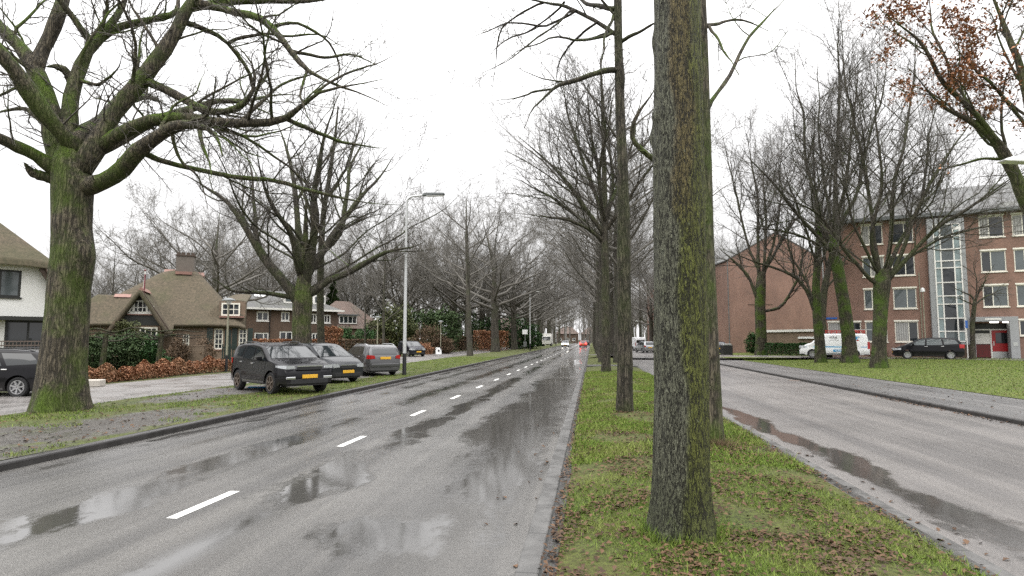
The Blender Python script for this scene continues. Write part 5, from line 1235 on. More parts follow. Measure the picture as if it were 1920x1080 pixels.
build_car(r_, c, [[(.9, 1.0), (.0, 1.0), (-.02, 1.38), (.3, 1.36)], [(-.08, 1.0), (-1.2, 1.02), (-1.0, 1.36), (-.1, 1.38)]], (1.1, .3), (-1.88, -1.62), (.35, .6, .78, .42), (.3, .74, 1.02, .40), (.48, .66), lamps=(0, 1))
r_.location = (-1.75, 141, 0); r_.rotation_euler = (0, 0, PI / 2)
r_ = thing('moving_car', 'dark car ahead of the red hatchback near the vanishing point', 'car')
c = Car(4.3, 1.78, [(-2.15, .55), (-2.1, .85), (-2.0, 1.05), (-1.8, 1.42), (-1.4, 1.55), (-.2, 1.56), (.3, 1.48), (1.2, 1.02), (1.7, .92), (2.05, .72), (2.15, .55)], .97, .22, 1.3, -1.3, .31, 'paint_dark', .2, .15)
build_car(r_, c, [[(.9, 1.0), (-1.2, 1.02), (-1.0, 1.38), (.3, 1.38)]], (1.1, .3), (-2.0, -1.7), (.35, .62, .8, .42), (.3, .8, 1.0, .5), (.48, .7))
r_.location = (-1.2, 176, 0); r_.rotation_euler = (0, 0, PI / 2)
# 13 dark car by the gable and 14 white lorry far left
r_ = thing('parked_car', 'dark car with red rear lamp peeping out behind the nearest trunk by the black bin', 'car')
c = Car(4.3, 1.76, [(-2.2, .55), (-2.12, .85), (-2.05, 1.02), (-1.75, 1.38), (-1.4, 1.48), (-.2, 1.5), (.3, 1.44), (1.2, 1.0), (1.7, .9), (2.1, .72), (2.2, .55)], .97, .22, 1.3, -1.3, .31, 'paint_blueblack', .2, .16)
build_car(r_, c, [[(.9, 1.0), (.0, 1.0), (-.02, 1.38), (.3, 1.36)], [(-.08, 1.0), (-1.3, 1.02), (-1.1, 1.36), (-.1, 1.38)]], (1.1, .3), (-2.05, -1.7), (.35, .6, .78, .42), (.3, .8, 1.0, .5), (.48, .72), 'rim_alloy', 7)
place(r_, 1343, 70, 78, 0.12)
r_ = thing('parked_lorry', 'white box lorry with dark windscreen far along the service road', 'lorry')
mb = MB(); mb.box(-3.2, 1.0, -1.2, 1.2, .75, 3.2); mb.build('box_body', 'white_paint', r_, False, .05)
mb = MB(); mb.prism([(1.05, -1.1, .55), (2.9, -1.1, .55), (2.9, -1.1, 1.5), (2.55, -1.1, 2.55), (1.05, -1.1, 2.65)], (0, 2.2, 0)); cab = mb.build('cab', 'white_paint', r_, False, .06)
mb = MB(); mb.prism([(2.925, -.98, 1.52), (2.925, .98, 1.52), (2.60, .95, 2.42), (2.60, -.95, 2.42)], (.02, 0, 0)); mb.build('windscreen', 'car_glass', cab)
for x in (2.0, -2.2):
    for sg in (1, -1): wheel(r_, x, sg * 1.0, .45, sg, 'rim_alloy', 5, .28)
mb = MB(); mb.box(-3.1, 2.7, -.45, .45, .45, .75); mb.build('chassis', 'trim_black', r_)
p = at(1048, 636, 158); r_.location = (p[0] - 3.0, p[1], .08); r_.rotation_euler = (0, 0, -PI / 2)
# ------------------------------------------------------------------ buildings (local: x along the front to picture-right, y into the building, z up)
def front(xa, Za, xb, Zb, z):
    a, b = at(xa, 636, Za), at(xb, 636, Zb); d = (b - a)[:2]; L = float(np.hypot(*d)); return np.array([a[0], a[1], z]), math.atan2(d[1], d[0]), L
def onplane(org, rz, x, y, off=0.0):
    """picture point -> (u, z) on the front plane shifted off metres along local y"""
    u = np.array([math.cos(rz), math.sin(rz), 0]); n = np.array([-math.sin(rz), math.cos(rz), 0]); o_ = np.asarray(org) + n * off
    d = ray(x, y); e = np.array([0, 0, EYE]); t = (o_ - e).dot(n) / d.dot(n); p = e + d * t - o_
    return float(p.dot(u)), float(p[2])
def wall_holes(mb, u0, u1, z0, z1, holes, depth_=.14, y=0.0):
    us = sorted({u0, u1, *[h[0] for h in holes], *[h[1] for h in holes]}); zs = sorted({z0, z1, *[h[2] for h in holes], *[h[3] for h in holes]})
    us = [u for u in us if u0 <= u <= u1]; zs = [z for z in zs if z0 <= z <= z1]
    for i in range(len(us) - 1):
        for j in range(len(zs) - 1):
            uc, zc = (us[i] + us[i + 1]) / 2, (zs[j] + zs[j + 1]) / 2
            if not any(h[0] < uc < h[1] and h[2] < zc < h[3] for h in holes):
                mb.poly([(us[i], y, zs[j]), (us[i + 1], y, zs[j]), (us[i + 1], y, zs[j + 1]), (us[i], y, zs[j + 1])])
    for a, b, c_, d in holes:
        mb.poly([(a, y, c_), (a, y + depth_, c_), (a, y + depth_, d), (a, y, d)]); mb.poly([(b, y, c_), (b, y, d), (b, y + depth_, d), (b, y + depth_, c_)])
        mb.poly([(a, y, d), (a, y + depth_, d), (b, y + depth_, d), (b, y, d)]); mb.poly([(a, y, c_), (b, y, c_), (b, y + depth_, c_), (a, y + depth_, c_)])
def window(parent, a, b, z0, z1, splits=(), rows=(), frame='cream_paint', glass='glass_dark', y=0.06, fw=.09, sill=True, name='window', thick=.07, sillmat=None, mw=None):
    mb = MB(); m_ = mw or fw * .8
    mb.box(a, a + fw, y, y + thick, z0, z1); mb.box(b - fw, b, y, y + thick, z0, z1)
    mb.box(a + fw, b - fw, y, y + thick, z0, z0 + fw); mb.box(a + fw, b - fw, y, y + thick, z1 - fw, z1)
    for s_ in splits:
        u = a + (b - a) * s_; mb.box(u - m_ / 2, u + m_ / 2, y + .003, y + thick - .003, z0 + fw, z1 - fw)
    for s_ in rows:
        z = z0 + (z1 - z0) * s_; mb.box(a + fw, b - fw, y + .006, y + thick - .006, z - m_ / 2, z + m_ / 2)
    w = mb.build(name, frame, parent)
    edges = [0, *splits, 1]
    gl = glass if isinstance(glass, (list, tuple)) else [glass] * (len(edges) - 1)
    for k in range(len(edges) - 1):
        mb = MB(); mb.box(a + (b - a) * edges[k] + .01, a + (b - a) * edges[k + 1] - .01, y + thick * .45, y + thick * .62, z0 + .01, z1 - .01); mb.build('pane', gl[k], w)
    if sill:
        mb = MB(); mb.box(a - .05, b + .05, -.07, y + .02, z0 - .075, z0 - .003); mb.build('sill', sillmat or frame, w)
    return w
rw_ = np.random.default_rng(12)
def rglass(n): return [('glass_dark', 'glass_dark', 'glass_mid', 'glass_curtain', 'glass_mid')[rw_.integers(5)] for _ in range(n)]
# --- the block of flats with the glass stairwell
oA, rA, LA = front(1540, 54.0, 1920, 47.5, 0.33)
fl = thing('apartment_building', 'four-storey red-brick flats with glass stairwell and grey entrance portal', 'building', oA, rA)
A = lambda x, y, off=0.0: onplane(oA, rA, x, y, off)
U1 = A(2060, 600)[0]; EAVE = A(1740, 402)[1] - .05
cols = {}
zr = [(A(1696, 641)[1], A(1696, 603)[1])]; sh = 2.78
z0_, z1_ = zr[0]
rows_ = [(z0_ + 2.77 * k, z1_ + 2.77 * k) for k in range(4)]
holes, wins = [], []
def col_(xl, xr, y, rws, splits, gl=None):
    a, b = A(xl, y)[0], A(xr, y)[0]
    for k in rws:
        holes.append((a, b, rows_[k][0], rows_[k][1])); wins.append((a, b, rows_[k][0], rows_[k][1], splits, gl))
col_(1675, 1719, 560, (0, 1, 2, 3), (.6,)); col_(1620, 1661, 560, (0, 1, 2, 3), (.38,))
col_(1843, 1891, 552, (1, 2, 3), (.4,)); col_(1906, 1957, 552, (1, 2, 3), (.4,)); col_(1972, 2016, 552, (0, 1, 2, 3), (.5,))
a, b = A(1553, 620)[0], A(1579, 620)[0]; holes.append((a, b, rows_[0][0], rows_[0][1])); wins.append((a, b, *rows_[0], (), ['glass_curtain']))
a, b = A(1592, 620)[0], A(1615, 620)[0]; holes.append((a, b, rows_[0][0], rows_[0][1])); wins.append((a, b, *rows_[0], (), ['glass_dark']))
a, b = A(1912, 620)[0], A(1945, 620)[0]; holes.append((a, b, rows_[0][0] + .5, rows_[0][1])); wins.append((a, b, rows_[0][0] + .5, rows_[0][1], (.5,), None))
pa, pb = A(1826, 640)[0], A(1903, 640)[0]; PZ = A(1860, 606)[1]
holes.append((pa, pb, 0.0, PZ))
mb = MB(); wall_holes(mb, 0, U1, -.4, EAVE, holes); mb.poly([(0, 0, -.4), (0, 0, EAVE), (0, 10, EAVE), (0, 10, -.4)]); mb.poly([(U1, 0, -.4), (U1, 10, -.4), (U1, 10, EAVE), (U1, 0, EAVE)])
mb.poly([(0, 10, -.4), (0, 10, EAVE), (U1, 10, EAVE), (U1, 10, -.4)]); mb.poly([(0, 0, EAVE), (0, 10, EAVE), (0, 5, EAVE + 2.9)]); mb.poly([(U1, 0, EAVE), (U1, 5, EAVE + 2.9), (U1, 10, EAVE)])
mb.build('wall', 'brick_red', fl)
for a, b, z0, z1, sp, gl in wins:
    window(fl, a, b, z0, z1, sp, (), 'cream_paint', gl or rglass(len(sp) + 1), fw=.075)
    mb = MB(); mb.box(a - .05, b + .05, -.03, .02, z1 + .003, z1 + .13); mb.build('lintel', 'cream_paint', fl)
mb = MB(); R0, RT = EAVE + .02, EAVE + 2.95
mb.prism([(-.25, -.45, R0 - .1), (-.25, 5, RT), (-.25, 5, RT + .14), (-.25, -.45, R0 + .04)], (U1 + .5, 0, 0)); mb.prism([(-.25, 5, RT), (-.25, 10.45, R0 - .1), (-.25, 10.45, R0 + .04), (-.25, 5, RT + .14)], (U1 + .5, 0, 0))
rf = mb.build('roof', 'roof_grey', fl)
mb = MB(); mb.box(-.2, U1 + .2, -.60, -.452, R0 - .24, R0 + .05); mb.build('gutter', 'lamp_grey', rf)
mb = MB(); mb.box(-.2, U1 + .2, -.452, -.01, R0 - .26, R0 - .15); mb.build('soffit', 'lamp_grey', rf)
for u in (A(1700, 380)[0], A(1770, 370)[0]):
    mb = MB(); mb.box(u, u + .35, 4.0, 4.4, RT - .8, RT + .28); mb.build('chimney', 'lamp_grey', rf)
mb = MB(); mb.tube([(.35, -.09, -.1), (.35, -.09, EAVE - .3)], .05, 8); mb.build('downpipe', 'metal_grey', fl, True)
mb = MB(); u_ = A(1737, 600)[0] - .35; mb.tube([(u_, -.07, -.1), (u_, -.07, 7.0)], .035, 8); mb.build('downpipe', 'pole_olive', fl, True)
# stairwell bay
sa, sb = A(1745, 560, -.5)[0], A(1816, 560, -.5)[0]; sz0, sz1 = A(1775, 640, -.5)[1], A(1775, 408, -.5)[1]
mb = MB(); fwid = .42
mb.box(sa, sa + fwid, -.55, .0, sz0 - .25, sz1); mb.box(sb - fwid * .8, sb, -.55, .0, sz0 - .25, sz1); mb.box(sa + fwid, sb - fwid * .8, -.55, 0, sz1 - .55, sz1); mb.box(sa + fwid, sb - fwid * .8, -.55, 0, sz0 - .25, sz0)
st = mb.build('stairwell_bay', 'concrete_grey', fl)
ga, gb = sa + fwid, sb - fwid * .8
mb = MB(); H_ = sz1 - .55 - sz0
for f_ in (0, .24, .74, 1): u = ga + (gb - ga) * f_; mb.box(u - .045, u + .045, -.60, -.47, sz0, sz1 - .55)
rws_ = [0, .085, .195, .315, .385, .50, .625, .685, .785, .895, 1]
for k, f_ in enumerate(rws_): z = sz0 + H_ * f_; mb.box(ga + .046, gb - .046, -.595, -.475, z - .04, z + .04)
sf = mb.build('stair_frame', 'white_paint', st)
for k in range(len(rws_) - 1):
    for j, (fa, fb) in enumerate(((0, .24), (.24, .74), (.74, 1))):
        gm_ = 'glass_dark' if (j == 1 and k in (1, 2, 4, 5)) or (j == 2 and k == 1) else ('glass_mid' if j == 1 else 'glass_stair')
        mb = MB(); mb.box(ga + (gb - ga) * fa + .01, ga + (gb - ga) * fb - .01, -.545, -.53, sz0 + H_ * rws_[k] + .01, sz0 + H_ * rws_[k + 1] - .01); mb.build('stair_pane', gm_, st)
mb = MB(); z = sz0 + H_ * .965; u = ga + (gb - ga) * .78; mb.box(u, u + .5, -.56, -.545, z - .16, z + .1); mb.build('house_number_plate', 'white_paint', st)
mb = MB(); mb.box(sa, sb, -.52, -.003, -.3, sz0 - .253); mb.build('stairwell_plinth', 'brick_brown', fl)
# entrance portal
qa, qb = A(1822, 630, -.9)[0], A(1911, 630, -.9)[0]; qz = A(1860, 594, -.9)[1]
mb = MB(); mb.box(qa, qb, -1.0, -.003, qz - .36, qz); mb.box(qb - .55, qb, -1.0, -.003, 0.05, qz - .363); mb.box(qa, qa + .22, -1.0, -.003, -.1, qz - .363)
po = mb.build('portal', 'concrete_grey', fl, False, .015)
mb = MB(); mb.box(qb - .42, qb - .12, -1.02, -1.0, 1.0, 1.28); mb.build('letter_box', 'metal_grey', po)
mb = MB(); mb.box(qa + .9, qa + 1.9, -1.012, -1.0, qz - .23, qz - .12); mb.build('name_plate', 'white_paint', po)
for u in (1.25, 2.05):
    mb = MB(); mb.box(qa + u, qa + u + .55, -.62, -.5, qz - .46, qz - .37); mb.build('portal_lamp', 'lamp_on', po, False, .02)
ph_ = min(PZ, qz - .36)
dm = pa + (pb - pa) * .46
mb = MB(); mb.box(pa, pb, .55, .62, 0, ph_); mb.build('entrance_back', 'board_black', fl)
mb = MB()
for u in (pa, dm - .05, pb - .1): mb.box(u, u + .1, .46, .549, 0, ph_ - .55)
mb.box(pa, pb, .47, .546, ph_ - .55, ph_ - .45); mb.build('door_frame', 'white_paint', fl)
mb = MB(); mb.box(pa + .1, dm - .05, .50, .545, 1.15, ph_ - .8); mb.build('notice_panel', 'white_paint', fl)
mb = MB(); mb.box(pa + .1, dm - .05, .50, .545, .08, 1.1); mb.build('lower_panel', 'red_dark', fl)
mb = MB(); mb.box(dm + .05, pb - .1, .50, .545, .55, ph_ - .56); dr = mb.build('door', 'door_red', fl)
mb = MB(); mb.box(dm + .3, pb - .3, .485, .499, 1.2, ph_ - .75); mb.build('door_pane', 'glass_dark', dr)
mb = MB(); mb.box(dm + .05, pb - .1, .495, .545, .02, .545); mb.build('kick_plate', 'metal_grey', dr)
mb = MB(); mb.bar((dm + .16, .46, 1.0), (dm + .16, .46, 1.35), .04); mb.build('door_handle', 'chrome', dr)
# street name sign on the corner
t_ = A(1560, 596); sgn = thing('street_sign', 'small blue street-name plate high on the brick corner above the van', 'sign', oA, rA)
mb = MB(); u, z = A(1549, 597); mb.box(u, u + .85, -.035, -.006, z - .08, z + .08); mb.build('sign_plate', 'sign_blue', sgn)
# forecourt: parking lane and path in front of the flats and the gable block
def fore(name, u0, u1, y0, y1, z, mat):
    c_, s_ = math.cos(rA), math.sin(rA); P = [oA + np.array([c_ * u - s_ * y, s_ * u + c_ * y, 0]) for u, y in ((u0, y0), (u1, y0), (u1, y1), (u0, y1))]
    mb = MB(); mb.poly([(p[0], p[1], z) for p in P]); return struct(mb.build(name, mat))
fore('parking_lane', -20, 40, -5.6, -1.7, .362, 'paver_brick'); fore('front_path', -20, 40, -1.65, .0, .372, 'paver_brick')
q_ = A(1890, 670, -3)[0]; 
# planting strip below the windows handled with the shrubs
# --- gable block behind
oB, rB, LB = front(1367, 75.0, 1553, 75.0, 0.28)
gbk = thing('apartment_building', 'blank brick gable end of the neighbouring flats', 'building', oB, rB)
B = lambda x, y: onplane(oB, rB, x, y)
ez = B(1367, 489)[1]; az = B(1461, 437)[1]; W_B = LB
mb = MB(); mb.poly([(0, 0, -.5), (W_B, 0, -.5), (W_B, 0, ez), (W_B / 2, 0, az), (0, 0, ez)]); mb.poly([(0, 0, -.5), (0, 0, ez), (0, 45, ez), (0, 45, -.5)]); mb.poly([(W_B, 0, -.5), (W_B, 45, -.5), (W_B, 45, ez), (W_B, 0, ez)]); mb.build('wall', 'brick_gable', gbk)
mb = MB(); mb.prism([(-.15, -.05, ez - .05), (W_B / 2, -.05, az + .02), (W_B / 2, -.05, az + .16), (-.15, -.05, ez + .10)], (0, 45, 0)); mb.prism([(W_B / 2, -.05, az + .02), (W_B + .15, -.05, ez - .05), (W_B + .15, -.05, ez + .10), (W_B / 2, -.05, az + .16)], (0, 45, 0)); mb.build('roof', 'roof_grey', gbk)
mb = MB(); mb.box(W_B * .2, W_B * .45, -.03, .01, B(1400, 571)[1] - .05, B(1400, 571)[1] + .05); mb.build('joint_band', 'brick_brown', gbk)
mb = MB(); mb.box(.0, .10, -.06, -.003, -.2, ez); mb.build('corner_trim', 'lamp_grey', gbk)
# --- third block far behind
oC, rC, LC = front(1290, 130.0, 1420, 128.0, 0.3)
fb_ = thing('apartment_building', 'distant flats with grey roof in the gap left of the gable', 'building', oC, rC)
Cc = lambda x, y: onplane(oC, rC, x, y)
ec = Cc(1350, 557)[1]; hC = []
colx = ((1354.5, 1369), (1378, 1395), (1310, 1326))
for xl, xr in colx:
    for yt, yb in ((557.5, 571), (578, 593), (601, 616)): hC.append((Cc(xl, 580)[0], Cc(xr, 580)[0], Cc(1355, yb)[1], Cc(1355, yt)[1] - (.25 if yt < 560 else 0)))
mb = MB(); wall_holes(mb, 0, LC, -.5, ec, hC); mb.build('wall', 'brick_red', fb_)
for h in hC: window(fb_, *h, (.4,), (), 'cream_paint', ['glass_dark', 'glass_mid'], fw=.14, sill=False)
mb = MB(); mb.prism([(-.3, -.5, ec - .1), (-.3, 5, ec + 3.0), (-.3, 5, ec + 3.15), (-.3, -.5, ec + .05)], (LC + .6, 0, 0)); mb.build('roof', 'roof_grey', fb_)
u0 = Cc(1341, 600)[0]; mb = MB(); mb.box(u0, u0 + 1.2, -.5, -.003, 0, ec - .6); mb.build('stairwell_bay', 'concrete_grey', fb_)
mb = MB(); mb.box(u0 + 1.4, u0 + 3.2, -.4, -.003, 0, 2.7); mb.build('portal', 'concrete_grey', fb_); mb = MB(); mb.box(u0 + 1.7, u0 + 2.9, -.42, -.401, 0, 2.3); mb.build('door', 'glass_mid', fb_)
# --- low garage between the blocks
oG, rG, LG = front(1437, 68, 1545, 60, .3)
gg = thing('garage', 'low brown brick garage with a white fascia between the flats', 'garage', oG, rG); Gg = lambda x, y: onplane(oG, rG, x, y)
mb = MB(); gz = Gg(1480, 618)[1]; mb.box(0, LG, 0, 5, -.3, gz - .25); mb.build('wall', 'brick_tan', gg)
mb = MB(); mb.box(-.15, LG + .15, -.15, 5.1, gz - .247, gz); mb.build('fascia', 'white_paint', gg)
mb = MB(); mb.box(LG * .6, LG, -.16, -.02, gz - .95, gz - .75); mb.build('awning_bar', 'lamp_white', gg)
# --- thatched cottage
oT, rT, LT = front(320, 42.4, 475, 44.3, 0.07)
cot = thing('cottage', 'thatched cottage with brick chimney, black gable boards and cream windows', 'house', oT, rT)
T = lambda x, y, off=0.0: onplane(oT, rT, x, y, off)
EV = T(400, 614)[1]; RZ = T(345, 500, 4.5)[1]; GZ = T(265, 545, -1.6)[1] + .1; print('cottage', EV, RZ, GZ)
ul, ur = -6.6, T(470, 600)[0] - .3
wa, wb, wc = T(204, 612, -1.6)[0], T(320, 612, -1.6)[0], T(265, 548, -1.6)[0]
def hm(u, y):
    """height of the thatch"""
    s1 = (RZ - EV) / 4.9
    zf_ = EV + (y + .5) * s1; zb_ = EV + (9.2 - y) * s1
    zr_ = EV + (ur - u) * 1.2; zl_ = EV + (u - ul) * 0.82
    flat_ = np.full_like(u, RZ + .15)
    k = .25
    main = -k * np.log(sum(np.exp(-q / k) for q in (zf_, zb_, zr_, zl_, flat_)))
    main = main + .35 * np.exp(-np.maximum(np.minimum(np.minimum(y + .5, ur - u), u - ul), 0) / .45) * .35
    # left lower part
    zl2 = np.minimum(np.minimum(EV + (y + .5) * 1.0, EV + 2.25), EV + (u - ul) * 1.3)
    # gabled wing
    wing = GZ - np.abs(u - wc) * (GZ - EV + .35) / ((wb - wa) / 2) * 1.0
    wing = np.where(y < 4.0, wing, -9)
    m = np.maximum(np.maximum(main, wing), np.where(u < wc, zl2, -9))
    # eyebrow dormer on the right slope
    ud = (T(416, 590)[0] + T(456, 590)[0]) / 2 + .25; hw = 1.05; t = np.clip(1 - ((u - ud) / (hw * 1.75)) ** 2, 0, 1)
    dz = T(436, 566, .2)[1] + .12
    dor = np.where((y > .35) & (t > 0), dz - .9 * (1 - t) ** 1.2 + .12 * (y - .35), -9)
    return np.maximum(m, np.where(np.abs(u - ud) < hw * 1.75, dor, -9))
st_ = .11; us_ = np.arange(ul, ur + .01, st_); ys_ = np.arange(-2.2, 9.5, st_)
Ug, Yg = np.meshgrid(us_, ys_); Zg = hm(Ug, Yg); nx_, ny_ = len(us_), len(ys_)
ok = (Yg >= -.52) | ((Ug >= wa - .1) & (Ug <= wb + .1))
rt = np.random.default_rng(8); Zg = Zg + .02 * rt.normal(size=Zg.shape) * 0 + .03 * np.sin(Ug * 2.1) * np.sin(Yg * 1.7)
idx = np.arange(nx_ * ny_).reshape(ny_, nx_)
q = np.stack([idx[:-1, :-1], idx[:-1, 1:], idx[1:, 1:], idx[1:, :-1]], -1); okq = ok[:-1, :-1] & ok[:-1, 1:] & ok[1:, 1:] & ok[1:, :-1]
me = np_mesh('roof', np.stack([Ug, Yg, Zg], -1).reshape(-1, 3), q[okq])
bm = bmesh.new(); bm.from_mesh(me); bmesh.ops.delete(bm, geom=[v for v in bm.verts if not v.link_faces], context='VERTS'); bm.to_mesh(me); bm.free()
rf = link_mesh('roof', me, 'thatch', cot); md = rf.modifiers.new('s', 'SOLIDIFY'); md.thickness = .22; md.offset = -1
mb = MB(); u = T(348, 500, 4.5)[0]; cz0 = T(348, 506, 4.3)[1]; cz1 = T(348, 481, 4.3)[1]
mb.box(u - .60, u + .60, 4.0, 5.0, cz0 - .9, cz1); ch = mb.build('chimney', 'chimney_brick', rf)
mb = MB(); mb.box(u - .66, u + .66, 3.94, 5.06, cz1 + .003, cz1 + .10)
for a in (-.5, -.17, .17, .5): mb.box(u + a - .1, u + a + .1, 4.2, 4.6, cz1 + .123, cz1 + .30)
mb.build('chimney_cap', 'dark_wood', ch)
mb = MB(); mb.box(u - .55, u + .55, 3.55, 3.9, cz0 - .42, cz0 - .2); mb.build('chimney_flashing', 'ridge_tile', ch)
for a, b in ((T(309, 500, 4.5)[0], u - .62), (u + .62, T(384, 500, 4.5)[0])):
    zt_ = float(hm(np.array([(a + b) / 2]), np.array([4.5]))[0]); mb = MB(); mb.prism([(a, 4.1, zt_ - .22), (a, 4.5, zt_ + .12), (a, 4.9, zt_ - .22)], (b - a, 0, 0)); mb.build('ridge_tiles', 'ridge_tile', rf)
mb = MB(); mb.prism([(wc - .22, -1.75, GZ - .14), (wc, -1.75, GZ + .14), (wc + .22, -1.75, GZ - .14)], (0, 2.6, 0)); mb.build('ridge_tiles', 'ridge_tile', rf)
a = T(216, 549, 1.9)[0]; zt_ = float(hm(np.array([a + .5]), np.array([1.9]))[0]); mb = MB(); mb.prism([(a, 1.5, zt_ - .16), (a, 1.9, zt_ + .08), (a, 2.3, zt_ - .16)], (1.0, 0, 0)); mb.build('ridge_tiles', 'ridge_tile', rf)
# walls
wh = []
for xl, xr, yt, yb in ((401, 418, 616, 655), (447, 463, 616, 652), (342, 355, 626, 652)): wh.append((T(xl, 640)[0], T(xr, 640)[0], T(400, yb)[1], T(400, yt)[1]))
mb = MB(); wall_holes(mb, ul + .5, ur - .5, -.3, EV + .25, wh); mb.poly([(ur - .5, 0, -.3), (ur - .5, 8.8, -.3), (ur - .5, 8.8, EV + .25), (ur - .5, 0, EV + .25)]); mb.poly([(ul + .5, 0, -.3), (ul + .5, 0, EV + .25), (ul + .5, 8.8, EV + .25), (ul + .5, 8.8, -.3)])
mb.build('wall', 'brick_tan', cot)
for k, h in enumerate(wh): window(cot, *h, (.5,), (.25, .5, .75) if k < 2 else (.33, .67), 'cream_paint', 'glass_dark', fw=.09, mw=.045, sillmat='ridge_tile')
for x0, x1, yt, yb in ((388, 399, 615, 645), (435, 445, 615, 655), (464.5, 474, 615, 652)):
    mb = MB(); mb.box(T(x0, 630)[0], T(x1, 630)[0], -.05, -.004, T(400, yb)[1], T(400, yt)[1]); mb.build('shutter', 'shutter_green', cot)
mb = MB(); mb.box(T(421, 640)[0], T(433, 640)[0], -.02, -.003, 0, T(427, 618)[1]); dd = mb.build('door', 'shutter_green', cot)
mb = MB(); mb.bar((T(423, 640)[0], -.06, 1.0), (T(423, 640)[0], -.06, 1.3), .04); mb.build('door_handle', 'chrome', dd)
# gable of the wing
yw = -1.55; W2 = lambda x, y: onplane(oT, rT, x, y, yw)
ga_, gb_2 = wa + .35, wb - .35; gz_ = GZ - .28
fwd = (GZ - EV + .35) / ((wb - wa) / 2)
mb = MB(); mb.prism([(wa + .55, yw, -.3), (wb - .55, yw, -.3), (wb - .55, yw, EV - .15), (wc, yw, gz_), (wa + .55, yw, EV - .15)], (0, .2, 0)); mb.build('wing_wall', 'brick_tan', cot)
for s_ in (wa + .55, wb - .75): mb = MB(); mb.box(s_, s_ + .2, yw + .2, 0, -.3, EV); mb.build('wing_wall', 'brick_tan', cot)
zb0 = W2(265, 610)[1]; zb1 = gz_ - .02
def gl_(z): return (gz_ - z) / fwd
mb = MB(); mb.prism([(wc - gl_(zb0) + .1, yw - .04, zb0), (wc + gl_(zb0) - .1, yw - .04, zb0), (wc, yw - .04, zb1)], (0, .037, 0)); mb.build('gable_boards', 'board_black', cot)
for s_ in (1, -1):
    mb = MB(); a = np.array([wc, yw - .30, gz_ + .10]); b = np.array([wc + s_ * (gl_(EV - .35) + .12), yw - .30, EV - .35]); mb.bar(a, b, .10, .26); mb.build('bargeboard', 'dark_wood', cot)
# trapezoid window in the gable
zt0, zt1 = W2(265, 588)[1], W2(265, 565)[1]
hb, ht = min(gl_(zt0) - .14, W2(295, 588)[0] - wc), max(.35, gl_(zt1) - .20)
mb = MB(); y_ = yw - .10
def tb(p, q, w=.10): mb.bar((p[0], y_, p[1]), (q[0], y_, q[1]), .06, w)
tb((wc - hb, zt0 + .05), (wc + hb, zt0 + .05), .16); tb((wc - ht, zt1), (wc + ht, zt1)); tb((wc - hb, zt0), (wc - ht, zt1), .14); tb((wc + hb, zt0), (wc + ht, zt1), .14)
for f in (-.38, .38): tb((wc + f, zt0 + .06), (wc + f, zt1 - .03), .12)
for f in (-.75, -.13, .13, .75): tb((wc + f, zt0 + .06), (wc + f, zt0 + (zt1 - zt0) * (.95 if abs(f) < .5 else .6)), .05)
tb((wc - hb * .8, (zt0 + zt1) / 2), (wc + hb * .8, (zt0 + zt1) / 2), .045)
w_ = mb.build('gable_window', 'white_paint', cot)
mb = MB(); mb.prism([(wc - hb, y_ + .035, zt0), (wc + hb, y_ + .035, zt0), (wc + ht, y_ + .035, zt1), (wc - ht, y_ + .035, zt1)], (0, .015, 0)); mb.build('pane', 'glass_dark', w_)
mb = MB(); mb.box(wc - hb - .05, wc + hb + .05, y_ - .06, y_ + .04, zt0 - .10, zt0 - .035); mb.build('sill', 'ridge_tile', w_)
a, b = W2(262, 610)[0], W2(296, 610)[0]; zt = W2(280, 613)[1]
window(cot, a, b, zt - 1.2, zt - .02, (.33, .67), (.5,), 'cream_paint', 'glass_dark', y=yw - .08, fw=.09, mw=.05, sill=False)
# eyebrow dormer window
y2 = .28; D2 = lambda x, y: onplane(oT, rT, x, y, y2)
a, b = D2(415, 580)[0], D2(450, 580)[0]; z0, z1 = D2(430, 592)[1], D2(430, 568)[1]
mb = MB(); mb.box(a - .15, b + .35, y2 + .09, 1.5, z0 - .2, z1 + .12); mb.build('dormer_wall', 'brick_tan', cot)
window(cot, a, b, z0, z1, (.34, .66), (.5,), 'cream_paint', 'glass_dark', y=y2, fw=.10, mw=.05, sill=False, name='dormer_window')
mb = MB(); mb.box(a - .1, b + .3, y2 - .25, y2 + .05, z0 - .14, z0 - .03); mb.build('dormer_sill', 'ridge_tile', cot)
# --- white house at the left edge
oW, rW, LW = front(-70, 27.5, 103, 30.0, 0.07)
wh_ = thing('house', 'white rendered house with thatched roof at the left picture edge', 'house', oW, rW)
Wf = lambda x, y, off=0.0: onplane(oW, rW, x, y, off)
ex0 = -6.0; e1 = Wf(73, 502)[1]; zE_w = Wf(40, 490)[1]; e2 = Wf(104, 560)[1]
hw = [(Wf(-40, 530)[0], Wf(40, 530)[0], Wf(20, 557)[1], Wf(20, 506)[1]), (Wf(8, 630)[0], Wf(88, 630)[0], .15, Wf(50, 601)[1])]
uw = Wf(73, 550)[0]; ue = LW; mb = MB()
def clip_h(h, a, b): return [(max(q[0], a), min(q[1], b), q[2], q[3]) for q in h if q[0] < b and q[1] > a]
wall_holes(mb, ex0, uw, -.3, zE_w, clip_h(hw, ex0, uw), 0.0); wall_holes(mb, uw, ue, -.3, e2 - .1, clip_h(hw, uw, ue), 0.0)
mb.poly([(uw, 0, e2 - .1), (ue, 0, e2 - .1), (ue, 0, e2), (uw, 0, zE_w)])
for a_, b_, c_, d in hw:
    mb.poly([(a_, 0, c_), (a_, .14, c_), (a_, .14, d), (a_, 0, d)]); mb.poly([(b_, 0, c_), (b_, 0, d), (b_, .14, d), (b_, .14, c_)]); mb.poly([(a_, 0, d), (a_, .14, d), (b_, .14, d), (b_, 0, d)])
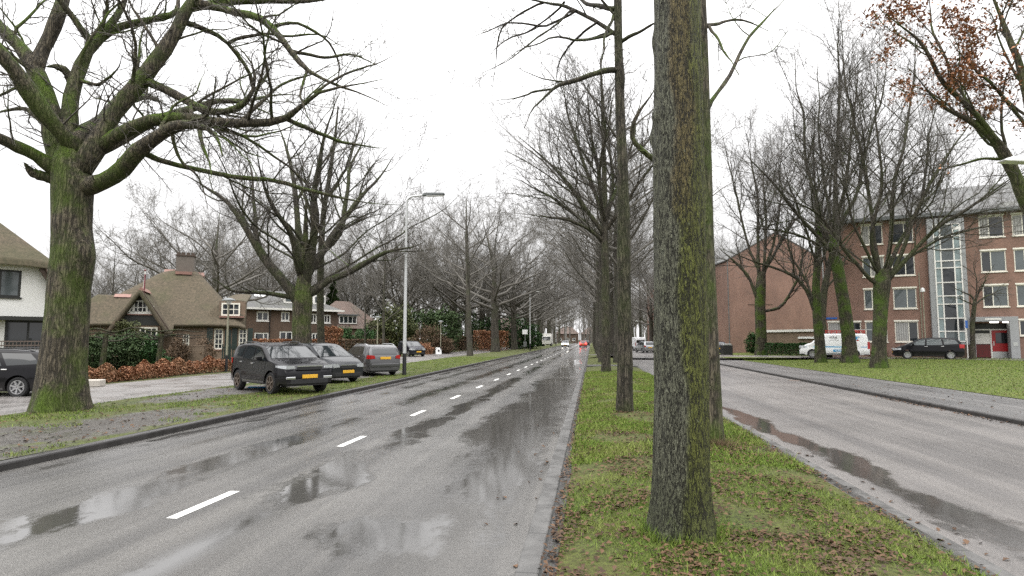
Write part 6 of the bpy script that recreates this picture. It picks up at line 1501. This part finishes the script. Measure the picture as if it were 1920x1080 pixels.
mb.poly([(ue, 0, -.3), (ue, 8, -.3), (ue, 8, e2), (ue, 0, e2 - .1)]); mb.build('wall', 'white_render', wh_)
window(wh_, *hw[0], (.5,), (), 'board_black', ['glass_dark', 'glass_mid'], fw=.09)
window(wh_, *hw[1], (.55,), (.55,), 'board_black', ['glass_dark', 'glass_dark'], fw=.10, sill=False)
mb = MB(); mb.box(ex0, Wf(95, 595)[0], -.55, -.003, Wf(50, 601)[1], Wf(50, 594)[1]); mb.build('canopy', 'board_black', wh_)
# thatched roof: front slope plus hipped verge on the right
zr0 = Wf(0, 434, 1.6)[1]
uR = Wf(104, 500, -.6)[0]; zE = Wf(40, 499, -.6)[1]; zV = Wf(104, 503, -.6)[1]
def slab(pts, d, name, mat, par): mb = MB(); mb.prism(pts, d); return mb.build(name, mat, par, False, .08)
rfw = slab([(ex0, -.6, zE), (uR - 1.0, -.6, zE), (uR + .1, -.6, zV - .1), (uR - 3.3, 3.6, zE + 3.6), (ex0, 3.6, zE + 3.6)], (0, .12, .34), 'roof', 'thatch', wh_)
slab([(uR + .1, -.6, zV - .1), (uR + .3, 7.8, zV - .1), (uR - 3.3, 3.6, zE + 3.6)], (-.2, .1, .30), 'roof_end', 'thatch', wh_)
mb = MB(); mb.bar((uw, -.35, e1 - .02), (ue + .12, -.35, e2), .16, .30); mb.build('bargeboard', 'dark_wood', wh_)
mb = MB(); mb.prism([(uw + .05, -.55, e1 + .05), (uR + .05, -.55, zV - .1), (uR + .15, -.55, e2 + .1)], (0, .5, 0)); mb.build('verge_tiles', 'roof_brown', wh_)
# --- brick house with hipped slate roof
oD, rD, LD = front(456, 73, 632, 81, .07)
hd = thing('house', 'brown brick house with hipped grey roof and white skylights', 'house', oD, rD)
Df = lambda x, y, off=0.0: onplane(oD, rD, x, y, off)
ed = Df(520, 579)[1]; hdw = []
for xl, xr, yt, yb in ((481, 504, 584, 602), (527, 543, 584.5, 602), (582, 594, 588, 606), (607, 620, 590, 606), (478, 505, 623.5, 642), (525, 550, 621, 642), (585, 600, 624, 642)): hdw.append((Df(xl, 600)[0], Df(xr, 600)[0], Df((xl + xr) / 2, yb)[1], Df((xl + xr) / 2, yt)[1]))
mb = MB(); wall_holes(mb, 0, LD, -.3, ed, hdw); mb.poly([(LD, 0, -.3), (LD, 8, -.3), (LD, 8, ed), (LD, 0, ed)]); mb.poly([(0, 0, -.3), (0, 0, ed), (0, 8, ed), (0, 8, -.3)]); mb.build('wall', 'brick_brown', hd)
for k, h in enumerate(hdw): window(hd, *h, (.5,) if k != 4 else (.65,), (), 'white_paint', 'glass_dark', fw=.16)
rz_ = Df(520, 546, 4)[1]; mb = MB()
E = [(-.5, -.5, ed), (LD + .5, -.5, ed), (LD + .5, 8.5, ed), (-.5, 8.5, ed)]; Rg = [(3.0, 4, rz_), (LD - 4.2, 4, rz_)]
mb.add(E + Rg, [(0, 1, 5, 4), (1, 2, 5), (2, 3, 4, 5), (3, 0, 4), (3, 2, 1, 0)]); rfd = mb.build('roof', 'roof_slate', hd)
mb = MB(); mb.box(-.62, LD + .62, -.66, -.505, ed - .16, ed + .07); mb.box(LD + .503, LD + .66, -.5, 8.5, ed - .16, ed + .07); mb.build('gutter', 'white_paint', rfd)
sl = (rz_ - ed) / 4.5
for xl, xr in ((476, 486), (489, 499)):
    a, b = Df(xl, 552, 2.6)[0], Df(xr, 552, 2.6)[0]; za = Df(485, 557, 2.0)[1]; y0 = (za - ed) / sl - .5; mb = MB()
    mb.prism([(a, y0, ed + (y0 + .5) * sl + .05), (b, y0, ed + (y0 + .5) * sl + .05), (b, y0 + 1.1, ed + (y0 + 1.6) * sl + .05), (a, y0 + 1.1, ed + (y0 + 1.6) * sl + .05)], (0, -.04, .06)); mb.build('skylight', 'lamp_white', rfd)
for x in (530, 585):
    a = Df(x, 560, 1.6)[0]; y0 = 1.0; z0 = ed + 1.5 * sl - .1; mb = MB(); mb.box(a, a + 1.6, y0, y0 + 1.8, z0, z0 + 1.25); dm_ = mb.build('dormer', 'white_paint', rfd, False, .02)
    mb = MB(); mb.box(a + .15, a + 1.45, y0 - .02, y0 - .003, z0 + .3, z0 + 1.05); mb.build('dormer_pane', 'glass_mid', dm_)
mb = MB(); u = Df(524, 600)[0]; mb.tube([(u - 1.2, -.07, -.1), (u - 1.2, -.07, ed - .2)], .05, 6); mb.build('downpipe', 'pole_black', hd)
# --- brown-roofed house with a dormer further on
oE, rE, LE = front(626, 86, 716, 92, .07)
he = thing('house', 'brick house with steep brown roof and a four-light dormer', 'house', oE, rE)
Ef = lambda x, y, off=0.0: onplane(oE, rE, x, y, off)
ee = Ef(660, 616)[1]; re_ = Ef(664, 566, 4)[1]
he_w = [(Ef(700, 640)[0], Ef(705, 640)[0], Ef(702, 640)[1], Ef(702, 626)[1])]
mb = MB(); wall_holes(mb, 0, LE, -.3, ee, he_w); mb.poly([(LE, 0, -.3), (LE, 8, -.3), (LE, 8, ee), (LE, 0, ee)]); mb.build('wall', 'brick_tan', he)
window(he, *he_w[0], (.5,), (), 'white_paint', 'glass_dark', fw=.12)
mb = MB(); E = [(-.5, -.5, ee), (LE + .5, -.5, ee), (LE + .5, 8.5, ee), (-.5, 8.5, ee)]; Rg = [(LE * .32, 4, re_), (LE * .62, 4, re_)]
mb.add(E + Rg, [(0, 1, 5, 4), (1, 2, 5), (2, 3, 4, 5), (3, 0, 4), (3, 2, 1, 0)]); rfe = mb.build('roof', 'roof_brown', he)
a, b = Ef(636, 598)[0], Ef(669, 598)[0]; z0, z1 = Ef(650, 607)[1], Ef(650, 592)[1]
mb = MB(); mb.box(a - .1, b + .1, .08, 3, z0 - .15, z1 + .05); dm_ = mb.build('dormer', 'roof_brown', rfe); mb = MB(); mb.box(a - .3, b + .3, -.3, 3.2, z1 + .053, z1 + .22); mb.build('dormer_roof', 'lamp_grey', rfe)
window(he, a, b, z0, z1, (.25, .5, .75), (), 'white_paint', 'glass_dark', y=.0, fw=.12, sill=False, name='dormer_window')
for k, (xx, X_) in enumerate(((-31, 176), (-34, 214), (-17, 300), (-5, 322), (7, 305))):
    p = np.array([xx, X_, .05]); h_ = thing('house', 'low distant house closing the view far down the road', 'house', p, PI / 2 * 0 + .05, 'distant houses at the end of the view')
    mb = MB(); wall_holes(mb, 0, 11, -.3, 4.5, [(1.5, 3, 1, 2.4), (5, 6.5, 1, 2.4), (8, 9.5, 1, 2.4)]); mb.poly([(11, 0, -.3), (11, 8, -.3), (11, 8, 4.5), (11, 0, 4.5)]); mb.build('wall', 'brick_brown', h_)
    mb = MB(); mb.add([(-.5, -.5, 4.4), (11.5, -.5, 4.4), (11.5, 8.5, 4.4), (-.5, 8.5, 4.4), (3.5, 4, 8), (7.5, 4, 8)], [(0, 1, 5, 4), (1, 2, 5), (2, 3, 4, 5), (3, 0, 4), (3, 2, 1, 0)]); mb.build('roof', 'roof_brown', h_)
    for u in (1.5, 5, 8): window(h_, u, u + 1.5, 1, 2.4, (.5,), (), 'white_paint', 'glass_dark', fw=.14)
# ------------------------------------------------------------------ hedges, shrubs, street furniture
def leaf_cloud(name, sampler, n, size, mat, seed, parent=None, stems=None, flat=1.0):
    r = np.random.default_rng(seed); p = sampler(r, n)
    o = link_mesh(name, leaves(name, p, size, mat, seed + 1, flat), mat, parent); return o
def ell_sampler(parts):
    """parts: (cx, cy, cz, rx, ry, rz, weight); leaves crowd the outside, in clumps"""
    def f(r, n):
        w = np.array([q[6] for q in parts], float); k = r.choice(len(parts), n, p=w / w.sum()); q = np.array([a[:6] for a in parts])[k]
        d = nz(r.normal(size=(n, 3))); rad_ = 0.55 + 0.5 * r.random((n, 1)) ** .6
        lump = 1 + .22 * np.sin(d[:, :1] * 5 + k[:, None]) * np.sin(d[:, 1:2] * 6 + 2 * k[:, None]) + .14 * np.sin(d[:, 2:3] * 9 + k[:, None] * 3)
        p = q[:, :3] + d * rad_ * lump * q[:, 3:6]; p[:, 2] = np.abs(p[:, 2]); return p
    return f
def shrub(name, label, loc, parts, n, size, mat, seed, cat='shrub', group=None, stem='dark_wood'):
    t = thing(name, label, cat, loc, 0, group)
    leaf_cloud('foliage', ell_sampler(parts), n, size, mat, seed, t)
    r = np.random.default_rng(seed); mb = MB()
    for q in parts:
        for _ in range(3):
            a = r.normal(0, .3, 2) * np.array([q[3], q[4]]); mb.tube([(q[0] * .6 + a[0] * .4, q[1] * .6 + a[1] * .4, 0), (q[0] * .85 + a[0] * .7, q[1] * .85 + a[1] * .7, q[2] * .6), (q[0] + a[0], q[1] + a[1], q[2])], [.05, .04, .02], 5)
    mb.build('stem', stem, t, True); return t
def hedge(name, label, pts, h, w, n, size, mat, seed, group=None, ragged=.15, tw='twig'):
    """a hedge along ground points pts"""
    P = np.array(pts, float); org = P[0].copy(); P = P - org; seg = np.linalg.norm(np.diff(P, axis=0), axis=1); cum = np.concatenate([[0], np.cumsum(seg)])
    t = thing(name, label, 'hedge', org, 0, group)
    def smp(r, n):
        s_ = r.random(n) * cum[-1]; k = np.clip(np.searchsorted(cum, s_) - 1, 0, len(seg) - 1); f = ((s_ - cum[k]) / seg[k])[:, None]; b = P[k] * (1 - f) + P[k + 1] * f
        d = (P[k + 1] - P[k]) / seg[k][:, None]; nn = np.stack([-d[:, 1], d[:, 0], 0 * d[:, 0]], -1)
        top = h * (1 + ragged * (np.sin(s_ * 2.1) * .5 + np.sin(s_ * 5.3 + 1) * .5 + np.sin(s_ * 11.0) * .35))
        zz = top * np.where(r.random(n) < .35, 1 - .12 * r.random(n), r.random(n) ** .75)
        yy = w / 2 * np.where(r.random(n) < .7, np.sign(r.random(n) - .5) * (.75 + .3 * r.random(n)), (r.random(n) * 2 - 1)); yy = yy * (1 - .25 * (zz / h) ** 3)
        return b + nn * yy[:, None] + np.array([0, 0, 1]) * zz[:, None]
    leaf_cloud('foliage', smp, n, size, mat, seed, t)
    r = np.random.default_rng(seed + 5); m = int(cum[-1] * 5); b = smp(r, m); b[:, 2] = 0; q = b + np.stack([r.normal(0, .08, m), r.normal(0, .08, m), h * (.7 + .35 * r.random(m))], -1)
    V = np.stack([b, (b + q) / 2 + r.normal(0, .03, (m, 3)), q], 1); link_mesh('stems', assemble('stems', [(V, np.full((m, 3), .010), 3), spawn(V, np.full((m, 3), .012), r, dens=5, t0=.1, ang=40, lfac=.4, m=3, trop=.3)[:2] + (3,)]), tw, t)
    return t
g0 = lambda x, y: gnd(x, y, .07)
hedge('beech_hedge', 'low ragged rusty beech hedge along the service road before the cottage', [g0(150, 721), g0(230, 714), g0(310, 706)], .50, .7, 12000, .075, 'beech_leaf', 50, ragged=.55)
hedge('beech_hedge', 'taller rusty beech hedge behind the pale lamp post, nearest the cottage door', [g0(300, 706), g0(370, 700), g0(436, 695)], .56, .8, 9000, .08, 'beech_leaf', 52, ragged=.5)
hedge('beech_hedge', 'trimmed orange beech hedge in front of the brown brick house', [g0(470, 672), g0(560, 669), g0(640, 665)], 1.75, 1.0, 14000, .14, 'beech_leaf', 54, ragged=.03)
hedge('beech_hedge', 'clipped brown hedge behind the grey estate car', [g0(640, 668), g0(700, 664), g0(750, 660)], 1.75, 1.2, 12000, .14, 'brown_leaf', 56, ragged=.02)
p0, p1 = at(604, 636, 66), at(640, 636, 66); hedge('beech_hedge', 'rounded higher beech hedge between the thin trunk and the estate car', [(p0[0], p0[1], .07), (p1[0], p1[1], .07)], 3.0, 1.6, 6000, .15, 'beech_leaf', 58, ragged=.05)
p0, p1 = at(892, 636, 92), at(949, 636, 96); hedge('beech_hedge', 'distant orange hedge behind the flared roadside tree', [(p0[0], p0[1], .07), (p1[0], p1[1], .07)], 3.0, 1.4, 8000, .17, 'beech_leaf', 60, ragged=.04)
p0, p1 = at(852, 636, 92), at(886, 636, 93); hedge('beech_hedge', 'distant dark brown hedge left of the leaning tree', [(p0[0], p0[1], .07), (p1[0], p1[1], .07)], 2.2, 1.4, 5000, .15, 'brown_leaf', 62, ragged=.04)
def sp(x, Z, z=.07): p = at(x, 636, Z); return np.array([p[0], p[1], z])
shrub('laurel_shrub', 'dark evergreen bush under the pleached branches left of the cottage gable', sp(230, 33), [(-1.7, 0, .9, 1.1, .9, .95, 1), (-.4, .2, 1.0, 1.2, 1.0, 1.05, 1), (.9, 0, 1.0, 1.1, .9, 1.0, 1)], 15000, .11, 'evergreen_leaf', 70)
shrub('laurel_shrub', 'bright green laurel at the right end of the dark evergreen bush', sp(287, 32.5), [(0, 0, .9, .55, .55, .95, 1), (.3, .2, .5, .5, .5, .5, .5)], 4000, .11, 'laurel_leaf', 72)
shrub('laurel_shrub', 'dark evergreen at the foot of the big oak, left of the pleached trunk', sp(172, 31), [(0, 0, .9, .8, .8, 1.0, 1)], 4500, .11, 'evergreen_leaf', 74)
shrub('garden_shrub', 'grey-green conifer in front of the black gable boards', sp(243, 37), [(0, 0, 1.7, .8, .6, 1.0, 1), (-.4, 0, 2.4, .45, .4, .5, .5)], 5000, .10, 'olive_leaf', 76)
shrub('garden_shrub', 'reddish bare shrub before the cottage wall', sp(336, 36), [(0, 0, .9, .6, .5, 1.0, 1)], 2600, .08, 'brown_leaf', 78)
shrub('garden_shrub', 'twiggy brown shrub between the small window and the tall window of the cottage', sp(385, 37), [(0, 0, .8, .7, .5, .95, 1)], 2600, .08, 'brown_leaf', 80)
shrub('rhododendron', 'dark green rhododendron bank behind the dark MPV', sp(805, 84), [(-1.5, 0, 2.6, 2.6, 2, 2.8, 1), (1.8, .5, 3.0, 2.4, 2, 3.2, 1), (-3.6, 1, 2.2, 2, 2, 2.4, .7)], 15000, .26, 'evergreen_leaf', 82)
shrub('rhododendron', 'olive green shrub mass right of the tall lamp post', sp(745, 80), [(0, 0, 2.8, 2.4, 2, 3.0, 1), (-2.6, .5, 2.2, 1.8, 1.8, 2.4, .8)], 11000, .24, 'olive_leaf', 84)
shrub('garden_shrub', 'large brown twiggy shrub beside the short path lamp', sp(803, 76), [(0, 0, 1.4, 2.2, 1.4, 1.9, 1), (2.0, 0, .9, 1.2, 1, 1.2, .5)], 9000, .13, 'brown_leaf', 86)
shrub('garden_shrub', 'low rusty shrub right behind the dark MPV', sp(795, 72), [(0, 0, .5, 1.1, .8, .75, 1)], 3000, .11, 'beech_leaf', 88)
shrub('laurel_shrub', 'green garden shrub before the house with the dormer', sp(668, 76), [(-1.6, 0, 1.6, 1.3, 1, 1.5, 1), (1.2, 0, 1.7, 1.3, 1, 1.5, 1)], 6500, .18, 'laurel_leaf', 90)
shrub('rhododendron', 'green evergreen mass behind the second tall lamp post', sp(965, 112), [(0, 0, 2.5, 3, 2, 3, 1), (-5, 0, 2.8, 3, 2, 3.2, 1), (3, 0, 2, 2, 2, 2.2, .7)], 10000, .30, 'laurel_leaf', 92)
shrub('rhododendron', 'dark evergreen thicket between the broad tree and the leaning one', sp(868, 104), [(0, 0, 3, 3, 2, 3.6, 1), (-4, 1, 3.2, 3, 2, 3.4, 1)], 9000, .30, 'evergreen_leaf', 94)
def conifer(label, loc, h, r0, n, seed):
    t = thing('conifer', label, 'tree', loc); r = np.random.default_rng(seed)
    z = h * (.08 + .92 * r.random(n) ** 1.3); a = r.random(n) * 2 * PI; lay = .75 + .35 * np.sin(z * 4.5 + a); q = r0 * (1 - z / h) ** .8 * lay * (.55 + .5 * r.random(n) ** .5)
    p = np.stack([np.cos(a) * q, np.sin(a) * q, z - .15 * q], -1)
    link_mesh('crown', leaves('crown', p, .32, 'evergreen_leaf', seed, .7), 'evergreen_leaf', t); mb = MB(); mb.tube([(0, 0, 0), (0, 0, h * .95)], [.2, .03], 8); mb.build('trunk', 'dark_wood', t, True)
conifer('dark conifer rising behind the roof of the brown brick house', sp(622, 104), 12.5, 2.6, 9000, 100)
conifer('slim dark conifer left of the steep brown roof', sp(600, 118), 11.5, 2.6, 7000, 102)
conifer('dark conifer among bare trees above the rhododendrons', sp(716, 118), 12.0, 3.0, 7000, 104)
shrub('laurel_shrub', 'round green bush at the foot of the gable wall', sp(1411, 69, .28), [(0, 0, 1.0, .75, .7, 1.15, 1), (.5, 0, 1.5, .5, .5, .6, .4)], 6000, .12, 'laurel_leaf', 106)
p0, p1 = at(1438, 636, 60), at(1520, 636, 56.5); hedge('privet_hedge', 'clipped dark green hedge before the low garage', [(p0[0], p0[1], .3), (p1[0], p1[1], .3)], 1.15, 1.0, 11000, .10, 'laurel_leaf', 108, ragged=.05)
for k, (x, Z) in enumerate(((1806, 49.8), (1670, 52.0))):
    shrub('garden_shrub', ('low brown shrub strip between the MPV and the stairwell', 'low brown shrub strip under the ground-floor windows left of the MPV')[k], sp(x, Z, .36), [(-.8, 0, .3, .9, .4, .45, 1), (.8, 0, .3, .9, .4, .4, 1)], 2600, .09, 'brown_leaf', 110 + k * 2)
# pleached limes in the cottage garden
def pleached(label, x, Z, seed, L=(-2.2, 2.4), h=None):
    org = sp(x, Z); h = h or at(x, 628, Z)[2] - .07; t = thing('pleached_tree', label, 'tree', org); r = np.random.default_rng(seed)
    link_mesh('trunk', trunk_mesh([(0, 0, 0, .16), (.05, 0, h * .4, .13), (.12, 0, h * .8, .12), (.12, 0, h * 1.03, .13)], n=14, m=24, lump=.07, seed=seed), 'bark_green', t)
    b = []
    for zz in (h * .93, h * 1.02, h * 1.12):
        pts = [(CR * u + np.array([0, 0, zz + .10 * math.sin(u * 3 + seed) + r.normal(0, .06)])).tolist() + [.045 * (1 - abs(u) / 4)] for u in np.linspace(L[0], L[1], 12)]; b.append(pts)
    lv = [dict(dens=5, t0=0, t1=1, ang=75, sd=25, lfac=.06, trop=.2, wob=.5, m=4, maxl=.4, minl=.15, rfac=.9, taper=.9), dict(dens=9, t0=.3, ang=50, sd=25, lfac=.6, trop=.3, wob=.5, m=3, maxl=.3, minl=.12, rfac=.8, taper=.8)]
    g_, _ = grow(b, lv, r); link_mesh('crown', assemble('crown', g_), 'bark', t); return t
pleached('pleached tree with knotted flat branches, nearest the big oak trunk', 194, 30.5, 3)
pleached('pleached tree with knotted flat branches, centre before the gable', 298, 31.5, 5, (-1.2, 3.0))
# --- lamps
def tall_lamp(label, loc, h, arm=1.9, side=1, black=1.05, group=None, head='lamp_grey'):
    t = thing('street_lamp', label, 'street lamp', loc, 0, group)
    mb = MB(); mb.tube([(0, 0, 0), (0, 0, black)], [.098, .094], 16); mb.build('foot_sleeve', 'pole_black', t, True)
    mb = MB(); mb.tube([(0, 0, black + .002), (0, 0, 4.4), (0, 0, h - .35), (.05 * side, 0, h - .12), (.25 * side, 0, h), (arm * .55 * side, 0, h + .06)], [.088, .072, .052, .048, .044, .04], 16); mb.build('pole', 'pole_paint', t, True)
    mb = MB(); a, b = arm * .42 * side, arm * side
    mb.prism([(a, -.10, h), (b, -.13, h + .02), (b, -.13, h + .13), (a + .2 * side, -.12, h + .16), (a, -.09, h + .12)], (0, .25, 0)); hd_ = mb.build('lamp_head', head, t, False, .03)
    mb = MB(); mb.box(min(a + .2 * side, b - .05 * side), max(a + .2 * side, b - .05 * side), -.09, .11, h - .015, h + .003); mb.build('lens', 'lamp_white', hd_)
    return t
tall_lamp('tall pale lamp post with black foot and dark lantern, nearest on the left verge', gnd(758, 703.5, .12), 8.75)
tall_lamp('second tall lamp post on the left verge, beside the white traffic sign', gnd(994, 657.6, .12), 8.9, head='lamp_white')
tall_lamp('third lamp post of the left verge, before the white lorry', (-8.9, 158, .12), 8.9, head='lamp_white')
tall_lamp('pale lamp post in the median far down the road', (0.75, 132, .12), 8.6, side=-1, head='lamp_white')
tall_lamp('far lamp post with arm to the left beyond the white van', (12.2, 150, .12), 6.0, 1.6, -1, head='lamp_white')
tall_lamp('far lamp post with short arm near the vanishing point', (-8.9, 222, .12), 8.9, 1.9, 1, head='lamp_white')
# lamp whose head alone reaches into the picture at the right edge
t = thing('street_lamp', 'pale flat lamp head reaching in at the right picture edge', 'street lamp', sp(1990, 18.0, .2)); hh = at(1900, 303, 18.0)[2] - .2
d_ = (at(1900, 303, 18.0) - np.array(t.location))[:2]; Ld = float(np.hypot(*d_)); e_ = d_ / Ld
mb = MB(); mb.tube([(0, 0, 0), (0, 0, hh - .3), (e_[0] * .15, e_[1] * .15, hh - .05), (e_[0] * (Ld - .3), e_[1] * (Ld - .3), hh + .02)], [.09, .06, .05, .04], 14); mb.build('pole', 'pole_paint', t, True)
mb = MB(); n_ = np.array([-e_[1], e_[0]]) * .17
P = lambda s_, k, z: (e_[0] * s_ + n_[0] * k, e_[1] * s_ + n_[1] * k, hh + z)
mb.prism([P(Ld - .5, -1, -.06), P(Ld + .36, -.8, -.03), P(Ld + .42, -.8, .02), P(Ld + .1, -1, .13), P(Ld - .5, -1, .12)], (n_[0] * 2, n_[1] * 2, 0)); mb.build('lamp_head', 'lamp_white', t, False, .03)
def path_lamp(label, loc, h=3.95):
    t = thing('path_lamp', label, 'street lamp', loc)
    mb = MB(); mb.tube([(0, 0, 0), (0, 0, .9)], [.075, .07], 12); mb.build('foot_sleeve', 'pole_black', t, True)
    mb = MB(); mb.tube([(0, 0, .902), (0, 0, h - .25)], [.06, .045], 12); mb.build('pole', 'pole_olive', t, True)
    mb = MB(); mb.lathe([(.05, h - .27), (.10, h - .22), (.21, h - .06), (.20, h - .05)], 20); mb.build('lamp_glass', 'lamp_white', t, True)
    mb = MB(); mb.lathe([(.36, h - .05), (.34, h), (.14, h + .09), (.001, h + .11)], 20); mb.lathe([(.36, h - .05), (.001, h - .05)], 20); mb.build('lamp_cap', 'lamp_grey', t, True)
    return t
path_lamp('short mushroom lamp before the cottage, left of the black SUV', gnd(424, 697, .075))
path_lamp('short mushroom lamp above the grey estate car by the dormer house', gnd(707, 670, .075))
path_lamp('short mushroom lamp beside the white sandwich board', gnd(826, 663.5, .075))
path_lamp('far short mushroom lamp before the orange hedge', gnd(893, 654.5, .075))
# flagpole
t = thing('flagpole', 'white wooden flagpole with furled dark red pennant before the gable', 'flagpole', sp(262, 40.5)); fz = at(264, 508, 40.5)[2]
mb = MB(); mb.tube([(0, 0, 0), (.06, 0, fz * .5), (.15, 0, fz - .1)], [.06, .05, .035], 10); mb.build('pole', 'white_paint', t, True)
mb = MB(); mb.tube([(.10, -.05, fz - 2.6), (.19, -.06, fz - 1.6), (.20, -.06, fz - .3)], [.02, .045, .04], 8); mb.build('pennant', 'flag_maroon', t, True)
mb = MB(); mb.lathe([(.03, fz - .1), (.06, fz - .02), (.001, fz + .05)], 10, c=(.15, 0, 0)); mb.build('finial', 'flag_maroon', t, True)
# sandwich board
t = thing('sandwich_board', 'white sandwich board standing on the service road kerb', 'sign', gnd(822, 663.5, .075), .35)
for s_ in (1, -1):
    mb = MB(); mb.prism([(-.35, s_ * .30, 0), (.35, s_ * .30, 0), (.33, s_ * .03, .78), (-.33, s_ * .03, .78)], (0, .02 * s_, 0)); mb.build('board', 'lamp_white', t)
mb = MB(); mb.box(-.1, .1, -.315, -.285, .3, .5); mb.build('printed_mark', 'ink_dark', t)
# traffic sign by the second lamp
t = thing('traffic_sign', 'white square traffic sign on a pole beside the second lamp post', 'sign', gnd(984.5, 656.5, .12))
mb = MB(); mb.tube([(0, 0, 0), (0, 0, 3.3)], .04, 8); mb.build('pole', 'metal_grey', t, True)
mb = MB(); mb.box(-.42, .42, -.07, -.045, 2.5, 3.25); mb.build('sign_plate', 'lamp_white', t, False, .02)
mb = MB(); mb.box(-.25, .25, -.3, .3, .5, 1.3); mb.build('control_box', 'lamp_grey', t, False, .04)
# small things on the left
t = tag(MB().box(-.9, .55, -.22, .22, 0, .26).build('stone_block', 'stone_pale', None, False, .03), 'low pale stone block at the foot of the rusty hedge, right of the oak', 'block'); p = gnd(163, 725, .07); t.location = tuple(p); t.rotation_euler = (0, 0, YAW + rad(8))
q = at(490, 722, 22.4); t = tag(MB().prism([(-.45, -.12, 0), (.45, -.16, 0), (.5, .12, 0), (-.4, .14, 0)], (0, 0, .05)).build('blue_slab', 'slab_blue', None, False, .01), 'thin flat light blue slab under the black SUV', 'board'); t.location = (q[0], q[1], .10); t.rotation_euler = (0, 0, YAW)  # thin light blue slab flat on the ground beneath the SUV
# balustrade of the white house
bo = np.array(oW); t = thing('balustrade', 'rusty iron balustrade across the terrace of the white house', 'fence', oW, rW); mb = MB(); y_ = -2.0
a, b = onplane(oW, rW, -20, 640, y_)[0], onplane(oW, rW, 93, 640, y_)[0]; zt, zb = onplane(oW, rW, 50, 640, y_)[1], onplane(oW, rW, 50, 668, y_)[1]
for z in (zt, zt - .18, zb): mb.bar((a, y_, z), (b, y_, z), .05, .05)
mb.build('rail', 'rust_iron', t); mb = MB()
for u in np.arange(a, b, .13): mb.bar((u, y_, zb), (u + .03, y_, zt), .025, .025)
mb.build('bars', 'rust_iron', t)
for u in (a, b): mb = MB(); mb.box(u - .06, u + .06, y_ - .06, y_ + .06, .0, zt + .15); mb.build('post', 'white_paint', t)
t = thing('garden_gate', 'dark green slatted gate by the cottage door behind the beech hedge', 'gate', oT, rT); mb = MB(); a, b = onplane(oT, rT, 416, 660, -1.5)[0], onplane(oT, rT, 442, 660, -1.5)[0]
for u in np.arange(a, b, .16): mb.box(u, u + .09, -1.53, -1.5, .1, 1.45)
mb.build('slats', 'shutter_green', t); mb = MB(); mb.box(a, b, -1.497, -1.45, .4, .5); mb.box(a, b, -1.497, -1.45, 1.15, 1.25); mb.build('rails', 'shutter_green', t)
t = tag(MB().box(-1.0, 1.0, -.05, .05, 0, 1.35).box(-1.05, 1.05, -.07, .07, 1.353, 1.42).build('wooden_panel', 'wood_post', None), 'mossy wooden garden panel below the small cottage window', 'fence'); p = sp(352, 36.5); t.location = tuple(p); t.rotation_euler = (0, 0, YAW)
# right side
t = thing('waste_bin', 'black underground-waste container left of the gable, by the side street', 'bin', sp(1361.5, 64, .12), YAW)
mb = MB(); mb.prism([(-.5, -.45, 0), (.5, -.45, 0), (.52, -.45, 1.1), (-.52, -.45, 1.1)], (0, .9, 0)); mb.build('body', 'trim_black', t, False, .04)
mb = MB(); mb.prism([(-.45, -.42, 1.103), (.45, -.42, 1.103), (.4, -.42, 1.26), (-.4, -.42, 1.26)], (0, .84, 0)); mb.build('lid', 'metal_grey', t, False, .03)
mb = MB(); mb.box(-.55, .55, -.5, .5, -.2, .05); mb.build('plinth', 'gutter_concrete', t)
t = thing('parking_sign', 'small sign on a white pole beside the stairwell and the black MPV', 'sign', sp(1813, 47.9, .36), YAW); mb = MB(); mb.tube([(0, 0, 0), (0, 0, 3.2)], .035, 8); mb.build('pole', 'white_paint', t, True)
mb = MB(); mb.box(-.10, .10, -.06, -.036, 2.35, 2.95); mb.build('sign_plate', 'sign_blue', t, False, .02)
t = thing('path_lamp', 'thin lamp post against the flats left of the glass stairwell', 'street lamp', sp(1735, 49.2, .36), YAW); hz = at(1735, 548, 49.2)[2] - .36
mb = MB(); mb.tube([(0, 0, 0), (0, 0, hz)], [.05, .035], 10); mb.build('pole', 'pole_olive', t, True); mb = MB(); mb.lathe([(.05, hz), (.16, hz + .05), (.14, hz + .3), (.001, hz + .38)], 14); mb.build('lamp_glass', 'lamp_white', t, True)
mb = MB(); mb.box(-.25, .25, -.25, .25, 0, .012)
drain = tag(mb.build('drain_cover', 'rust_iron'), 'iron drain cover set in the far kerb gutter of the side road', 'drain'); p = gnd(1531, 714, 0.0); drain.location = (9.05, p[1], .003)
# ------------------------------------------------------------------ damp air
HAZE = 0
if HAZE:
    mb = MB(); mb.box(-160, 160, -40, 420, -1.2, 42)
    hz_ = stuff(mb.build('haze', None)); m_ = bpy.data.materials.new('haze'); m_.use_nodes = True; nt = m_.node_tree; nt.nodes.remove(nt.nodes['Principled BSDF'])
    v_ = nt.nodes.new('ShaderNodeVolumePrincipled'); v_.inputs['Density'].default_value = HAZE; v_.inputs['Color'].default_value = (.86, .88, .9, 1); v_.inputs['Anisotropy'].default_value = .2
    nt.links.new(v_.outputs[0], nt.nodes['Material Output'].inputs['Volume']); hz_.data.materials.append(m_); m_.cycles.homogeneous_volume = True
